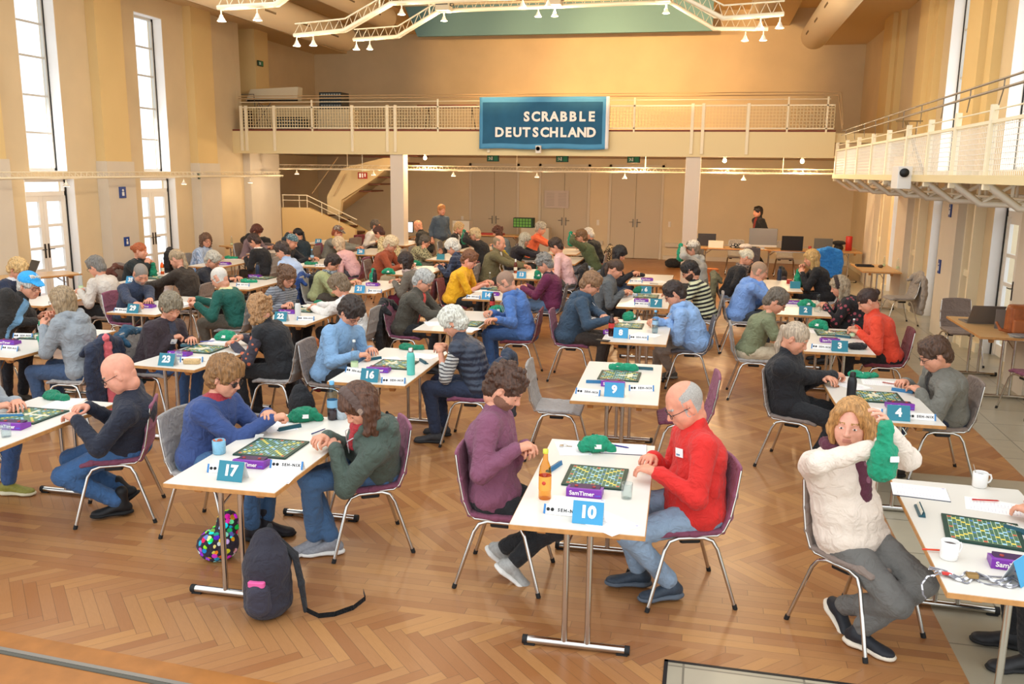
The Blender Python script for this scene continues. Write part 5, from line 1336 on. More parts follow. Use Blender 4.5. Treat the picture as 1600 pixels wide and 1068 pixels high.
def bag(kind, x, y, z, rz, lab, seed=1):
    k = (kind, seed % 3)
    if k not in _BG:
        V, F = bag_mesh(kind, seed); me = mesh_from('bag', V, F, [GREEN if seed % 2 else GREEND])
        f = MB(); 
        zt = {'lump': .05, 'flat': .03, 'roll': .035, 'tall': .07, 'hang': -.10}[kind]; xs = {'roll': -.03}.get(kind, .0)
        if kind in ('lump', 'hang', 'tall'): T = Matrix.Translation((.02, -.068 if kind != 'tall' else -.052, zt)) @ Matrix.Rotation(R(-12), 4, 'X'); f.box(-.022, .022, -.003, .003, -.014, .014, 0, T)
        else: T = Matrix.Translation((xs, -.02, zt+.01)) @ Matrix.Rotation(R(30), 4, 'X'); f.box(-.02, .02, -.012, .012, -.002, .002, 0, T)
        tg_ = f.mesh('bag_tag', PAPER)
        f = MB(); f.tube([(.08, .0, .02 if kind != 'hang' else .04), (.12, .03, .006 if kind != 'hang' else .0), (.10, .07, .004 if kind != 'hang' else -.04), (.06, .08, .004 if kind != 'hang' else -.06)], .0022, 5); st = f.mesh('drawstring', mat('cord_white', '#dfe6e0', .8))
        _BG[k] = (me, tg_, st)
    me, tg_, st = _BG[k]; o = put('tile_bag', me, None, (x, y, z), rz); put('bag_tag', tg_, o); put('drawstring', st, o)
    tag(o, lab, 'bag', 'green cloth tile bags'); return o
RACKM = mat('rack_teal', '#1d4f5c', .4); RACKB = mat('rack_blue', '#2a6f9c', .4); RACKW = mat('tile_ivory', '#e8e2d2', .5)
def mk_rack(m=RACKM, tiles=True):
    t = empty('tile_rack'); f = MB(); f.prism([(-.018, 0), (.018, 0), (.016, .008), (-.002, .012), (-.006, .026), (-.012, .026)], -.085, .085, plane='yz'); f.build('rack_body', m, t)
    if tiles:
        q = MB()
        for i in range(7):
            T = Matrix.Translation((-.066+.022*i, .004, .011)) @ Matrix.Rotation(R(14), 4, 'X'); q.box(-.0095, .0095, -.002, .002, 0, .019, 0, T)
        o = q.build('rack_tiles', RACKW, t); o['kind'] = 'stuff'
    return t
def mk_sheet(seed=0, pad=False, tint=PAPER):
    t = empty('score_sheet'); f = MB(); z = .006 if pad else .0015
    f.box(-.105, .105, -.148, .148, 0, z, 0, None, 0)
    if pad: f.box(-.108, .108, -.15, .15, 0, .003, 0, None, 2)
    rnd = random.Random(seed); f.m = 1
    for i in range(15): f.box(-.09, -.09+rnd.uniform(.03, .08), .12-.017*i, .1215-.017*i, z, z+.0004)
    for i in range(15): f.box(.01, .01+rnd.uniform(.02, .08), .12-.017*i, .1215-.017*i, z, z+.0004)
    f.box(-.002, -.001, -.14, .13, z, z+.0004); f.box(.085, .10, -.14, -.125, z, z+.0005)
    f.build('sheet', [tint, LILAC, mat('board_navy', '#27304e', .5)], t); return t
def mk_pen(c):
    t = empty('pen'); f = MB(); f.tube([(-.065, 0, .005), (-.03, 0, .005), (.06, 0, .005), (.072, 0, .004)], [.0042, .0048, .0045, .0012], 8); f.build('pen_barrel', mat('pen_'+c, c, .3), t)
    f = MB(); f.tube([(-.072, 0, .005), (-.05, 0, .005)], .0052, 8); f.build('pen_cap', mat('pen_cap_'+c, c, .3), t); return t
CG = None
def clearmat(name, c='#f4fafa', rough=.02, ior=1.12):
    if name in MATS: return MATS[name]
    m = thin_glass(name, lin(c), 1.3, max(rough, .03)); MATS[name] = m; return m
CLEAR = clearmat('clear_glass', '#f3f8f8'); PET = clearmat('clear_plastic', '#d0e2ea', .05, 1.2)
def bottle(kind, x, y, z, lab, rz=0):
    t = empty('bottle', (x, y, z), rz)
    if kind == 'juice':
        f = MB(); f.lathe([(0, 0), (.033, 0), (.035, .006), (.035, .15), (.030, .185), (.015, .225), (.0135, .262), (0, .262)], n=24); f.build('glass_body', clearmat('amber_glass', '#f8cf7c', .03, 1.35), t)
        f = MB(); f.lathe([(.0145, .262), (.0155, .266), (.0155, .285), (0, .287)], n=16); f.build('cap', mat('cap_yellow', '#cfd048', .4), t)
        f = MB(); f.lathe([(.0358, .055), (.0358, .135)], n=24); f.m = 1
        f.lathe([(0, -.0365), (.011, -.0365), (.011, -.036)], (0, 0, .10), 12, ax='y'); f.V = f.V; f.build('label', [mat('label_orange', '#e8a040', .5), mat('apple_red', '#c8402c', .5)], t)
    elif kind in ('water', 'small'):
        s = 1 if kind == 'water' else .8
        f = MB(); f.lathe([(0, 0), (.030*s, 0), (.033*s, .006), (.033*s, .07*s), (.030*s, .12*s), (.033*s, .15*s), (.028*s, .19*s), (.013*s, .235*s), (.013*s, .262*s), (0, .262*s)], n=20); f.build('glass_body', CLEAR, t)
        f = MB(); f.lathe([(.014*s, .255*s), (.014*s, .275*s), (0, .277*s)], n=14); f.build('cap', mat('cap_silver', '#d8dcd8', .4), t)
        f = MB(); f.lathe([(.0342*s, .03*s), (.0342*s, .075*s)], n=20); f.build('label', mat('label_pale_green', '#c8dcb0', .6), t)
    elif kind in ('cola', 'colabig'):
        s = 1.0 if kind == 'cola' else 1.15
        f = MB(); f.lathe([(0, .004), (.028*s, 0), (.033*s, .012), (.033*s, .09), (.029*s, .11), (.033*s, .14), (.033*s, .17*s), (.014*s, .225*s), (.013*s, .235*s)], n=20); f.build('bottle_body', clearmat('cola_brown', '#8c4a30', .05, 1.3) if kind == 'cola' else PET, t)
        f = MB(); f.lathe([(.0342*s, .095), (.0342*s, .15)], n=20); f.build('label', mat('label_red' if kind == 'cola' else 'label_water', '#c83a34' if kind == 'cola' else '#7fb0d0', .5), t)
        if kind == 'colabig': f = MB(); f.lathe([(0, .004), (.0355, .006), (.0355, .075), (0, .076)], n=18); f.build('drink', mat('drink_dark_red', '#4a1418', .2), t)
        f = MB(); f.lathe([(.0155*s, .228*s), (.0155*s, .25*s), (0, .252*s)], n=16); f.build('cap', mat('cap_black' if kind == 'cola' else 'cap_lightblue', '#2a1c1c' if kind == 'cola' else '#6fb4dc', .4), t)
    elif kind == 'pet':
        f = MB(); f.lathe([(0, .004), (.030, 0), (.034, .012), (.034, .06), (.031, .075), (.034, .09), (.034, .17), (.014, .23), (.013, .245)], n=20); f.build('bottle_body', PET, t)
        f = MB(); f.lathe([(.0348, .10), (.0348, .145)], n=20); f.build('label', mat('label_sky', '#9cc0dc', .5), t)
        f = MB(); f.lathe([(.0155, .24), (.0155, .262), (0, .264)], n=16); f.build('cap', mat('cap_lightblue', '#6fb4dc', .4), t)
    elif kind in ('flask', 'thermos', 'darkflask', 'whiteflask'):
        c = {'flask': '#5fc4b8', 'thermos': '#1a1c20', 'darkflask': '#28344a', 'whiteflask': '#dcdcd8'}[kind]
        f = MB(); f.lathe([(0, 0), (.034, 0), (.036, .006), (.036, .17), (.030, .195), (.022, .205)], n=24); f.build('flask_body', mat('flask_'+c, c, .35), t)
        f = MB(); f.lathe([(.023, .204), (.023, .238), (.018, .244), (0, .245)], n=20); f.build('flask_lid', CHROME if kind == 'flask' else mat('lid_black', '#121214', .4), t)
    elif kind == 'beer':
        f = MB(); f.lathe([(0, 0), (.031, 0), (.032, .13), (.028, .16), (.013, .20), (.013, .25), (0, .25)], n=20); f.build('glass_body', clearmat('orange_glass', '#e8901c', .03, 1.3), t)
        f = MB(); f.lathe([(.0135, .2), (.0138, .25), (0, .252)], n=14); f.build('cap', mat('foil_white', '#e4e4e0', .4), t)
        f = MB(); f.lathe([(.0325, .05), (.0325, .11)], n=20); f.build('label', mat('label_pale', '#e0d8c0', .6), t)
    elif kind == 'carafe':
        f = MB(); f.lathe([(0, 0), (.042, .002), (.046, .03), (.040, .09), (.022, .15), (.018, .19), (.026, .23)], n=22); f.build('glass_body', CLEAR, t)
    tag(t, lab, 'bottle' if kind != 'carafe' else 'carafe'); 
    if kind == 'carafe': t.name = 'carafe'
    elif kind in ('flask', 'thermos', 'darkflask', 'whiteflask'): t.name = 'drinking_flask'
    return t
def glass(x, y, z, lab, r=.033, h=.09):
    f = MB(); f.lathe([(0, 0), (r*.9, 0), (r, h), (r-.002, h), (r*.86, .006), (0, .005)], n=24); o = f.build('drinking_glass', CLEAR, None, (x, y, z)); tag(o, lab, 'glass'); return o
def mug(x, y, z, lab, rz=0, m=None, spoon=False):
    t = empty('mug', (x, y, z), rz); m = m or mat('mug_white', '#f2f0ec', .2)
    f = MB(); f.lathe([(0, 0), (.036, 0), (.040, .006), (.042, .088), (.039, .09), (.036, .085), (.035, .012), (0, .010)], n=28); f.build('cup', m, t)
    f = MB(); f.tube([(.038, 0, .075), (.062, 0, .072), (.070, 0, .05), (.060, 0, .028), (.038, 0, .022)], .0055, 8); f.build('handle', m, t)
    f = MB(); f.lathe([(0, .070), (.0365, .070)], n=24); f.build('coffee', mat('coffee', '#3a1c10', .15), t)
    if spoon: f = MB(); f.tube([(-.01, .0, .03), (-.045, .01, .135)], .0025, 6); f.build('spoon', CHROME, t)
    tag(t, lab, 'mug'); return t
# ---------------------------------------------------------------- coats, bags and rucksacks
def soft(name, b, m, lab, cat, loc, rz=0, h=.012, amp=.008, sc_=.06, seed=3, zmin=None, parent=None):
    V, F = b.mesh(h, lambda V: amp*(1-2*np.abs(vn(V, sc_, seed)))+amp*.4*vn(V, sc_*.4, seed+1))
    if zmin is not None: V[:, 2] = np.maximum(V[:, 2], zmin)
    o = put(name, mesh_from(name, V, F, m if isinstance(m, list) else [m]), parent, loc, rz)
    if lab: tag(o, lab, cat)
    return o
def coat(x, y, rz, m, lab, extra=None, lowz=.12, wide=1.0, name='jacket', seed=3):
    """jacket hung over the backrest of a chair whose frame origin is (x,y) turned rz"""
    b = Blob(); w_ = .21*wide
    b.chain([v3(-.30, -w_, .80), v3(-.32, 0, .86), v3(-.30, w_, .80)], [.045, .05, .045], .04)
    hz_ = (.82-lowz)/2; b.box((-.325, 0, lowz+hz_), (.030, w_*1.12, hz_), None, .028, .03)
    for s in (-1, 1): b.chain([v3(-.31, s*w_*1.05, .78), v3(-.315, s*w_*1.22, .55), v3(-.30, s*w_*1.15, max(lowz+.03, .32))], [.05, .044, .038], .02)
    for s in (-1, 1): b.chain([v3(-.28, s*w_*.8, .82), v3(-.19, s*w_*.8, .74)], [.035, .025], .03)
    return soft(name, b, m, lab, 'jacket', (x, y, 0), rz, .012, .012, .07, seed)
# ---------------------------------------------------------------- where things stand (metres; x right, y into the hall)
TABLES = {
    '10': (-0.920, 4.107, 0.027),
    '9': (-1.000, 6.640, 0.030),
    '8': (-1.060, 9.170, 0.000),
    '7': (-1.160, 11.700, 0.000),
    '6': (-1.240, 14.200, 0.000),
    '17': (-2.986, 4.195, 0.020),
    '16': (-3.116, 6.716, 0.030),
    '15': (-3.220, 9.250, 0.020),
    '14': (-3.360, 11.780, 0.000),
    '13': (-3.360, 14.350, 0.000),
    '12': (-3.220, 17.000, 0.000),
    '11': (-3.500, 19.000, 0.000),
    '5': (1.108, 3.853, -0.030),
    '4': (1.079, 6.630, 0.018),
    '3': (1.040, 9.220, 0.000),
    '2': (0.920, 11.650, 0.000),
    '1': (0.800, 14.040, 0.000),
    '24': (-5.070, 4.150, 0.000),
    '23': (-5.130, 6.830, -0.050),
    '22': (-5.210, 9.190, 0.000),
    '21': (-5.400, 11.880, 0.000),
    '20': (-5.430, 14.240, 0.000),
    '19': (-5.570, 16.850, 0.000),
    '18': (-5.550, 18.900, 0.000),
    '30': (-7.040, 6.790, 0.000),
    '29': (-7.270, 9.330, 0.000),
    '28': (-7.360, 11.750, 0.000),
    '27': (-7.600, 14.930, 0.000),
    '26': (-7.600, 17.450, 0.000),
    '25': (-7.750, 19.900, 0.000),
    '36': (-9.040, 9.530, 0.000),
    '35': (-9.040, 11.780, 0.000),
    '34': (-9.350, 14.280, 0.000),
    '33': (-9.550, 16.790, 0.000),
    '32': (-9.600, 19.500, 0.000),
}
FOLK = [
    {'id': 1, 'label': 'person in a blue cardigan with red ruffled collar and dark glasses', 'edgex': -2.986, 'head': [-3.171, 5.222], 'hz': 1.117, 'near': 0, 'side': 'L', 'face': -0.05, 'table': '17', 'seat': [-3.3, 5.2], 'fem': 1, 'hair': ['thick', '#8a6238'], 'glasses': 'sun', 'top': 'cardigan', 'col': '#33497e', 'colY': '#a8323c', 'badge': -1, 'trou': '#42658c', 'shoe': ['boot', '#26242a', '#1a1a1c'], 'chair': 'grey', 'hp': 22, 'arms': 'clasp', 'legs': 'half', 'hw': {1: [-2.835, 5.253, 0.86], -1: [-2.775, 5.227, 0.84]}, 'fw': {1: [-2.911, 5.21, 0.09], -1: [-2.942, 5.088, 0.09]}},
    {'id': 2, 'label': 'person in a grey-green hooded jacket with patterned headband and brown hair', 'edgex': -2.286, 'head': [-2.085, 4.967], 'hz': 1.061, 'near': 0, 'side': 'R', 'face': 3.7, 'table': '17', 'seat': [-2.17, 5.25], 'fem': 1, 'hair': ['long', '#5a3a28'], 'band': ['#5c4840', 'floral', '#a08878'], 'top': 'hoodie', 'col': '#4a584e', 'scarf': ['#b8323a', None, '#fff', 0.02], 'trou': '#44668c', 'shoe': ['sneaker', '#8e9096', '#e8e6e0'], 'chair': 'mauve', 'hp': 40, 'legs': 'mix', 'hyaw': 12, 'hw': {1: [-2.311, 4.946, 0.775], -1: [-2.382, 4.976, 0.79]}, 'fw': {1: [-2.448, 5.017, 0.09], -1: [-2.324, 5.027, 0.09]}},
    {'id': 3, 'label': 'person with dark curly hair and beard in a mauve sweatshirt', 'edgex': -0.92, 'head': [-1.175, 5.119], 'hz': 1.194, 'near': 0, 'side': 'L', 'face': 0, 'table': '10', 'seat': [-1.14, 5.01], 'hair': ['curly', '#4c3020'], 'beard': '#8a604c', 'top': 'sweater', 'col': '#7f4a62', 'trou': '#1e1f22', 'shoe': ['sneaker', '#a8a8a4', '#e8e6e0'], 'chair': 'mauve', 'hp': 36, 'legs': 'tuck', 'arms': 'clasp', 'hw': {1: [-0.98, 4.948, 0.86], -1: [-0.993, 4.857, 0.86]}, 'fw': {1: [-1.074, 4.907, 0.13], -1: [-1.183, 5.075, 0.15]}},
    {'id': 4, 'label': 'bald person with glasses in a bright red fleece pullover', 'edgex': -0.22, 'head': [-0.076, 5.114], 'hz': 1.166, 'near': 0, 'side': 'R', 'face': 3.45, 'table': '10', 'seat': [-0.05, 5.06], 'hair': ['fringe', '#aaa49c'], 'glasses': 1, 'top': 'sweater', 'col': '#d42620', 'collar': 'stand', 'badge': 1, 'trou': ['#8ba1b8', None, '#fff'], 'shoe': ['sneaker', '#34404e', '#58626e'], 'chair': 'mauve', 'hp': 30, 'legs': 'half', 'g': 1.12, 'skin': '#dc9478', 'hw': {1: [-0.262, 4.859, 0.785], -1: [-0.296, 5.119, 0.785]}, 'fw': {1: [-0.094, 4.932, 0.1], -1: [-0.294, 5.048, 0.1]}},
    {'id': 5, 'label': 'smiling person in a cream sweater reaching into a raised green bag', 'edgex': 1.108, 'head': [0.819, 4.842], 'hz': 1.194, 'near': 0, 'side': 'L', 'face': -0.8, 'table': '5', 'seat': [0.93, 4.84], 'fem': 1, 'hair': ['parted', '#b8864e'], 'top': 'sweater', 'col': '#e6d6c6', 'scarf': ['#5a2638', 'floral', '#8a5668', 0.26], 'trou': '#6b6965', 'shoe': ['sneaker', '#22242a', '#e4d8c4'], 'chair': 'taupe', 'hp': 2, 'hyaw': -62, 'open': 1, 'skin': '#e2a58c', 'arms': 'custom', 'legs': 'tuck', 'twist': -20, 'g': 1.12, 'hw': {1: [0.954, 4.5, 1.268], -1: [0.904, 4.47, 1.19]}, 'hint': {1: [0.2, 1, -0.9], -1: [0.3, -1, 0.15]}, 'hdir': {1: [-0.2, -0.3, 0.9], -1: [0.5, 0.8, -0.2]}, 'fw': {1: [0.914, 4.642, 0.09], -1: [0.845, 4.84, 0.13]}},
    {'id': 6, 'label': 'person in dark clothes mostly outside the frame at right', 'edgex': 1.808, 'head': [1.923, 4.717], 'hz': 1.22, 'near': 0, 'side': 'R', 'face': 3.14159, 'table': '5', 'hair': ['short', '#4a382c'], 'top': 'sweater', 'col': '#2a2c34', 'trou': '#1e1f22', 'chair': 'grey', 'hp': 30, 'hw': {1: [1.72, 4.801, 0.77], -1: [1.826, 4.975, 0.77]}},
    {'id': 7, 'label': 'person with short brown hair in a grey fleece jacket over black', 'edgex': 1.779, 'head': [1.886, 7.618], 'hz': 1.078, 'near': 0, 'side': 'R', 'face': 3.2, 'table': '4', 'seat': [2.0, 7.75], 'hair': ['short', '#503626'], 'glasses': 1, 'top': 'jacket', 'col': '#77756c', 'inner': '#191a1c', 'badge': -1, 'trou': '#27324a', 'shoe': ['shoe', '#2a2624', '#1a1a1a'], 'chair': 'taupe', 'hp': 30, 'hw': {1: [1.722, 7.496, 0.77], -1: [1.668, 7.753, 0.77]}},
    {'id': 8, 'label': 'person with a grey ponytail in a black jacket, writing', 'edgex': 1.079, 'head': [0.787, 7.672], 'hz': 1.144, 'near': 0, 'side': 'L', 'face': -0.35, 'table': '4', 'seat': [0.85, 7.72], 'fem': 1, 'hair': ['longpony', '#b4a18a'], 'top': 'jacket', 'col': '#1c1d22', 'trou': '#1e1f22', 'shoe': ['shoe', '#1c1c1e', '#111111'], 'chair': 'taupe', 'hp': 28, 'arms': 'reach', 'legs': 'half', 'hw': {1: [1.112, 7.74, 0.765], -1: [1.214, 7.879, 0.785]}},
    {'id': 9, 'label': 'person with grey-brown hair in an olive t-shirt and beige trousers', 'edgex': 1.04, 'head': [0.8, 10.1], 'hz': 1.122, 'near': 1, 'side': 'L', 'face': 0.0, 'table': '3', 'hair': ['short', '#6a5f52'], 'glasses': 1, 'top': 'tee', 'sleeve': 'short', 'col': '#7a8060', 'trou': '#c8b89c', 'shoe': ['shoe', '#4a4038', '#2a2622'], 'chair': 'grey', 'hp': 35},
    {'id': 10, 'label': 'person with dark tied-back hair in an orange-red fleece', 'edgex': 1.74, 'head': [1.793, 10.253], 'hz': 1.144, 'near': 1, 'side': 'R', 'face': 3.14159, 'table': '3', 'fem': 1, 'hair': ['bun', '#38231c'], 'top': 'sweater', 'collar': 'stand', 'col': '#e4482c', 'badge': -1, 'trou': '#1e1f22', 'chair': 'maroon', 'hp': 34, 'hw': {1: [1.657, 10.091, 0.78], -1: [1.66, 10.338, 0.78]}},
    {'id': 11, 'label': 'person with long ash blond hair in a black floral blouse', 'edgex': 1.62, 'head': [1.775, 12.277], 'hz': 1.056, 'near': 1, 'side': 'R', 'face': 3.14159, 'table': '2', 'fem': 1, 'hair': ['long', '#a8957a'], 'band': ['#3a2c28', None, '#ffffff'], 'top': 'cardigan', 'col': '#1f1c20', 'pat': 'floral', 'col2': '#a8505c', 'trou': '#1e1f22', 'chair': 'red', 'hp': 22, 'g': 1.15},
    {'id': 12, 'label': 'bald person in a sky blue hooded sweatshirt, hand on face', 'edgex': 0.92, 'head': [0.746, 12.75], 'hz': 1.166, 'near': 1, 'side': 'L', 'face': 0.0, 'table': '2', 'hair': ['buzz', '#a88a70'], 'top': 'hoodie', 'col': '#7ba0dc', 'trou': '#3a4048', 'chair': 'grey', 'hp': 20, 'arms': 'chin', 'g': 1.12},
    {'id': 13, 'label': 'person with white-blond bun and patterned scarf over black', 'edgex': 0.8, 'head': [0.67, 15.066], 'hz': 1.149, 'near': 2, 'side': 'L', 'face': 0.0, 'table': '1', 'fem': 1, 'hair': ['bun', '#dcd0b8'], 'glasses': 1, 'top': 'cardigan', 'col': '#1b1c20', 'scarf': ['#8a7a70', 'camo', '#3a3238', 0.12], 'trou': '#7f94ac', 'chair': 'taupe', 'hp': 24, 'arms': 'lap'},
    {'id': 14, 'label': 'person with long blond hair in black holding a green bag at the chest', 'edgex': 1.5, 'head': [1.71, 15.141], 'hz': 1.166, 'near': 2, 'side': 'R', 'face': 3.14159, 'table': '1', 'fem': 1, 'hair': ['long', '#caa468'], 'top': 'sweater', 'col': '#1d1e22', 'badge': -1, 'trou': '#1e1f22', 'chair': 'grey', 'hp': 16, 'arms': 'bagchest', 'bagk': 1},
    {'id': 15, 'label': 'person with short ginger-brown hair and glasses in a slate blue hoodie', 'edgex': -1.06, 'head': [-1.34, 10.428], 'hz': 1.194, 'near': 1, 'side': 'L', 'face': 0.0, 'table': '8', 'hair': ['short', '#8c6848'], 'glasses': 1, 'top': 'hoodie', 'col': '#33485c', 'trou': '#3c322c', 'chair': 'mauve', 'hp': 32, 'arms': 'clasp', 'g': 1.15, 'hw': {1: [-1.082, 10.044, 0.82], -1: [-1.021, 10.044, 0.8]}},
    {'id': 16, 'label': 'person with dark hair and glasses in a pale blue hooded sweatshirt', 'edgex': -0.36, 'head': [-0.348, 10.394], 'hz': 1.122, 'near': 1, 'side': 'R', 'face': 3.2, 'table': '8', 'seat': [-0.14, 10.45], 'hair': ['short', '#33241e'], 'glasses': 1, 'top': 'hoodie', 'col': '#8fb2e0', 'badge': 1, 'trou': '#a09a92', 'shoe': ['sneaker', '#5a564e', '#8a867c'], 'chair': 'darkgrey', 'hp': 34, 'g': 1.22, 'hw': {1: [-0.428, 10.355, 0.77], -1: [-0.584, 10.174, 0.8]}, 'fw': {1: [-0.338, 10.759, 0.09], -1: [-0.543, 10.888, 0.09]}},
    {'id': 17, 'label': 'person with brown ponytail in a grey leather jacket', 'edgex': -1.16, 'head': [-1.277, 12.671], 'hz': 1.139, 'near': 1, 'side': 'L', 'face': 0.0, 'table': '7', 'fem': 1, 'hair': ['ponytail', '#4a3426'], 'top': 'jacket', 'col': '#5e6264', 'trou': '#1e1f22', 'chair': 'grey', 'hp': 30},
    {'id': 18, 'label': 'person with dark hair and beard in a black and cream striped shirt', 'edgex': -0.46, 'head': [-0.215, 12.716], 'hz': 1.144, 'near': 1, 'side': 'R', 'face': 3.14159, 'table': '7', 'hair': ['short', '#221a18'], 'beard': '#4a342c', 'glasses': 1, 'top': 'sweater', 'col': '#191b1e', 'pat': 'bigstripe', 'col2': '#d6d8b4', 'trou': '#1e1f22', 'chair': 'grey', 'hp': 32},
    {'id': 19, 'label': 'person with long black hair in a black cardigan', 'edgex': -1.24, 'head': [-1.476, 15.209], 'hz': 1.133, 'near': 2, 'side': 'L', 'face': 0.0, 'table': '6', 'fem': 1, 'hair': ['long', '#1a1618'], 'top': 'cardigan', 'col': '#1c1d24', 'trou': '#3c4a60', 'chair': 'grey', 'hp': 34},
    {'id': 20, 'label': 'person in a pale cap and light grey sweatshirt with arms raised', 'edgex': -0.54, 'head': [-0.237, 15.481], 'hz': 1.226, 'near': 2, 'side': 'R', 'face': 3.14159, 'table': '6', 'hair': ['short', '#8a7a66'], 'cap': ['beanie', '#d8cfc0', 'camo', '#a89888'], 'top': 'hoodie', 'col': '#b5b2aa', 'trou': '#3c3a38', 'chair': 'grey', 'hp': 10, 'arms': 'bag', 'bagk': 1},
    {'id': 21, 'label': 'person with short dark brown hair in a light blue sweatshirt, head bowed', 'edgex': -3.116, 'head': [-3.337, 7.795], 'hz': 1.161, 'near': 0, 'side': 'L', 'face': 0.0, 'table': '16', 'hair': ['thick', '#33261f'], 'glasses': 1, 'top': 'hoodie', 'collar': 'stand', 'col': '#7ea3c8', 'trou': '#1e1f22', 'shoe': ['shoe', '#2a2622', '#1a1a1a'], 'chair': 'taupe', 'hp': 44, 'hyaw': -28, 'twist': -22, 'hw': {1: [-3.106, 7.778, 0.77], -1: [-3.113, 7.501, 0.77]}},
    {'id': 22, 'label': 'person with white hair in a navy quilted vest over striped sleeves', 'edgex': -2.416, 'head': [-2.261, 7.638], 'hz': 1.139, 'near': 0, 'side': 'R', 'face': 3.14159, 'table': '16', 'fem': 1, 'hair': ['thick', '#e2dacb'], 'top': 'vest', 'col': '#2c3648', 'pat': 'quilt', 'undersleeve': ['#c8c8c4', 'stripe', '#4c4c50', 0.45], 'trou': '#27324a', 'shoe': ['shoe', '#3a3a3c', '#222222'], 'chair': 'mauve', 'hp': 34, 'arms': 'clasp', 'sleeve': 'threeq', 'hw': {1: [-2.414, 7.59, 0.86], -1: [-2.458, 7.828, 0.86]}},
    {'id': 23, 'label': 'person with short grey hair and glasses in a dark olive jacket over coral', 'edgex': -3.22, 'head': [-3.447, 10.348], 'hz': 1.161, 'near': 1, 'side': 'L', 'face': 0.0, 'table': '15', 'hair': ['short', '#b4b2ac'], 'glasses': 1, 'top': 'jacket', 'col': '#4a463c', 'inner': '#dd5048', 'badge': -1, 'trou': '#1e1f22', 'chair': 'mauve', 'hp': 32, 'hw': {1: [-3.031, 10.471, 0.77], -1: [-3.006, 10.269, 0.77]}},
    {'id': 24, 'label': 'person with shaved head and glasses in a denim blue hooded sweatshirt', 'edgex': -2.52, 'head': [-2.41, 10.438], 'hz': 1.166, 'near': 1, 'side': 'R', 'face': 3.2, 'table': '15', 'seat': [-2.23, 10.45], 'hair': ['buzz', '#9a7c68'], 'glasses': 1, 'top': 'hoodie', 'col': '#4d74b4', 'trou': '#3c5f92', 'chair': 'maroon', 'hp': 30, 'hw': {1: [-2.394, 9.817, 0.77], -1: [-2.611, 10.336, 0.77]}},
    {'id': 25, 'label': 'person with short brown hair and glasses in a yellow t-shirt', 'edgex': -3.36, 'head': [-3.562, 12.945], 'hz': 1.177, 'near': 1, 'side': 'L', 'face': 0.0, 'table': '14', 'hair': ['short', '#7a4e32'], 'glasses': 1, 'top': 'tee', 'sleeve': 'half', 'col': '#f2b41c', 'trou': '#1e1f22', 'chair': 'maroon', 'hp': 28, 'arms': 'reach', 'g': 1.2, 'skin': '#e4a088', 'hw': {1: [-3.293, 13.186, 0.79], -1: [-3.292, 12.94, 0.77]}},
    {'id': 26, 'label': 'person with wavy grey hair in a burgundy sweater and jeans', 'edgex': -2.66, 'head': [-2.381, 12.876], 'hz': 1.155, 'near': 1, 'side': 'R', 'face': 3.2, 'table': '14', 'seat': [-2.3, 12.85], 'hair': ['curly', '#8a8680'], 'glasses': 1, 'top': 'sweater', 'col': '#6a2348', 'colY': '#3a2838', 'trou': '#5a7494', 'shoe': ['shoe', '#1e1e20', '#111111'], 'chair': 'darkgrey', 'hp': 30, 'g': 1.1},
    {'id': 27, 'label': 'person with receding light hair in an olive jacket over white shirt', 'edgex': -3.36, 'head': [-3.731, 15.599], 'hz': 1.216, 'near': 2, 'side': 'L', 'face': 0.0, 'table': '13', 'hair': ['fringe', '#8e7a60'], 'top': 'jacket', 'col': '#6c6444', 'inner': '#e8e8e4', 'trou': '#3a3830', 'chair': 'maroon', 'hp': 10, 'arms': 'reach', 'g': 1.15},
    {'id': 28, 'label': 'person with short dark hair in a pale pink t-shirt', 'edgex': -2.66, 'head': [-2.669, 15.544], 'hz': 1.204, 'near': 2, 'side': 'R', 'face': 3.14159, 'table': '13', 'hair': ['short', '#3a2a22'], 'top': 'tee', 'sleeve': 'half', 'col': '#e6bcbc', 'trou': '#5c5850', 'chair': 'darkgrey', 'hp': 30, 'arms': 'reach'},
    {'id': 29, 'label': 'person with long silver hair in a dark top with green pattern', 'edgex': -3.22, 'head': [-3.738, 17.941], 'hz': 1.117, 'near': 2, 'side': 'L', 'face': 0.0, 'table': '12', 'fem': 1, 'hair': ['long', '#b4ae9c'], 'top': 'cardigan', 'col': '#25222a', 'inner': '#3c7c4c', 'trou': '#1e1f22', 'chair': 'grey', 'hp': 30, 'arms': 'reach'},
    {'id': 30, 'label': 'person in a dark green sweater with both arms raised holding a bag', 'edgex': -2.52, 'head': [-2.581, 18.178], 'hz': 1.199, 'near': 2, 'side': 'R', 'face': 3.14159, 'table': '12', 'hair': ['short', '#7a5a3c'], 'glasses': 1, 'top': 'sweater', 'col': '#4f5c3c', 'trou': '#9ab0c8', 'chair': 'taupe', 'hp': 8, 'arms': 'bag', 'bagk': 1},
    {'id': 31, 'label': 'person with short grey hair in an orange t-shirt', 'edgex': -3.5, 'head': [-3.831, 20.219], 'hz': 1.204, 'near': 2, 'side': 'L', 'face': 0.0, 'table': '11', 'hair': ['curly', '#b0a898'], 'top': 'tee', 'sleeve': 'half', 'col': '#ea6c42', 'badge': -1, 'trou': '#4a4844', 'chair': 'grey', 'hp': 18, 'arms': 'reach'},
    {'id': 32, 'label': 'person with short white hair in a black sweater', 'edgex': -2.8, 'head': [-2.675, 19.982], 'hz': 1.117, 'near': 2, 'side': 'R', 'face': 3.14159, 'table': '11', 'hair': ['short', '#d8d2c8'], 'top': 'sweater', 'col': '#1c1e20', 'trou': '#1e1f22', 'chair': 'red', 'hp': 24},
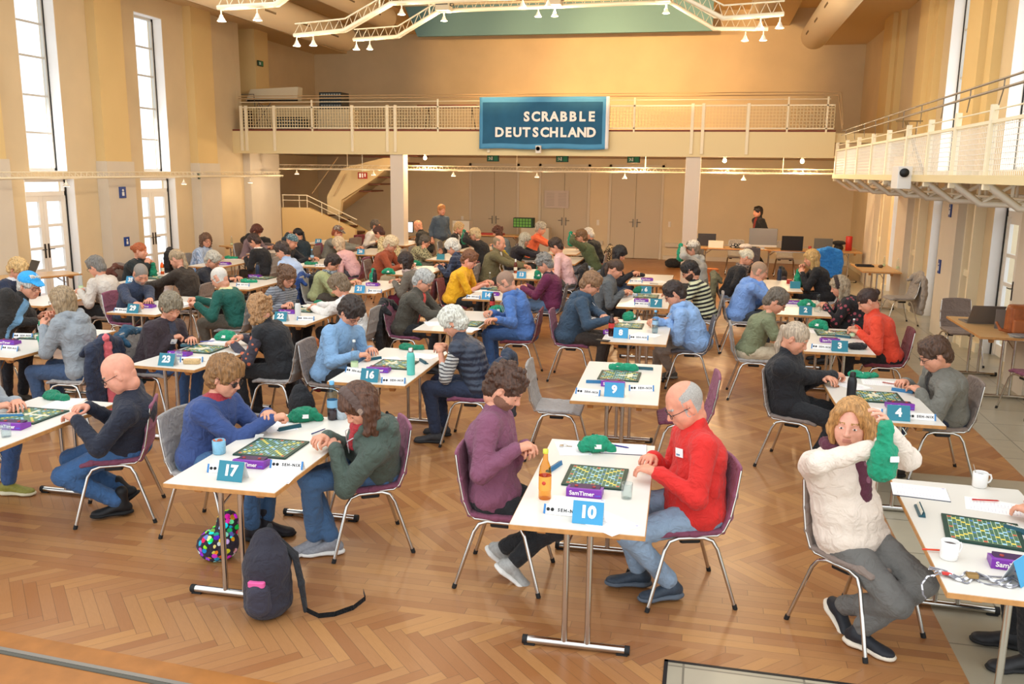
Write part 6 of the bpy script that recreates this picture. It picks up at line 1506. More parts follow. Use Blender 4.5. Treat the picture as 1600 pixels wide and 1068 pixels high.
    {'id': 33, 'label': 'person with short grey-brown hair in a dark plum cardigan', 'edgex': -5.13, 'head': [-5.264, 7.73], 'hz': 1.133, 'near': 0, 'side': 'L', 'face': 0.0, 'table': '23', 'fem': 1, 'hair': ['thick', '#857862'], 'top': 'cardigan', 'col': '#362a30', 'inner': '#32394e', 'badge': -1, 'trou': '#3a5c8c', 'shoe': ['boot', '#1c1c1e', '#111111'], 'chair': 'grey', 'hp': 30, 'hyaw': -30, 'twist': -12, 'g': 1.12, 'hw': {1: [-5.056, 7.787, 0.77], -1: [-5.201, 7.709, 0.79]}},
    {'id': 34, 'label': 'person with wavy caramel hair in a black vest and floral sleeves', 'edgex': -4.43, 'head': [-4.331, 7.817], 'hz': 1.149, 'near': 0, 'side': 'R', 'face': 3.14159, 'table': '23', 'fem': 1, 'hair': ['wavy', '#b08458'], 'top': 'vest', 'col': '#1b1c20', 'undersleeve': ['#3c3842', 'floral', '#c86848'], 'trou': '#1e1f22', 'shoe': ['boot', '#1c1c1e', '#e8e4e0'], 'chair': 'grey', 'hp': 34, 'hyaw': -20, 'hw': {1: [-4.588, 7.655, 0.775], -1: [-4.643, 7.924, 0.8]}},
    {'id': 35, 'label': 'bald person with glasses in a black-navy sweater and blue jeans', 'edgex': -4.37, 'head': [-4.012, 5.234], 'hz': 1.083, 'near': 0, 'side': 'R', 'face': 3.62, 'table': '24', 'seat': [-4.13, 5.3], 'hair': ['none', '#8a7a6a'], 'glasses': 1, 'top': 'sweater', 'col': '#1b2030', 'trou': '#3c6494', 'shoe': ['boot', '#151517', '#0e0e0e'], 'chair': 'mauve', 'hp': 30, 'legs': 'tuck', 'skin': '#dc9a80', 'hw': {1: [-4.297, 5.034, 0.775], -1: [-4.339, 5.206, 0.8]}, 'fw': {1: [-4.089, 5.254, 0.1], -1: [-4.181, 5.418, 0.13]}},
    {'id': 36, 'label': 'person in a light grey sweatshirt at the left frame edge', 'edgex': -5.07, 'head': [-5.22, 5.15], 'hz': 1.18, 'near': 0, 'side': 'L', 'face': 0, 'table': '24', 'seat': [-5.45, 5.2], 'hair': ['short', '#6a5a48'], 'top': 'sweater', 'col': '#9a9fa4', 'trou': '#3a5c90', 'shoe': ['sneaker', '#8e8a3c', '#e0d8b8'], 'chair': 'grey', 'hp': 30, 'legs': 'out', 'hw': {1: [-4.882, 5.261, 0.775], -1: [-4.926, 5.14, 0.775]}, 'fw': {1: [-5.21, 5.405, 0.09], -1: [-5.677, 5.667, 0.09]}},
    {'id': 37, 'label': 'person with shoulder-length brown hair in a grey striped top', 'edgex': -5.21, 'head': [-5.248, 10.227], 'hz': 1.155, 'near': 1, 'side': 'L', 'face': 0.0, 'table': '22', 'fem': 1, 'hair': ['wavy', '#6c4c34'], 'glasses': 1, 'top': 'sweater', 'col': '#85888e', 'pat': 'stripe', 'col2': '#5a5e66', 'trou': '#1e1f22', 'chair': 'grey', 'hp': 32, 'hyaw': -25, 'g': 1.15, 'twist': -15, 'hw': {1: [-5.183, 10.122, 0.79], -1: [-5.174, 9.929, 0.77]}},
    {'id': 38, 'label': 'person with short brown-grey hair in a white sweater', 'edgex': -4.51, 'head': [-4.433, 9.997], 'hz': 1.1, 'near': 1, 'side': 'R', 'face': 3.14159, 'table': '22', 'fem': 1, 'hair': ['thick', '#7d6850'], 'top': 'sweater', 'col': '#e9e4de', 'colY': '#c8ccd2', 'trou': '#1e1f22', 'chair': 'grey', 'hp': 34, 'hw': {1: [-4.87, 10.097, 0.775], -1: [-4.939, 10.356, 0.775]}},
    {'id': 39, 'label': 'person with dark bob in a pale olive top and grey scarf', 'edgex': -5.4, 'head': [-5.705, 12.648], 'hz': 1.083, 'near': 1, 'side': 'L', 'face': 0.0, 'table': '21', 'fem': 1, 'hair': ['short', '#30221e'], 'glasses': 1, 'top': 'sweater', 'col': '#a2a878', 'scarf': ['#8a9298', 'camo', '#4a545c', 0.06], 'trou': '#4a4238', 'chair': 'grey', 'hp': 34},
    {'id': 40, 'label': 'person with black-brown bob in a taupe cardigan and pink-beige scarf', 'edgex': -4.7, 'head': [-4.572, 12.853], 'hz': 1.122, 'near': 1, 'side': 'R', 'face': 3.14159, 'table': '21', 'fem': 1, 'hair': ['bob', '#2e201c'], 'top': 'cardigan', 'col': '#6e675c', 'scarf': ['#b8a098', None, '#fff', 0.2], 'trou': '#7a2440', 'chair': 'maroon', 'hp': 32},
    {'id': 41, 'label': 'person with white-blond hair and glasses in a rust red sweater', 'edgex': -5.43, 'head': [-5.736, 15.324], 'hz': 1.166, 'near': 2, 'side': 'L', 'face': 0.0, 'table': '20', 'hair': ['thick', '#dcc4a0'], 'glasses': 1, 'top': 'sweater', 'col': '#9a4a2c', 'badge': -1, 'trou': '#b8a888', 'chair': 'taupe', 'hp': 30, 'g': 1.2},
    {'id': 42, 'label': 'person with white hair in a navy checked shirt and black trousers', 'edgex': -4.73, 'head': [-4.54, 15.308], 'hz': 1.144, 'near': 2, 'side': 'R', 'face': 3.14159, 'table': '20', 'hair': ['thick', '#dad6cc'], 'top': 'shirt', 'col': '#262f46', 'pat': 'check', 'col2': '#46536c', 'trou': '#1e1f22', 'chair': 'grey', 'hp': 32},
    {'id': 43, 'label': 'person with dark grey hair in a leaf-patterned blouse, hand on chin', 'edgex': -5.57, 'head': [-5.835, 17.625], 'hz': 1.04, 'near': 2, 'side': 'L', 'face': 0.0, 'table': '19', 'fem': 1, 'hair': ['short', '#5a5248'], 'glasses': 1, 'top': 'shirt', 'col': '#a8a480', 'pat': 'camo', 'col2': '#5c5a44', 'trou': '#6a6658', 'chair': 'grey', 'hp': 20, 'arms': 'chin', 'g': 1.2},
    {'id': 44, 'label': 'person with short blond hair in a black cardigan over white', 'edgex': -5.55, 'head': [-5.776, 20.011], 'hz': 1.183, 'near': 2, 'side': 'L', 'face': 0.0, 'table': '18', 'fem': 1, 'hair': ['short', '#c8a878'], 'top': 'cardigan', 'col': '#1e2024', 'inner': '#dcdcdc', 'trou': '#1e1f22', 'chair': 'grey', 'hp': 24},
    {'id': 45, 'label': 'person with blond hair in a black top with a green bag before the face', 'edgex': -4.87, 'head': [-4.848, 18.027], 'hz': 1.188, 'near': 2, 'side': 'R', 'face': 3.14159, 'table': '19', 'fem': 1, 'hair': ['short', '#d0b488'], 'top': 'sweater', 'col': '#1d1d20', 'trou': '#7a828c', 'chair': 'grey', 'hp': 14, 'arms': 'bag', 'bagk': 1, 'g': 1.1},
    {'id': 46, 'label': 'person with auburn-brown shoulder-length hair seen from behind', 'edgex': -4.85, 'head': [-4.816, 19.93], 'hz': 1.122, 'near': 2, 'side': 'R', 'face': 3.14159, 'table': '18', 'fem': 1, 'hair': ['wavy', '#5c3424'], 'top': 'cardigan', 'col': '#5c6c78', 'trou': '#1e1f22', 'chair': 'darkgrey', 'hp': 24},
    {'id': 47, 'label': 'person with receding grey hair and beard in a navy shirt', 'edgex': -7.27, 'head': [-7.376, 10.213], 'hz': 1.111, 'near': 1, 'side': 'L', 'face': 0.0, 'table': '29', 'hair': ['buzz', '#8c8278'], 'beard': '#b09a8c', 'top': 'shirt', 'col': '#2c3850', 'trou': '#1e1f22', 'chair': 'mauve', 'hp': 34, 'hyaw': -35, 'twist': -22, 'hw': {1: [-6.692, 9.415, 0.77], -1: [-6.99, 9.593, 0.77]}},
    {'id': 48, 'label': 'person with thin white hair in a bottle green sweater with pale collar', 'edgex': -6.57, 'head': [-6.177, 10.159], 'hz': 1.111, 'near': 1, 'side': 'R', 'face': 3.14159, 'table': '29', 'hair': ['buzz', '#d8d0c4'], 'glasses': 1, 'top': 'sweater', 'col': '#10564a', 'colY': '#e2dca4', 'trou': '#5c5448', 'shoe': ['shoe', '#3a2a20', '#222222'], 'chair': 'grey', 'hp': 28, 'arms': 'clasp', 'hw': {1: [-6.347, 9.766, 0.79], -1: [-6.621, 10.196, 0.8]}},
    {'id': 49, 'label': 'person with short grey hair and glasses in a black sweater', 'edgex': -7.36, 'head': [-7.689, 12.489], 'hz': 1.073, 'near': 1, 'side': 'L', 'face': 0.0, 'table': '28', 'hair': ['short', '#bab2a2'], 'glasses': 1, 'top': 'sweater', 'col': '#1c1e28', 'trou': '#1e1f22', 'chair': 'grey', 'hp': 32},
    {'id': 50, 'label': 'person with dark short hair and glasses in a pale blue shirt', 'edgex': -6.66, 'head': [-6.754, 13.02], 'hz': 1.21, 'near': 2, 'side': 'R', 'face': 3.14159, 'table': '28', 'hair': ['short', '#3a2c26'], 'glasses': 1, 'top': 'shirt', 'col': '#a9bede', 'trou': '#3c3a40', 'chair': 'grey', 'hp': 30},
    {'id': 51, 'label': 'person in a blue camouflage beanie and black top', 'edgex': -7.6, 'head': [-7.988, 15.811], 'hz': 1.1, 'near': 2, 'side': 'L', 'face': 0.0, 'table': '27', 'hair': ['none', '#3a3a3a'], 'cap': ['beanie', '#4a6874', 'camo', '#8aa2a8'], 'top': 'sweater', 'col': '#22252c', 'trou': '#1e1f22', 'chair': 'grey', 'hp': 26},
    {'id': 52, 'label': 'person with pale ash blond bob in a light pink cardigan', 'edgex': -6.9, 'head': [-6.984, 15.775], 'hz': 1.095, 'near': 2, 'side': 'R', 'face': 3.14159, 'table': '27', 'fem': 1, 'hair': ['bob', '#c8b090'], 'top': 'cardigan', 'col': '#dcaeb0', 'trou': '#4a4a50', 'chair': 'mauve', 'hp': 26},
    {'id': 53, 'label': 'person in a patterned peaked cap and grey vest over yellow', 'edgex': -7.6, 'head': [-8.158, 18.408], 'hz': 1.117, 'near': 2, 'side': 'L', 'face': 0.0, 'table': '26', 'hair': ['short', '#a85838'], 'cap': ['cap', '#6a5a50', 'camo', '#b8b0a4'], 'top': 'jacket', 'col': '#8a887c', 'colY': '#d8b030', 'trou': '#6c6a60', 'chair': 'mauve', 'hp': 22},
    {'id': 54, 'label': 'person with short auburn hair in a cream floral blouse', 'edgex': -6.9, 'head': [-7.196, 18.463], 'hz': 1.139, 'near': 2, 'side': 'R', 'face': 3.14159, 'table': '26', 'fem': 1, 'hair': ['short', '#4e2a20'], 'top': 'shirt', 'col': '#d8c89c', 'pat': 'camo', 'col2': '#8a7a50', 'trou': '#5c5848', 'chair': 'grey', 'hp': 32},
    {'id': 55, 'label': 'person in a white shirt sitting at the back monitor, seen from behind', 'head': [-8.24, 20.93], 'hz': 1.13, 'near': 2, 'side': 'L', 'face': 0.0, 'table': None, 'hair': ['short', '#5a5048'], 'top': 'shirt', 'col': '#e6e2dc', 'trou': '#1e1f22', 'chair': 'maroon', 'hp': 8, 'arms': 'lap', 'nogroup': 1},
    {'id': 56, 'label': 'bald person in a black jacket at the table by the left column', 'edgex': -7.05, 'head': [-7.101, 20.898], 'hz': 1.144, 'near': 2, 'side': 'R', 'face': 3.14159, 'table': '25', 'hair': ['none', '#8a7a6a'], 'top': 'jacket', 'col': '#222426', 'trou': '#6a5c48', 'chair': 'grey', 'hp': 26},
    {'id': 57, 'label': 'person with red hair in a bun and black cardigan, arms crossed over a bag', 'edgex': -9.04, 'head': [-9.207, 12.775], 'hz': 1.144, 'near': 1, 'side': 'L', 'face': 0.0, 'table': '35', 'fem': 1, 'hair': ['bun', '#b05c30'], 'top': 'cardigan', 'col': '#1f2628', 'trou': '#5c6068', 'chair': 'taupe', 'hp': 6, 'arms': 'bagchest', 'bagk': 1, 'hyaw': 15},
    {'id': 58, 'label': 'person with long grey-blond hair and red scrunchie, seen from behind', 'edgex': -8.34, 'head': [-7.601, 11.379], 'hz': 1.2, 'near': 1, 'side': 'R', 'face': 3.14159, 'table': '35', 'fem': 1, 'hair': ['longpony', '#a89070'], 'top': 'sweater', 'col': '#33281e', 'trou': '#1e1f22', 'chair': 'taupe', 'hp': 24},
    {'id': 59, 'label': 'person with curly brown hair and glasses in a light blue striped shirt', 'edgex': -9.35, 'head': [-9.533, 15.274], 'hz': 1.133, 'near': 2, 'side': 'L', 'face': 0.0, 'table': '34', 'fem': 1, 'hair': ['wild', '#6a4c38'], 'glasses': 1, 'top': 'shirt', 'col': '#b4c2d8', 'pat': 'vstripe', 'col2': '#8298b8', 'trou': '#6a8ab0', 'chair': 'grey', 'hp': 8, 'hyaw': -35},
    {'id': 60, 'label': 'person with dark brown bob in a black jacket with white collar', 'edgex': -8.65, 'head': [-8.543, 15.34], 'hz': 1.144, 'near': 2, 'side': 'R', 'face': 3.14159, 'table': '34', 'fem': 1, 'hair': ['short', '#3a2620'], 'top': 'cardigan', 'col': '#1c1c20', 'colY': '#ece8e0', 'trou': '#3e3226', 'chair': 'grey', 'hp': 34},
    {'id': 61, 'label': 'person with auburn hair in a mauve-grey top, bending over the table', 'edgex': -9.55, 'head': [-9.847, 17.815], 'hz': 1.139, 'near': 2, 'side': 'L', 'face': 0.0, 'table': '33', 'fem': 1, 'hair': ['thick', '#5c2c1c'], 'top': 'sweater', 'col': '#8c7478', 'trou': '#1e1f22', 'chair': 'taupe', 'hp': 36},
    {'id': 62, 'label': 'person with black ponytail in dark teal, arms raised', 'edgex': -8.85, 'head': [-8.818, 17.739], 'hz': 1.1, 'near': 2, 'side': 'R', 'face': 3.14159, 'table': '33', 'fem': 1, 'hair': ['longpony', '#181416'], 'top': 'sweater', 'col': '#24343e', 'trou': '#1e1f22', 'chair': 'taupe', 'hp': 10, 'arms': 'bag'},
    {'id': 63, 'label': 'person in a bright blue baseball cap and black jacket', 'edgex': -7.04, 'head': [-7.262, 8.113], 'hz': 1.221, 'near': 0, 'side': 'L', 'face': 0.05, 'table': '30', 'seat': [-7.45, 7.6], 'hair': ['short', '#c8c4bc'], 'cap': ['cap', '#2f9fe0', None, '#ffffff'], 'glasses': 1, 'top': 'jacket', 'col': '#26221f', 'inner': '#6f9cc0', 'trou': '#20222a', 'shoe': ['shoe', '#4a4238', '#6a6258'], 'chair': 'grey', 'hp': 14, 'g': 1.1, 'hyaw': -10, 'arms': 'lap', 'hw': {1: [-7.311, 8.309, 0.8], -1: [-7.182, 8.117, 0.78]}},
    {'id': 64, 'label': 'smiling person with ash blond bob in a grey hooded sweatshirt', 'edgex': -6.34, 'head': [-6.162, 7.286], 'hz': 1.216, 'near': 0, 'side': 'R', 'face': 3.2, 'table': '30', 'seat': [-6.02, 7.25], 'fem': 1, 'hair': ['bob', '#9c8464'], 'glasses': 1, 'top': 'hoodie', 'col': '#91979c', 'trou': '#3a5070', 'shoe': ['boot', '#2a2a2c', '#1a1a1a'], 'chair': 'grey', 'hp': 8, 'arms': 'bagchest', 'bagk': 1, 'open': 1},
    {'id': 65, 'label': 'person with light hair in a navy sweater with white neckband', 'edgex': -9.04, 'head': [-9.412, 10.332], 'hz': 1.095, 'near': 1, 'side': 'L', 'face': 0.0, 'table': '36', 'hair': ['thick', '#d4b078'], 'glasses': 1, 'top': 'sweater', 'col': '#222c44', 'colY': '#e8e8ea', 'trou': '#1e1f22', 'chair': 'grey', 'hp': 32, 'hw': {1: [-9.148, 10.399, 0.78], -1: [-9.066, 10.16, 0.77]}},
    {'id': 66, 'label': 'person with short grey hair and glasses in a pale beige sweater', 'edgex': -8.34, 'head': [-8.336, 10.568], 'hz': 1.144, 'near': 1, 'side': 'R', 'face': 3.14159, 'table': '36', 'hair': ['short', '#7a756e'], 'glasses': 1, 'top': 'sweater', 'col': '#cec4b8', 'trou': '#1e1f22', 'shoe': ['shoe', '#2a2a2a', '#1a1a1a'], 'chair': 'taupe', 'hp': 28, 'arms': 'clasp', 'hw': {1: [-8.486, 10.327, 0.79], -1: [-8.477, 10.382, 0.81]}},
    {'id': 67, 'label': 'person with ginger-blond hair standing in a grey-blue sweater', 'head': [-6.377, 20.569], 'hz': 1.57, 'near': 2, 'side': 'L', 'face': -0.75, 'table': None, 'fem': 1, 'stand': 1, 'hair': ['short', '#b47840'], 'top': 'sweater', 'sleeve': 'threeq', 'col': '#4e5c6a', 'trou': '#b0a080', 'hp': 4, 'arms': 'down', 'nogroup': 1, 's': 1.0},
    {'id': 68, 'label': 'person in a black jacket over red walking behind the back tables', 'head': [1.234, 23.3], 'hz': 1.572, 'near': 2, 'side': 'L', 'face': 3.6, 'table': None, 'stand': 1, 'stride': 1, 'hair': ['short', '#241c1a'], 'top': 'jacket', 'col': '#17181b', 'inner': '#8c2a22', 'trou': '#17181b', 'hp': 4, 'arms': 'down', 'nogroup': 1, 's': 1.02},
]
ITEMS = [
    ['num', -0.525, 4.245, 0.735, 0, ['10', 'blue'], {}],
    ['num', -2.63, 4.355, 0.735, 0, ['17', 'teal'], {}],
    ['num', -0.668, 6.876, 0.735, 0, ['9', 'blue'], {}],
    ['num', -0.87, 9.445, 0.735, 0, ['8', 'blue'], {}],
    ['num', -0.627, 11.83, 0.735, 0, ['7', 'teal'], {}],
    ['num', -0.856, 13.15, 0.735, 0, ['6', 'teal'], {}],
    ['num', -2.759, 6.824, 0.735, 0, ['16', 'teal'], {}],
    ['num', -2.995, 11.85, 0.735, 0, ['14', 'blue'], {}],
    ['num', -3.055, 14.441, 0.735, 0, ['13', 'blue'], {}],
    ['num', 1.46, 6.733, 0.735, 0, ['4', 'teal'], {}],
    ['num', 1.397, 9.332, 0.735, 0, ['3', 'teal'], {}],
    ['num', 1.301, 11.737, 0.735, 0, ['2', 'teal'], {}],
    ['num', -4.772, 6.912, 0.735, 0, ['23', 'teal'], {}],
    ['num', -4.907, 9.375, 0.735, 0, ['22', 'teal'], {}],
    ['num', -4.955, 11.924, 0.735, 0, ['21', 'blue'], {}],
    ['num', -7.239, 17.51, 0.735, 0, ['26', 'blue'], {}],
    ['num', -6.928, 9.413, 0.735, 0, ['29', 'teal'], {}],
    ['num', -8.724, 11.84, 0.735, 0, ['35', 'blue'], {}],
    ['num', -9.269, 19.76, 0.735, 0, ['33', 'blue'], {}],
    ['numblank', 1.454, 4.061, 0.735, 0.9, ['teal', 'pale blue folded card at the right frame edge beside the cord'], {}],
    ['numblank', -5.292, 17.012, 0.735, 0, ['teal', 'small blue card on the table of the person with hand on chin'], {}],
    ['numblank', 1.418, 14.484, 0.735, 0, ['teal', 'small teal card on the far table beside a red cube'], {}],
    ['spon', -0.667, 4.307, 0.735, -0.05, ['white sponsor card with two black dots, left of number 10'], {}],
    ['spon', -2.413, 4.607, 0.735, 0.08, ['white sponsor card with two black dots, right of number 17'], {}],
    ['spon', -2.737, 4.452, 0.735, 0.15, ['white sponsor card half hidden behind number 17'], {}],
    ['spon', -0.881, 6.861, 0.735, -0.15, ['white sponsor card with two black dots, left of number 9'], {}],
    ['spon', -0.468, 7.105, 0.735, 0.18, ['white sponsor card with two black dots, right of number 9'], {}],
    ['spon', 1.629, 6.778, 0.735, 0, ['white sponsor card right of number 4'], {}],
    ['spon', 1.274, 6.864, 0.735, -0.3, ['white sponsor card behind number 4'], {}],
    ['spon', 1.233, 9.388, 0.735, -0.2, ['white sponsor card left of number 3'], {}],
    ['spon', -0.669, 9.387, 0.735, 0, ['white sponsor card right of number 8'], {}],
    ['spon', -0.822, 11.89, 0.735, -0.1, ['white sponsor card left of number 7'], {}],
    ['spon', -1.053, 12.726, 0.735, -0.1, ['white sponsor card at the rear of table 7'], {}],
    ['spon', -2.545, 6.811, 0.735, 0.15, ['white sponsor card right of number 16'], {}],
    ['spon', -2.998, 7.057, 0.735, -0.35, ['white sponsor card left of number 16'], {}],
    ['spon', -3.203, 11.851, 0.735, -0.15, ['white sponsor card left of number 14'], {}],
    ['spon', -2.732, 14.41, 0.735, 0.1, ['white sponsor card right of number 13'], {}],
    ['spon', -4.652, 9.498, 0.735, 0.15, ['white sponsor card right of number 22'], {}],
    ['spon', -7.108, 9.411, 0.735, -0.1, ['white sponsor card left of number 29'], {}],
    ['spon', -6.931, 12.052, 0.735, 0.1, ['white sponsor card on the table of the person in black sweater'], {}],
    ['spon', -1.108, 14.435, 0.735, -0.1, ['white sponsor card left of number 6'], {}],
    ['spon', -6.622, 7.079, 0.735, -0.1, ['white sponsor card, nearer one on the table of the blue cap'], {}],
    ['spon', -6.99, 7.657, 0.735, 0.2, ['white sponsor card, farther one on the table of the blue cap'], {}],
    ['spon', -4.75, 12.0, 0.735, 0.0, ['white sponsor card right of number 21'], {}],
    ['spon', -7.009, 14.99, 0.735, 0.0, ['white sponsor card on the table of the person in pink cardigan'], {}],
    ['spon', -4.643, 7.09, 0.735, 0.3, ['white sponsor card on table 23 behind the roll'], {}],
    ['timer', -0.595, 4.624, 0.735, 0, ['10'], {}],
    ['timer', -2.641, 4.596, 0.735, 0.05, ['17'], {}],
    ['timer', -0.715, 7.22, 0.735, 0.03, ['9'], {}],
    ['timer', -0.984, 9.652, 0.735, 0.03, ['8'], {}],
    ['timer', -0.858, 12.252, 0.735, 0, ['7'], {}],
    ['timer', -0.951, 14.756, 0.735, 0, ['6'], {}],
    ['timer', -2.824, 7.184, 0.735, 0.1, ['16'], {}],
    ['timer', 1.542, 7.088, 0.735, 0, ['4'], {}],
    ['timer', 1.364, 9.822, 0.735, 0, ['3'], {}],
    ['timer', 1.243, 12.709, 0.735, 0, ['2'], {}],
    ['timer', 1.475, 4.2, 0.735, -0.12, ['5'], {}],
    ['timer', -4.91, 7.313, 0.735, 0.05, ['23'], {}],
    ['timer', -5.097, 9.914, 0.735, 0.1, ['22'], {}],
    ['timer', -7.03, 9.816, 0.735, 0.1, ['29'], {}],
    ['timer', -4.626, 4.893, 0.735, 0.1, ['24'], {}],
    ['timer', -6.882, 7.34, 0.735, 0.1, ['30'], {}],
    ['timer', -5.073, 12.729, 0.735, 0, ['21'], {}],
    ['timer', -3.019, 12.249, 0.735, 0.05, ['14'], {}],
    ['timer', -7.32, 13.132, 0.735, 0.1, ['28'], {}],
    ['timer', -8.83, 14.746, 0.735, 0.1, ['34'], {}],
    ['board', -0.57, 4.91, 0.735, 0.0, ['10', 0], {}],
    ['board', -2.68, 4.921, 0.735, 0.02, ['17', 0], {}],
    ['board', -0.695, 7.568, 0.735, 0, ['9', 5], {}],
    ['board', -0.86, 10.198, 0.735, 0, ['8', 4], {}],
    ['board', -0.825, 12.797, 0.735, 0, ['7', 3], {}],
    ['board', -2.777, 7.471, 0.735, 0.02, ['16', 4], {}],
    ['board', 1.438, 7.385, 0.735, 0, ['4', 4], {}],
    ['board', 1.459, 10.365, 0.735, 0, ['3', 4], {}],
    ['board', 1.454, 4.595, 0.735, -0.17, ['5', 0], {}],
    ['board', -4.851, 7.617, 0.735, 0.0, ['23', 6], {}],
    ['board', -5.01, 10.193, 0.735, 0, ['22', 4], {}],
    ['board', -4.72, 5.166, 0.735, 0.0, ['24', 8], {}],
    ['board', -2.731, 9.794, 0.735, 0, ['15', 4], {}],
    ['board', 1.174, 12.95, 0.735, 0, ['2', 4], {}],
    ['board', -8.797, 12.553, 0.735, 0, ['35', 3], {}],
    ['board', -6.84, 7.77, 0.735, 0.1, ['30', 4], {}],
    ['board', -3.049, 12.901, 0.735, 0, ['14', 3], {}],
    ['board', -7.16, 13.05, 0.735, 0, ['28', 3], {}],
    ['bag', -0.646, 5.414, 0.735, 0.2, ['lump', 'rounded green cloth bag at the rear of table 10', 1], {}],
    ['bag', -2.774, 5.566, 0.735, 0.4, ['lump', 'rounded green cloth bag at the rear of table 17', 2], {}],
    ['bag', -0.698, 7.83, 0.735, 0.0, ['roll', 'rolled green cloth bag on empty table 9', 1], {}],
    ['bag', -0.893, 10.65, 0.735, 1.2, ['lump', 'crumpled green cloth bag at the rear of table 8', 1], {}],
    ['bag', -0.954, 13.18, 0.735, 0.5, ['lump', 'crumpled green cloth bag on table 7', 2], {}],
    ['bag', -2.894, 8.203, 0.735, 0.1, ['flat', 'flat green cloth bag at the rear of table 16', 2], {}],
    ['bag', 1.415, 8.126, 0.735, 0.2, ['flat', 'green cloth bag beside the writing person at table 4', 1], {}],
    ['bag', 1.341, 10.7, 0.735, -0.6, ['lump', 'green cloth bag at the rear of table 3', 1], {}],
    ['bag', 1.371, 12.441, 0.735, 0.2, ['lump', 'small green cloth bag behind number 2', 1], {}],
    ['bag', -4.91, 8.123, 0.735, 0.0, ['lump', 'crumpled green cloth bag at the rear of table 23', 1], {}],
    ['bag', -5.012, 10.67, 0.735, -0.3, ['flat', 'flat green cloth bag at the rear of table 22', 2], {}],
    ['bag', -4.921, 5.636, 0.735, -0.3, ['flat', 'flat green cloth bag on the nearest left table', 2], {}],
    ['bag', -2.579, 10.674, 0.735, 0.2, ['lump', 'green cloth bag beside the water bottle on table 15', 1], {}],
    ['bag', -2.762, 14.38, 0.735, 0, ['tall', 'upright green cloth bag beside number 13', 1], {}],
    ['bag', -7.11, 12.487, 0.735, 0.2, ['flat', 'flat green bag on the table of the person in black sweater', 1], {}],
    ['bag', -7.353, 15.254, 0.735, 0.2, ['flat', 'flat green bag on the table of the person in pink cardigan', 2], {}],
    ['bag', -9.33, 15.76, 0.735, 0.2, ['flat', 'dark green bag on the table of the person in striped shirt', 1], {}],
    ['bag', -5.41, 14.27, 0.735, 0.1, ['lump', 'green cloth bag before the person in the pink-beige scarf', 1], {}],
    ['bag', -7.536, 20.63, 0.735, 0.1, ['flat', 'green cloth bag on the table beside the left column', 1], {}],
    ['bag', -5.41, 15.72, 0.735, 0.1, ['lump', 'small green bag behind the person with white-blond hair', 2], {}],
    ['bag', -5.25, 13.177, 0.735, 0.1, ['tall', 'upright green cloth bag at the dark tumbler on table 21', 1], {}],
    ['bag', -4.75, 14.27, 0.735, 0.1, ['lump', 'dark green bag behind table 14', 2], {}],
    ['rack', -0.84, 5.016, 0.735, 1.3, ['b', 'blue tile rack standing on the left side of table 10'], {}],
    ['rack', -0.87, 7.272, 0.735, 0.15, ['b', 'blue tile rack at the left of table 9'], {}],
    ['rack', -0.505, 7.911, 0.735, 0.0, ['t', 'dark tile rack at the rear right of table 9'], {}],
    ['rack', -2.776, 5.353, 0.735, 0.95, ['t', 'dark teal tile rack at the rear of table 17'], {}],
    ['rack', 1.205, 4.821, 0.735, 1.5, ['t', 'dark teal tile rack left of the papers on the front right table'], {}],
    ['rack', 1.652, 4.637, 0.735, -0.6, ['t', 'dark tile rack at the right frame edge'], {}],
    ['rack', -2.554, 7.648, 0.735, -0.9, ['t', 'dark teal tile rack at the right side of table 16'], {}],
    ['rack', -3.053, 7.626, 0.735, 0.9, ['t', 'tile rack before the person in light blue'], {}],
    ['rack', 1.676, 7.646, 0.735, -0.45, ['b', 'blue-grey tile rack before the person in grey fleece'], {}],
    ['rack', 1.547, 10.146, 0.735, -0.5, ['t', 'tile rack before the person in orange-red'], {}],
    ['rack', -5.075, 7.721, 0.735, 0.3, ['t', 'dark teal tile rack before the person in plum cardigan'], {}],
    ['rack', -4.449, 5.417, 0.735, 1.3, ['t', 'black tile rack before the bald person in black-navy'], {}],
    ['rack', -4.826, 5.103, 0.735, 0.35, ['b', 'blue tile rack held by the person at the left frame edge'], {}],
    ['rack', -5.19, 10.345, 0.735, 0.1, ['t', 'dark teal tile rack on table 22'], {}],
    ['rack', -3.265, 12.833, 0.735, 0.2, ['t', 'tile rack on table 14'], {}],
    ['rack', -8.872, 10.414, 0.735, 0.2, ['t', 'dark tile rack on the table of the person in navy sweater'], {}],
    ['sheet', -0.46, 5.495, 0.735, 1.65, [1, 'white score pad with navy edge at the rear right of table 10'], {}],
    ['sheet', -0.788, 5.432, 0.735, 0.3, [0, 'loose score paper at the rear left of table 10'], {}],
    ['sheet', -0.434, 4.255, 0.735, 0.9, [0, 'crumpled paper strip right of number 10'], {}],
    ['sheet', -0.621, 4.458, 0.735, 1.57, [0, 'white slip under the timer on table 10'], {}],
    ['sheet', -2.885, 5.404, 0.735, 0.7, [0, 'score sheet beside the bag on table 17'], {}],
    ['sheet', -2.404, 4.492, 0.735, 0.15, [0, 'small printed slip at the front right of table 17'], {}],
    ['sheet', 1.272, 5.138, 0.735, 1.45, [1, 'printed score pad at the rear left of the front right table'], {}],
    ['sheet', 1.629, 4.996, 0.735, 1.35, [0, 'pinkish score sheet beneath the red pen'], {}],
    ['sheet', 1.55, 7.939, 0.735, 1.5, [0, 'score sheet at the rear right of table 4'], {}],
    ['sheet', 1.287, 7.77, 0.735, 0.6, [0, 'score sheet under the hands of the writing person'], {}],
    ['sheet', -2.885, 7.643, 0.735, 0.6, [0, 'score sheet beside the rack on table 16'], {}],
    ['sheet', -2.657, 7.92, 0.735, 1.4, [0, 'score sheet before the person in navy vest'], {}],
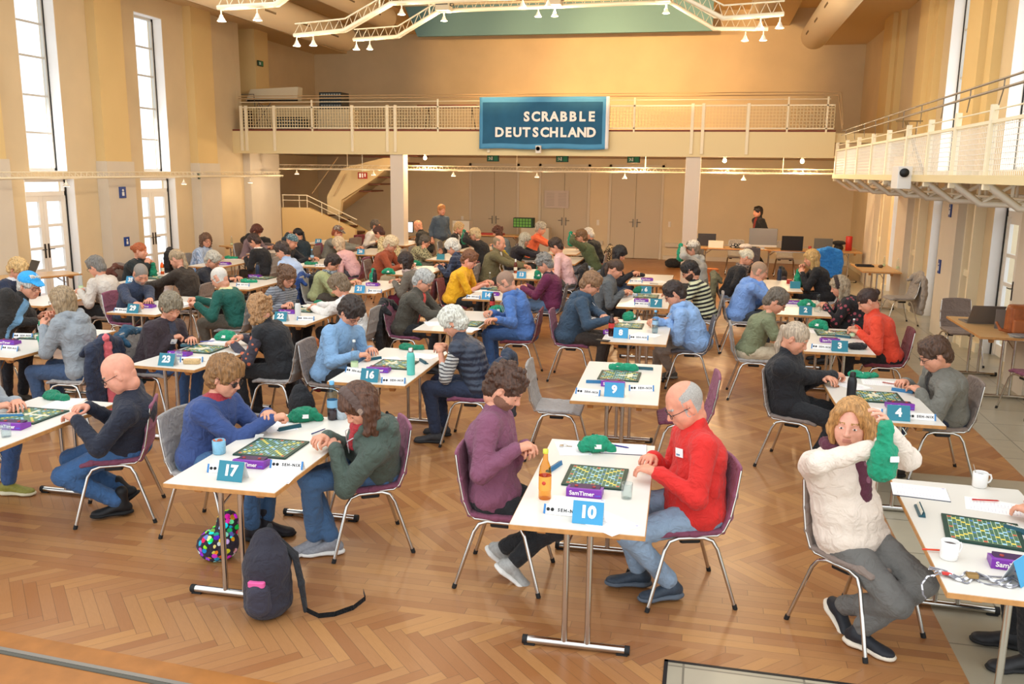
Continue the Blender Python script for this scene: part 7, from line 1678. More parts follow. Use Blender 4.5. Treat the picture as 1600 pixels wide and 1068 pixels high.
    ['sheet', -4.943, 8.069, 0.735, 0.4, [0, 'score sheet on table 23 behind the board'], {}],
    ['sheet', -4.739, 5.527, 0.735, 0.2, [0, 'white slip beneath the green bag on the nearest left table'], {}],
    ['sheet', -0.606, 9.681, 0.735, 1.2, [0, 'score sheet on the right of table 8'], {}],
    ['sheet', -0.935, 9.578, 0.735, 0.2, [0, 'score sheet under the bottle on table 8'], {}],
    ['sheet', -0.742, 14.643, 0.735, 0.4, [0, 'score sheet on table 6'], {}],
    ['sheet', 1.293, 10.442, 0.735, 1.5, [0, 'score sheet at the rear of table 3'], {}],
    ['sheet', -3.104, 9.709, 0.735, 0.5, [0, 'grey score sheet at the left of table 15'], {}],
    ['sheet', -2.649, 9.472, 0.735, 1.2, [0, 'score sheet on the right of table 15'], {}],
    ['sheet', -6.745, 10.191, 0.735, 1.2, [1, 'open booklet with black cover at the rear of table 29'], {}],
    ['sheet', -5.085, 10.488, 0.735, 1.4, [0, 'score sheet on table 22'], {}],
    ['sheet', -3.119, 15.013, 0.735, 1.3, [0, 'papers before the person in pink t-shirt'], {}],
    ['sheet', -3.235, 12.599, 0.735, 1.2, [0, 'score sheet before the person in yellow'], {}],
    ['sheet', 1.221, 12.455, 0.735, 1.1, [0, 'score sheet on table 2'], {}],
    ['sheet', -9.225, 15.655, 0.735, 1.3, [0, 'papers before the person in black jacket and white collar'], {}],
    ['sheet', -8.532, 10.066, 0.735, 0.4, [0, 'score sheet on the table of the navy sweater'], {}],
    ['sheet', -4.982, 14.375, 0.735, 1.2, [0, 'score sheet before the person in rust sweater'], {}],
    ['sheet', -4.855, 15.529, 0.735, 1.2, [0, 'score sheet before the person in checked shirt'], {}],
    ['sheet', -4.825, 12.015, 0.735, 0.2, [0, 'score sheet beside the dark tumbler'], {}],
    ['sheet', -7.204, 20.548, 0.735, 0.2, [0, 'score sheet before the bald person in black jacket'], {}],
    ['pen', -0.495, 5.523, 0.735, -0.3, ['#2a2f8a', 'blue and white ballpoint pen on the pad at table 10'], {}],
    ['pen', 1.6, 5.066, 0.735, 0.1, ['#c02a24', 'red pen lying on the pinkish score sheet'], {}],
    ['pen', 1.171, 4.285, 0.735, 0.1, ['#d8401c', 'orange pen tip beside the front mug'], {}],
    ['pen', -5.023, 7.964, 0.735, 0.6, ['#3a4aa0', 'blue pen at the rear of table 23'], {}],
    ['pen', 1.492, 10.458, 0.735, 0.1, ['#8a2a28', 'dark red pencil at the rear of table 3'], {}],
    ['pen', 1.63, 7.888, 0.735, -0.5, ['#a84a3a', 'pencil beside the hand of the person in grey fleece'], {}],
    ['pen', 1.32, 7.999, 0.735, 1.9, ['#e6e6e6', 'white pen in the writing hand at table 4'], {}],
    ['pen', -2.54, 5.321, 0.735, 1.3, ['#25366e', 'blue pen in the hand of the person in grey-green'], {}],
    ['pen', -0.619, 5.566, 0.735, 1.0, ['#444444', 'grey pen beside the bag on table 10'], {}],
    ['pen', -0.804, 14.271, 0.735, -0.3, ['#555560', 'grey pen on table 6'], {}],
    ['bottle', -0.805, 4.509, 0.735, 0, ['juice', 'bottle of amber apple juice with yellow cap on table 10'], {}],
    ['bottle', -2.584, 5.651, 0.735, 0, ['colabig', 'plastic bottle with dark red drink and pale blue cap on table 17'], {}],
    ['bottle', -0.981, 9.492, 0.735, 0, ['cola', 'cola bottle with red label on table 8'], {}],
    ['bottle', -0.522, 9.828, 0.735, 0, ['pet', 'clear plastic water bottle on table 8'], {}],
    ['bottle', -2.505, 7.143, 0.735, 0, ['flask', 'turquoise metal drinking flask on table 16'], {}],
    ['bottle', -3.063, 7.198, 0.735, 0, ['water', 'clear glass water bottle before the person in light blue'], {}],
    ['bottle', 1.197, 7.194, 0.735, 0, ['thermos', 'black thermos flask on table 4'], {}],
    ['bottle', 1.647, 10.135, 0.735, 0, ['small', 'small clear glass bottle on table 3'], {}],
    ['bottle', 1.483, 12.011, 0.735, 0, ['carafe', 'clear glass carafe with long neck on table 2'], {}],
    ['bottle', 1.25, 15.49, 0.735, 0, ['darkflask', 'dark blue flask on the far right table'], {}],
    ['bottle', -2.644, 10.712, 0.735, 0, ['cola', 'cola bottle with red label behind the white-haired head'], {}],
    ['bottle', -3.31, 15.112, 0.735, 0, ['beer', 'orange drink bottle with white cap near the olive jacket'], {}],
    ['bottle', -3.31, 13.23, 0.735, 0, ['small', 'small clear bottle left of the orange drink'], {}],
    ['bottle', -5.073, 12.811, 0.735, 0, ['thermos', 'dark tumbler on table 21'], {}],
    ['bottle', -4.76, 9.514, 0.735, 0, ['whiteflask', 'white bottle on table 22 between card and sponsor card'], {}],
    ['bottle', -8.878, 10.9, 0.735, 0, ['water', 'clear bottle beside the person in pale beige sweater'], {}],
    ['bottle', -9.007, 13.053, 0.735, 0, ['beer', 'orange bottle at the raised green bag near the glazed door'], {}],
    ['bottle', -7.31, 13.2, 0.735, 0, ['darkflask', 'dark green flask between grey and blue shirts'], {}],
    ['bottle', 3.64, 18.049, 0.735, 0, ['small', 'clear bottle at the right end of the wall table'], {}],
    ['bottle', 3.472, 18.475, 0.735, 0, ['small', 'green bottle at the rear of the wall table'], {}],
    ['bottle', -7.46, 15.59, 0.735, 0, ['pet', 'clear bottle behind the person in olive top'], {}],
    ['glass', -0.361, 4.623, 0.735, 0, ['empty clear tumbler at the right of table 10'], {}],
    ['glass', -4.51, 4.709, 0.735, 0, ['clear tumbler on the nearest left table'], {}],
    ['glass', -6.759, 9.787, 0.735, 0, ['bluish clear tumbler on table 29'], {}],
    ['glass', -4.805, 7.132, 0.735, 0, ['clear tumbler before the roll on table 23'], {}],
    ['glass', -7.31, 13.2, 0.735, 0, ['clear tumbler on the table of the black sweater'], {}],
    ['mug', 1.204, 4.224, 0.735, 0.5, ['white mug of coffee at the front left of the front right table', 0], {}],
    ['mug', 1.638, 5.325, 0.735, 0.3, ['white mug with spoon at the rear of the front right table', 1], {}],
    ['bluemug', -2.957, 4.754, 0.735, 2.6, ['light blue mug with coloured fruit pattern on table 17'], {}],
    ['cup', -2.531, 5.684, 0.735, 0, ['small patterned cup behind the drink bottle on table 17'], {}],
    ['keys', -0.848, 5.458, 0.735, 0, ['small bunch of keys at the rear left of table 10'], {}],
    ['phone', -1.04, 9.2, 0.735, 0, ['black phone on the left of table 8'], {}],
    ['roll', -4.597, 7.017, 0.735, 0, ['pale crispbread roll on table 23'], {}],
    ['cord', 1.254, 4.012, 0.735, 0, ['tangled grey and white lanyard cord on the front right table'], {}],
    ['redcube', 1.378, 15.063, 0.735, 0, ['small red box on the far right table'], {}],
    ['blackpouch', 1.59, 9.49, 0.735, 0, ['black zipped pouch at the front right of table 3'], {}],
    ['woodbit', 1.149, 7.685, 0.735, 0, ['small brown wooden piece beside the hand at table 4'], {}],
    ['blackbag', -1.132, 15.269, 0.735, 0, ['black cloth bag at the rear of table 6'], {}],
    ['biscuit', 1.25, 6.914, 0.735, 0, ['small pale green packet in front of table 4 timer'], {}],
    ['cone', -0.764, 10.62, 0.735, 0, ['small white folded tissue on table 8'], {}],
]
# ---------------------------------------------------------------- tables
TDESC = {'10': 'front centre table with number 10 and amber juice bottle', '9': 'unoccupied table with number 9', '8': 'table with number 8, cola and water bottles', '7': 'table with number 7 between leather jacket and striped shirt', '6': 'table with number 6 and a black cloth bag',
 '17': 'front table with number 17 and light blue mug', '16': 'table with number 16 and turquoise flask', '15': 'table between the olive jacket and the denim blue hood', '14': 'table with number 14 beside the yellow t-shirt', '13': 'table with number 13 beside the pink t-shirt', '12': 'table beside the person in dark green with raised arms', '11': 'farthest table, beside the orange t-shirt',
 '5': 'front right table with two white mugs', '4': 'table with number 4 and black thermos', '3': 'table with number 3 and small clear bottle', '2': 'table with number 2 and clear carafe', '1': 'small far right table with dark blue flask',
 '24': 'front left table before the bald person in black-navy', '23': 'table with number 23 and crispbread roll', '22': 'table with number 22 and white bottle', '21': 'table with number 21 and dark tumbler', '20': 'table before the rust red sweater', '19': 'table before the leaf-patterned blouse', '18': 'far table before the blond person in black cardigan',
 '30': 'table of the bright blue cap', '29': 'table with number 29', '28': 'table between black sweater and pale blue shirt', '27': 'table of the pink cardigan', '26': 'table with the small blue card beside the cream blouse', '25': 'table beside the left white column',
 '36': 'table between navy sweater and beige sweater', '35': 'table with number 35', '34': 'table of the light blue striped shirt', '33': 'table of the auburn-haired person in mauve-grey', '32': 'far table with number 33 near the stairs'}
_t0 = None
def table(x, y, rz, lab, grp='game tables', L=None):
    global _t0
    if _t0 is None: t = _t0 = make_table()
    else: t = copy_tree(_t0)
    c, s = math.cos(rz), math.sin(rz); t.location = (x+.35*c-.75*s, y+.35*s+.75*c, 0); t.rotation_euler = (0, 0, rz)
    tag(t, 'white folding table, '+lab, 'table', grp); return t
for k, (x, y, rz) in TABLES.items(): table(x, y, rz, TDESC[k])
_w0 = None
def wtable(cx, cy, rz, lab, sc_=1):
    global _w0
    if _w0 is None: t = _w0 = make_table(TOPW)
    else: t = copy_tree(_w0)
    t.location = (cx, cy, 0); t.rotation_euler = (0, 0, rz); tag(t, lab, 'table'); return t
wtable(3.45, 11.40, .0, 'beech folding table with laptop and brown leather rucksack by the right wall')
wtable(3.27, 18.25, .0, 'beech folding table with tray and two bottles by the right wall')
for i, (x, y, r_) in enumerate(((.60, 22.2, PI/2), (2.12, 22.2, PI/2), (3.25, 22.55, 0))): wtable(x, y, r_, ('left long beech table before the back wall under the right gallery end', 'middle long beech table with big monitor before the back wall', 'right beech table with red bottle before the back wall')[i])
wtable(-10.95, 12.2, -.45, 'white-edged table with open laptop by the glazed door')
wtable(-10.5, 18.9, -.5, 'beech table with black bags before the left wall')
wtable(-8.6, 22.6, PI/2, 'dim table with lit monitor beside the stairs')
wtable(-5.9, 24.3, PI/2, 'pale table along the back wall behind the standing person')
# ---------------------------------------------------------------- people with their chairs
for o in FOLK:
    r = person(o)
    if o.get('stand'): continue
    org = o['org']; th = o['face']; cc = o.get('chair', 'grey'); dx = .06
    cx, cy = o['seat'] if o.get('seat') else (org[0]+math.cos(th)*dx, org[1]+math.sin(th)*dx)
    dsc = o['label']; o['cpos'] = (cx, cy, th)
    words = dsc.replace(',', '').split(); short = ' '.join(words[:12])
    chair(cc, cx, cy, th, CNAME[cc]+' chair under '+short)
    if o.get('bagk'):
        tg = o['tg']; q = tg[1] if o['arms'] in ('bag', 'custom') else (tg[1]+tg[-1])/2; c, s = math.cos(th), math.sin(th)
        bag('hang', org[0]+c*q[0]-s*q[1], org[1]+s*q[0]+c*q[1], q[2]-.03, th+PI/2, 'green cloth bag held by the '+' '.join(dsc.split()[:10]), 1+o['id'] % 2)
F = {o['id']: o for o in FOLK}
q = F[5]['hw'][1]; bag('hang', q[0]-.03, q[1]-.035, q[2]-.02, -1.3+PI/2, 'large green cloth bag raised by the smiling person in cream', 1)
def behind(i): return F[i]['cpos']
# empty chairs
for kind, x, y, rz, lab in (('grey', -1.22, 7.45, .05, 'empty light grey chair left of table 9'), ('mauve', -.12, 7.40, PI+.1, 'empty mauve chair right of table 9'),
    ('mauve', 3.55, 10.1, PI/2+.25, 'mauve chair at the beech table near the right frame edge'), ('grey', 3.3, 16.0, 3.3, 'chair draped with a grey coat by the right wall'), ('taupe', 3.45, 12.75, -1.5, 'taupe chair behind the beech laptop table'),
    ('grey', 2.72, 21.35, 1.6, 'chair draped with a bright blue jacket by the back tables'), ('darkgrey', -.25, 22.95, -1.5, 'dark chair at the left end of the back tables'), ('grey', .75, 22.95, -1.57, 'grey chair behind the long back table, left of the monitor'), ('grey', 1.95, 22.95, -1.6, 'grey chair behind the long back table, right of the monitor'),
    ('taupe', -10.15, 13.1, -2.0, 'taupe chair behind the open laptop by the glazed door'), ('grey', -10.4, 15.9, .3, 'chair heaped with black coats before the farther glazed door'), ('taupe', -9.6, 18.3, 1.2, 'taupe chair at the table of black bags'),
    ('darkgrey', -4.0, 21.9, .4, 'dark grey chair before the first back door'), ('taupe', -8.75, 20.4, 2.6, 'chair near the foot of the stairs'), ('maroon', -9.0, 21.45, 2.4, 'maroon chair near the foot of the stairs'), ('grey', -3.55, 13.6, .3, 'grey chair beside the yellow t-shirt'), ('darkgrey', .95, 21.0, 1.9, 'dark chair before the back tables near the left end')):
    chair(kind, x, y, rz, lab)
# ---------------------------------------------------------------- things on the tables
for kind, x, y, z, rz, a, k in ITEMS:
    if kind == 'num': numcard(a[0], x, y, rz, z, a[1])
    elif kind == 'numblank': numcard('', x, y, rz, z, a[0] if 'pale' not in a[1] else 'blue', a[1], blank=True)
    elif kind == 'spon': place('spon', mk_sponsor, T4(x, y, z+.001, rz), a[0], 'card', 'sponsor cards on the tables')
    elif kind == 'timer': place('timer', mk_timer, T4(x, y, z+.001, rz), 'violet game timer box on the %s' % TDESC[a[0]], 'timer', 'violet game timers')
    elif kind == 'board': place('board%d' % a[1], lambda: mk_board(a[1], 5+a[1]), T4(x, y, z+.001, rz), 'green word game board on the %s' % TDESC[a[0]], 'board game', 'word game boards')
    elif kind == 'bag': bag(a[0], x, y, z, rz, a[1], a[2])
    elif kind == 'rack': place('rack'+a[0], lambda: mk_rack(RACKM if a[0] == 't' else RACKB), T4(x, y, z+.001, rz), a[1], 'tile rack', 'tile racks')
    elif kind == 'sheet': place('sheet%d%d' % (a[0], int(x*10) % 3), lambda: mk_sheet(int(abs(x)*10), bool(a[0])), T4(x, y, z+.0005, rz), a[1], 'paper', 'score sheets and papers')
    elif kind == 'pen': place('pen'+a[0], lambda: mk_pen(a[0]), T4(x, y, z+.007, rz), a[1], 'pen', None)
    elif kind == 'bottle': bottle(a[0], x, y, z, a[1])
    elif kind == 'glass': glass(x, y, z, a[0])
    elif kind == 'mug': mug(x, y, z, a[0], rz, None, bool(a[1]))
    elif kind == 'bluemug': mug(x, y, z, a[0], rz, cloth('#7fb8d4', 'floral', '#d8704c', .25))
    elif kind == 'cup': mug(x, y, z, a[0], 1.2, cloth('#b8c4cc', 'floral', '#4a7aa8', .3))
    elif kind == 'keys':
        f = MB(); f.tube([(x+.02*math.cos(i*.6), y+.02*math.sin(i*.6), z+.008) for i in range(11)], .0018, 5); f.box(x+.01, x+.05, y-.008, y+.008, z+.001, z+.004); f.box(x-.03, x-.005, y-.03, y+.0, z+.001, z+.012, .003); tag(f.build('key_ring', [CHROME]), a[0], 'keys')
    elif kind == 'phone': f = MB(); f.box(-.037, .037, -.075, .075, 0, .009, .004); o = f.build('smartphone', BLACK, None, (x, y, z), 1.3); tag(o, a[0], 'phone')
    elif kind == 'roll': f = MB(); f.box(-.075, .075, -.032, .032, 0, .045, .014); o = f.build('bread_packet', mat('bread', '#cfae7c', .8, var=.15, scale=80, bump=.4, bscale=120), None, (x, y, z), .2); tag(o, a[0], 'bread')
    elif kind == 'cord':
        t = empty('lanyard', (x, y, z)); tag(t, a[0], 'lanyard'); f = MB()
        for j in range(4): f.tube([(-.17+.34*u/28+.012*math.sin(j*2+u*.3), .035*math.sin(u*.45+j*.4)+.012*j-.02, .006+.004*j+.003*math.sin(u+j)) for u in range(29)], .004, 6)
        f.tube([(.10+.09*math.cos(u*.35), .0+.05*math.sin(u*.35), .008+.006*math.sin(u)) for u in range(18)], .004, 6)
        f.tube([(-.17, -.02, .01), (-.20, -.04, .01), (-.225, -.06, -.02), (-.215, -.06, -.07), (-.20, -.05, -.09)], .004, 6)
        f.build('cord', cloth('#8c8a90', 'camo', '#e8e8ec'), t)
        f = MB(); f.box(-.13, -.09, -.012, .008, .012, .022, .003); f.build('clip_red', mat('clip_red', '#c8302c', .4), t); f = MB(); f.box(-.03, .02, -.02, .015, .012, .03, .004); f.build('buckle', mat('buckle_brass', '#a08050', .4, .6), t)
    elif kind == 'redcube': f = MB(); f.box(-.04, .04, -.04, .04, 0, .07, .003); tag(f.build('small_box', mat('cube_red', '#b03028', .5), None, (x, y, z)), a[0], 'box')
    elif kind in ('blackpouch', 'blackbag'): b = Blob(); b.ell((0, 0, .03), (.10, .06, .035), k=.02); b.ell((.05, .02, .03), (.06, .05, .03), k=.02); soft('cloth_pouch', b, cloth('#1b1b1f'), a[0], 'pouch', (x, y, z), .2, .007, .006, .03, 4, .001)
    elif kind == 'woodbit': f = MB(); f.box(-.025, .025, -.018, .018, 0, .014, .005); tag(f.build('wooden_piece', mat('wood_bit', '#9a5c38', .5), None, (x, y, z), .5), a[0], 'wooden piece')
    elif kind == 'biscuit': f = MB(); f.box(-.03, .03, -.025, .025, 0, .03, .005); tag(f.build('packet', mat('packet_green', '#c4dcc8', .5), None, (x, y, z), .3), a[0], 'packet')
    elif kind == 'cone': f = MB(); f.lathe([(.03, 0), (.018, .02), (.003, .055), (0, .055)], n=5, sm=False); tag(f.build('tissue', PAPER, None, (x, y, z)), a[0], 'tissue')
# ---------------------------------------------------------------- coats, scarves and bags
def cpos(i): return F[i]['cpos']
c = cpos(64); coat(c[0], c[1], c[2], cloth('#232c42'), 'navy jacket hung over the chair of the grey hooded sweatshirt', seed=4)
b = Blob(); b.chain([v3(-.20, .02, .70), v3(-.27, .02, .86), v3(-.345, .03, .88), v3(-.395, .03, .55), v3(-.39, .06, .10)], [.022, .024, .03, .034, .04], .02, 1.7)
soft('scarf', b, cloth('#d8646a'), 'long coral scarf hanging over the navy jacket', 'scarf', (c[0], c[1], 0), c[2], .011, .009, .05, 8)
c = cpos(33); coat(c[0], c[1], c[2], cloth('#1c4862'), 'teal blue jacket on the chair of the dark plum cardigan', seed=5, lowz=.25)
c = cpos(23); coat(c[0], c[1], c[2], cloth('#1c1a1c'), 'black coat on the chair of the dark olive jacket', seed=6)
c = cpos(28); coat(c[0], c[1], c[2], cloth('#1d1e22'), 'black coat on the chair of the pink t-shirt', seed=7)
c = cpos(13); coat(c[0], c[1], c[2], cloth('#6d6a50'), 'olive coat on the chair of the white-blond bun', seed=8, lowz=.1)
c = cpos(32); coat(c[0], c[1], c[2], cloth('#4a3c2c', 'camo', '#c8b48c'), 'leopard-patterned coat behind the black sweater by the third door', seed=9, lowz=.4)
c = cpos(50); coat(c[0], c[1], c[2], cloth('#1f2024'), 'black jacket on the chair of the pale blue shirt', seed=10)
c = cpos(29); coat(c[0], c[1], c[2], cloth('#d8c030'), 'yellow jacket on the chair of the silver-haired person', seed=11, lowz=.45)
c = cpos(57); coat(c[0], c[1], c[2], cloth('#5c3022'), 'rust brown jacket on the chair of the red-haired person', seed=12, lowz=.35)
c = cpos(39); coat(c[0], c[1], c[2], cloth('#1d3f7c'), 'royal blue jacket on the chair of the pale olive top', seed=13, lowz=.2)
coat(3.3, 16.0, 3.3, cloth('#a8a098'), 'long pale grey coat over the chair by the right wall', seed=14, lowz=.18)
coat(2.72, 21.35, 1.6, cloth('#1f78d0'), 'bright blue rain jacket over a chair by the back tables', seed=15, lowz=.2, wide=1.2)
coat(-10.4, 15.9, .3, cloth('#1c1d22'), 'black coats heaped over the chair before the farther glazed door', seed=16, lowz=.3, wide=1.2)
c = cpos(22); coat(c[0], c[1], c[2], cloth('#2a3446'), 'dark quilted coat over the chair behind the quilted vest', seed=17, lowz=.22)
c = cpos(34)
b = Blob(); b.chain([v3(-.28, -.20, .46), v3(-.30, -.21, .34)], [.05, .07], .03); soft('hat', b, cloth('#8c2438'), 'crimson woollen hat hanging at the chair of the floral sleeves', 'hat', (c[0], c[1], 0), c[2], .009, .005, .03, 5)
b = Blob(); b.chain([v3(-.30, -.19, .80), v3(-.33, -.20, .6), v3(-.31, -.20, .46)], [.03, .034, .03], .02); soft('scarf', b, cloth('#b8602c', 'floral', '#e0b060'), 'orange patterned scarf on the chair of the floral sleeves', 'scarf', (c[0], c[1], 0), c[2], .009, .007, .03, 6)
b = Blob(); b.chain([v3(.03, -.24, .46), v3(.03, -.27, .25), v3(.03, -.26, .10)], [.04, .06, .05], .03); soft('sweater_sleeve', b, cloth('#1a1a1e'), 'black garment hanging from the seat of the floral sleeves chair', 'garment', (c[0], c[1], 0), c[2], .009, .007, .04, 7)
NV = cloth('#2a2834'); BK = cloth('#1a1b1f')
def rucksack(x, y, rz, m, lab, s=1.0, strap=True):
    t = empty('rucksack', (x, y, 0), rz); tag(t, lab, 'rucksack'); t.scale = (s, s, s)
    b = Blob(); b.chain([v3(0, 0, .12), v3(0, 0, .30), v3(-.01, .02, .40)], [.125, .115, .075], .04, 1.12); b.ell((0, 0, .06), (.12, .15, .065), k=.03); V, F_ = b.mesh(.008, lambda V: .006*(1-2*np.abs(vn(V, .07, 3)))); V[:, 2] = np.maximum(V[:, 2], .004)
    put('main_compartment', mesh_from('main', V, F_, [m]), t)
    b = Blob(); b.chain([v3(.0, -.125, .10), v3(.0, -.13, .19)], [.06, .055], .02, 1.15, (1, 0, 0)); V, F_ = b.mesh(.008); put('front_pocket', mesh_from('pocket', V, F_, [cloth('#343240')]), t)
    b = Blob(); b.chain([v3(-.02, .04, .44), v3(-.0, .06, .48), v3(.02, .04, .44)], [.012, .012, .012], .01); V, F_ = b.mesh(.006); put('handle', mesh_from('handle', V, F_, [BK]), t)
    if strap:
        b = Blob(); b.chain([v3(.05, .06, .40), v3(.14, .05, .32), v3(.19, .0, .18), v3(.22, -.03, .04)], [.012, .014, .014, .010], .01, 2.2); V, F_ = b.mesh(.006); put('shoulder_strap', mesh_from('strap', V, F_, [BK]), t)
        f = MB(); pts = [(.22, -.03, .03), (.30, -.05, .010), (.38, -.02, .010), (.46, .06, .012), (.50, .16, .02), (.47, .22, .03)]
        for a, b2 in zip(pts[:-1], pts[1:]):
            a, b2 = Vector(a), Vector(b2); f.add([a, b2, b2+Vector((0, 0, .03)), a+Vector((0, 0, .03))], [(0, 1, 2, 3), (3, 2, 1, 0)], True)
        o = f.build('strap_end', BK, t); so = o.modifiers.new('t', 'SOLIDIFY'); so.thickness = .003
    return t
r = rucksack(-2.36, 4.22, .1, NV, 'dark navy rucksack on the floor before table 17, pink item in its pocket', 1.05)
f = MB(); f.box(-.045, .045, -.165, -.13, .22, .25, .008); f.build('pink_case', mat('pink_felt', '#e0609c', .8), r)
rucksack(-2.62, 6.9, .8, cloth('#3c4148'), 'grey rucksack on the floor below table 16', .9, False)
rucksack(-3.75, 7.5, .5, BK, 'black rucksack on the floor behind the light blue sweatshirt', 1.0, False)
rucksack(-4.6, 9.2, .8, cloth('#1e2024'), 'black bag on the floor right of table 22', .9, False)
rucksack(1.75, 21.0, .3, BK, 'black rucksack on the floor before the back tables', .9, False)
b = Blob(); b.ell((0, 0, .10), (.13, .11, .11), k=.04); b.ell((.06, .05, .22), (.07, .05, .09), k=.04); soft('crochet_bag', b, cloth('#2a2030', 'crochet'), 'colourful crocheted bag on the floor under table 17', 'bag', (-3.02, 4.78, 0), .4, .007, .006, .03, 4, .004)
b = Blob(); b.ell((0, 0, .12), (.24, .16, .13), k=.05); b.ell((.2, 0, .06), (.14, .12, .07), k=.04); soft('travel_bag', b, BK, 'black travel bag on the floor before the third back door', 'bag', (-.85, 24.0, 0), .2, .016, .012, .08, 5, .004)
mb = MB(); mb.box(-.2, .2, -.15, .15, 0, .3, .004); tag(mb.build('cardboard_box', mat('cardboard', '#a4643c', .8), None, (.1, 21.2, 0), .1), 'brown cardboard box on the floor right of the pale cap', 'box')
# right beech table: laptop, leather rucksack, newspapers
def laptop(x, y, z, rz, lab, body, screen, ang=105, s=1.0, glow=0):
    t = empty('laptop', (x, y, z), rz); tag(t, lab, 'laptop'); f = MB(); f.box(-.17*s, .17*s, -.12*s, .12*s, 0, .016, .005); f.build('base', mat('lap_'+body, body, .4), t)
    T = Matrix.Translation((0, .12*s, .014)) @ Matrix.Rotation(R(ang-90)*-1, 4, 'X'); f = MB(); f.box(-.17*s, .17*s, -.003, .005, 0, .23*s, .004, T, 0); f.box(-.16*s, .16*s, -.0045, -.003, .01, .22*s, 0, T, 1)
    f.build('screen', [mat('lap_'+body, body, .4), mat('screen_'+screen, screen, .2, emit=glow)], t); f = MB(); f.box(-.15*s, .15*s, -.02*s, .10*s, .016, .018); f.build('keyboard', mat('keys_grey', '#5a5a5e', .6), t); return t
laptop(3.38, 11.75, TH, .1-PI/2*0+PI, 'grey laptop on the beech table by the right wall', '#77706a', '#202226', 120, 1.15)
laptop(3.62, 11.35, TH, PI-.3, 'second grey laptop half hidden behind the leather rucksack', '#77706a', '#202226', 100, 1.0)
t = empty('leather_rucksack', (3.62, 10.98, TH)); tag(t, 'brown leather rucksack standing on the beech table at right', 'rucksack')
LE = mat('leather', '#a65c30', .45, var=.2, scale=14, bump=.3, bscale=60)
b = Blob(); b.box((0, 0, .17), (.17, .09, .17), None, .05, .02); V, F_ = b.mesh(.008, lambda V: .006*vn(V, .08, 2)); put('main_compartment', mesh_from('lr', V, F_, [LE]), t)
b = Blob(); b.box((0, -.10, .10), (.13, .03, .08), None, .02, .01); V, F_ = b.mesh(.007); put('front_pocket', mesh_from('lp', V, F_, [mat('leather_light', '#b4683a', .45)]), t)
b = Blob(); b.box((0, -.095, .22), (.14, .015, .09), None, .012, .01); V, F_ = b.mesh(.007); put('flap', mesh_from('lf', V, F_, [LE]), t)
f = MB(); f.lathe([(0, 0), (.010, 0), (.008, -.006), (0, -.007)], (-.08, -.113, .15), 10, ax='y'); f.lathe([(0, 0), (.010, 0), (.008, -.006), (0, -.007)], (.08, -.113, .15), 10, ax='y'); f.build('stud', mat('brass', '#c8a860', .3, .8), t)
b = Blob(); b.chain([v3(-.10, -.06, .02), v3(-.24, -.05, .05), v3(-.27, 0, .12)], [.018, .016, .014], .01, 1.5); V, F_ = b.mesh(.007); put('shoulder_strap', mesh_from('ls', V, F_, [LE]), t)
for i in range(4):
    f = MB(); f.box(-.16, .16, -.11, .11, 0, .006, .002); tag(f.build('newspaper', mat('newsprint%d' % (i % 2), ('#b8b4ac', '#8c8c90')[i % 2], .8, var=.2, scale=40), None, (3.6+.01*i, 10.78, TH+.001+.0065*i), .2*i-.2), ('bottom newspaper of the small pile before the leather rucksack', 'second newspaper from the bottom before the leather rucksack', 'third newspaper from the bottom before the leather rucksack', 'top newspaper of the pile before the leather rucksack')[i], 'newspaper', 'newspapers on the beech table')
# wall table with tray
f = MB(); f.box(-.2, .12, -.14, .14, 0, .006); 
for a, b_, c_, d_ in ((-.2, .12, -.14, -.13), (-.2, .12, .13, .14), (-.2, -.19, -.14, .14), (.11, .12, -.14, .14)): f.box(a, b_, c_, d_, 0, .03)
tag(f.build('wire_tray', mat('tray_black', '#2c2c2e', .5), None, (3.15, 18.5, TH)), 'flat black tray on the wall table at right', 'tray')
b = Blob(); b.ell((0, 0, .03), (.05, .04, .03)); soft('cloth_bundle', b, mat('bundle_brown', '#6a5a48', .8), 'small brown bundle beside the black tray', 'bundle', (3.38, 18.3, TH), 0, .008, .004)
# back tables
t = empty('monitor', (1.33, 22.0, TH)); tag(t, 'large grey monitor seen from behind on the back table', 'monitor')
f = MB(); f.box(-.33, .33, -.02, .02, .10, .50, .008); f.build('display', mat('alu_grey', '#8a8682', .35, .3), t)
f = MB(); f.box(-.33, .33, -.025, .02, .055, .10, .004); f.build('chin', mat('alu_light', '#d4d0c8', .35, .3), t); f = MB(); f.box(-.10, .10, -.08, .10, 0, .008, .003); f.box(-.05, .05, .02, .03, 0, .25); f.build('stand', mat('alu_light', '#d4d0c8', .35, .3), t)
for x, y, lab, c_, s in ((2.0, 22.0, 'black laptop lid right of the large monitor', '#1c1d20', 1.45), (2.72, 22.1, 'grey monitor lid at the right of the back tables', '#6c6a64', 1.25)): laptop(x, y, TH, PI, lab, c_, '#202226', 95, s)
laptop(-.0, 22.6, TH, PI, 'dark open laptop at the left end of the back tables', '#3a3a40', '#202226', 95, 1.3)
f = MB(); f.box(-.18, .18, -.12, .12, 0, .16, .004); tag(f.build('printer', WHITEP, None, (.22, 22.1, TH)), 'white printer with papers at the left of the back tables', 'printer')
for i, (x, y) in enumerate(((.70, 22.05), (.92, 21.95), (1.05, 22.1))):
    b = Blob(); b.ell((0, 0, .05), (.14, .10, .06)); b.ell((.06, .05, .06), (.1, .07, .05)); soft('clothing_heap', b, cloth(('#22242a', '#c8c8cc', '#1a1b20')[i], 'camo' if i == 0 else None, '#c8c8cc'), ('black and white garment heaped on the back table', 'pale grey garment heaped on the back table', 'black garment heaped left of the large monitor')[i], 'garment', (x, y, TH), 0, .012, .012, .04, 5+i, .001)
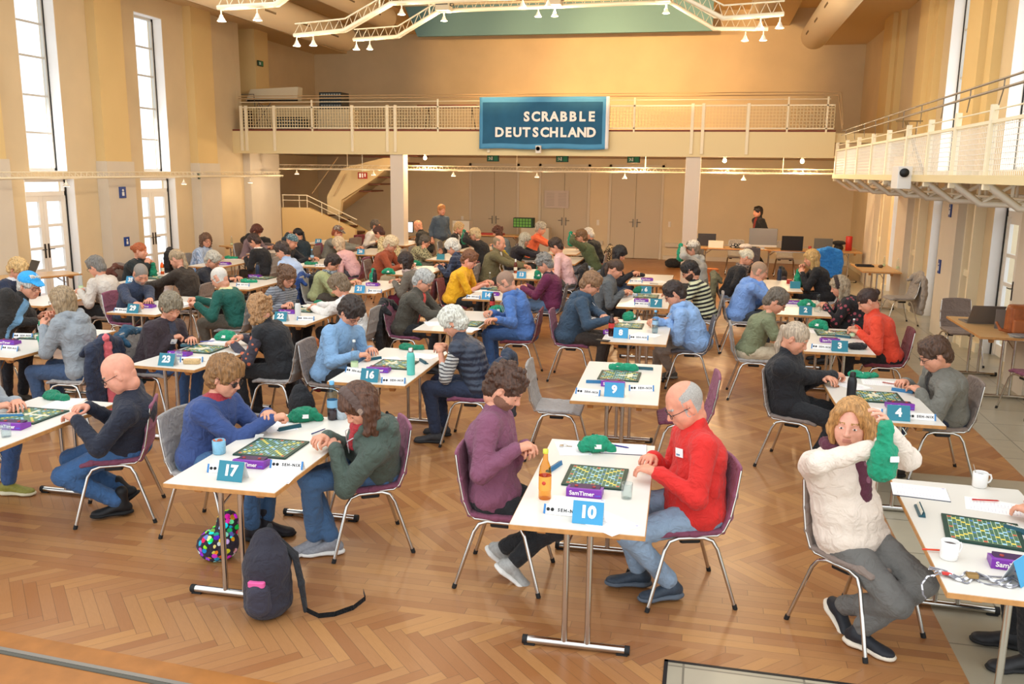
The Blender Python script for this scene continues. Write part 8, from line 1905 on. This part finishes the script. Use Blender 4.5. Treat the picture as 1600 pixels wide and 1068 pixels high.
f = MB(); f.lathe([(0, 0), (.075, 0), (.078, .01), (.078, .33), (.07, .345), (0, .35)], n=20); tag(f.build('red_flask', mat('flask_red', '#c02c24', .4), None, (3.35, 22.3, TH)), 'tall red cylinder at the right end of the back tables', 'bottle')
b = Blob(); b.ell((0, 0, .20), (.16, .12, .055)); b.ell((0, 0, .08), (.11, .09, .09)); soft('beret', b, [cloth('#1d1c1c')], 'black hat on a brown bag among the back tables', 'hat', (3.08, 22.0, TH), 0, .012, .004)
for x, c_, lab in ((2.42, '#a83028', 'small red tin right of the black laptop'), (2.80, '#b84430', 'small red cup before the black hat')): f = MB(); f.lathe([(0, 0), (.035, 0), (.038, .11), (0, .11)], n=14); tag(f.build('tin', mat('tin'+c_, c_, .4), None, (x, 21.9, TH)), lab, 'tin')
# left tables
laptop(-11.0, 12.15, TH, PI-.5+PI, 'open white laptop on the table by the glazed door', '#e0dcd6', '#1c1c20', 115, 1.1)
for i, (x, y, lab) in enumerate(((-10.62, 18.75, 'black rucksack lying on the table before the left wall'), (-10.15, 18.7, 'second black bag lying on the table before the left wall'))):
    b = Blob(); b.ell((0, 0, .10), (.20, .13, .11)); b.ell((.08, 0, .18 if i == 0 else .1), (.10, .09, .10)); soft('black_bag', b, cloth('#1f1f22'), lab, 'bag', (x, y, TH), -.5, .014, .01, .07, 8+i, .001)
bottle('small', -10.85, 18.45, TH, 'clear bottle left of the black bags before the left wall')
t = empty('monitor', (-8.0, 22.5, TH)); tag(t, 'lit white monitor beside the left column under the gallery', 'monitor'); f = MB(); f.box(-.22, .22, 0, .03, .12, .42, .006); f.build('display', BLACK, t); f = MB(); f.box(-.2, .2, -.003, 0, .14, .40); f.build('screen', mat('screen_lit', '#e8f0ff', .3, emit=1.6), t); f = MB(); f.box(-.03, .03, .01, .03, 0, .14); f.box(-.1, .1, -.06, .08, 0, .01); f.build('stand', BLACK, t)
mb = MB()
mb.box(-.42, .42, -.22, .22, 0, .9, .01); tag(mb.build('cabinet', mat('cabinet_pale', '#c8bca8', .6), None, (-4.95, 25.4, 0)), 'pale low cabinet by the first back door', 'cabinet')
mb = MB(); mb.box(-.3, .3, -.15, .15, 0, .28, .01); mb.m = 1
for i in range(6):
    for j in range(3): mb.box(-.28+.09*i, -.21+.09*i, -.155, -.15, .02+.085*j, .09+.085*j)
tag(mb.build('crate', [mat('crate_dark', '#2c4438', .7), mat('crate_green', '#6cb050', .6)], None, (-5.3, 25.3, .9)), 'dark crate with green bottles on the pale cabinet', 'crate')
for i, x in enumerate((-8.25,)): mb = MB(); mb.box(-.25, .25, -.2, .2, 0, .38, .008); tag(mb.build('storage_box', mat('box_pale', '#cfc8bc', .6), None, (-6.9, 24.3, TH)), 'pale box on the table along the back wall', 'box')
mb = MB(); mb.box(-.35, .35, -.12, .12, 0, .05, .006); tag(mb.build('red_folder', mat('folder_red', '#a83830', .6), None, (-6.0, 24.2, TH)), 'red folder lying on the back wall table', 'folder')
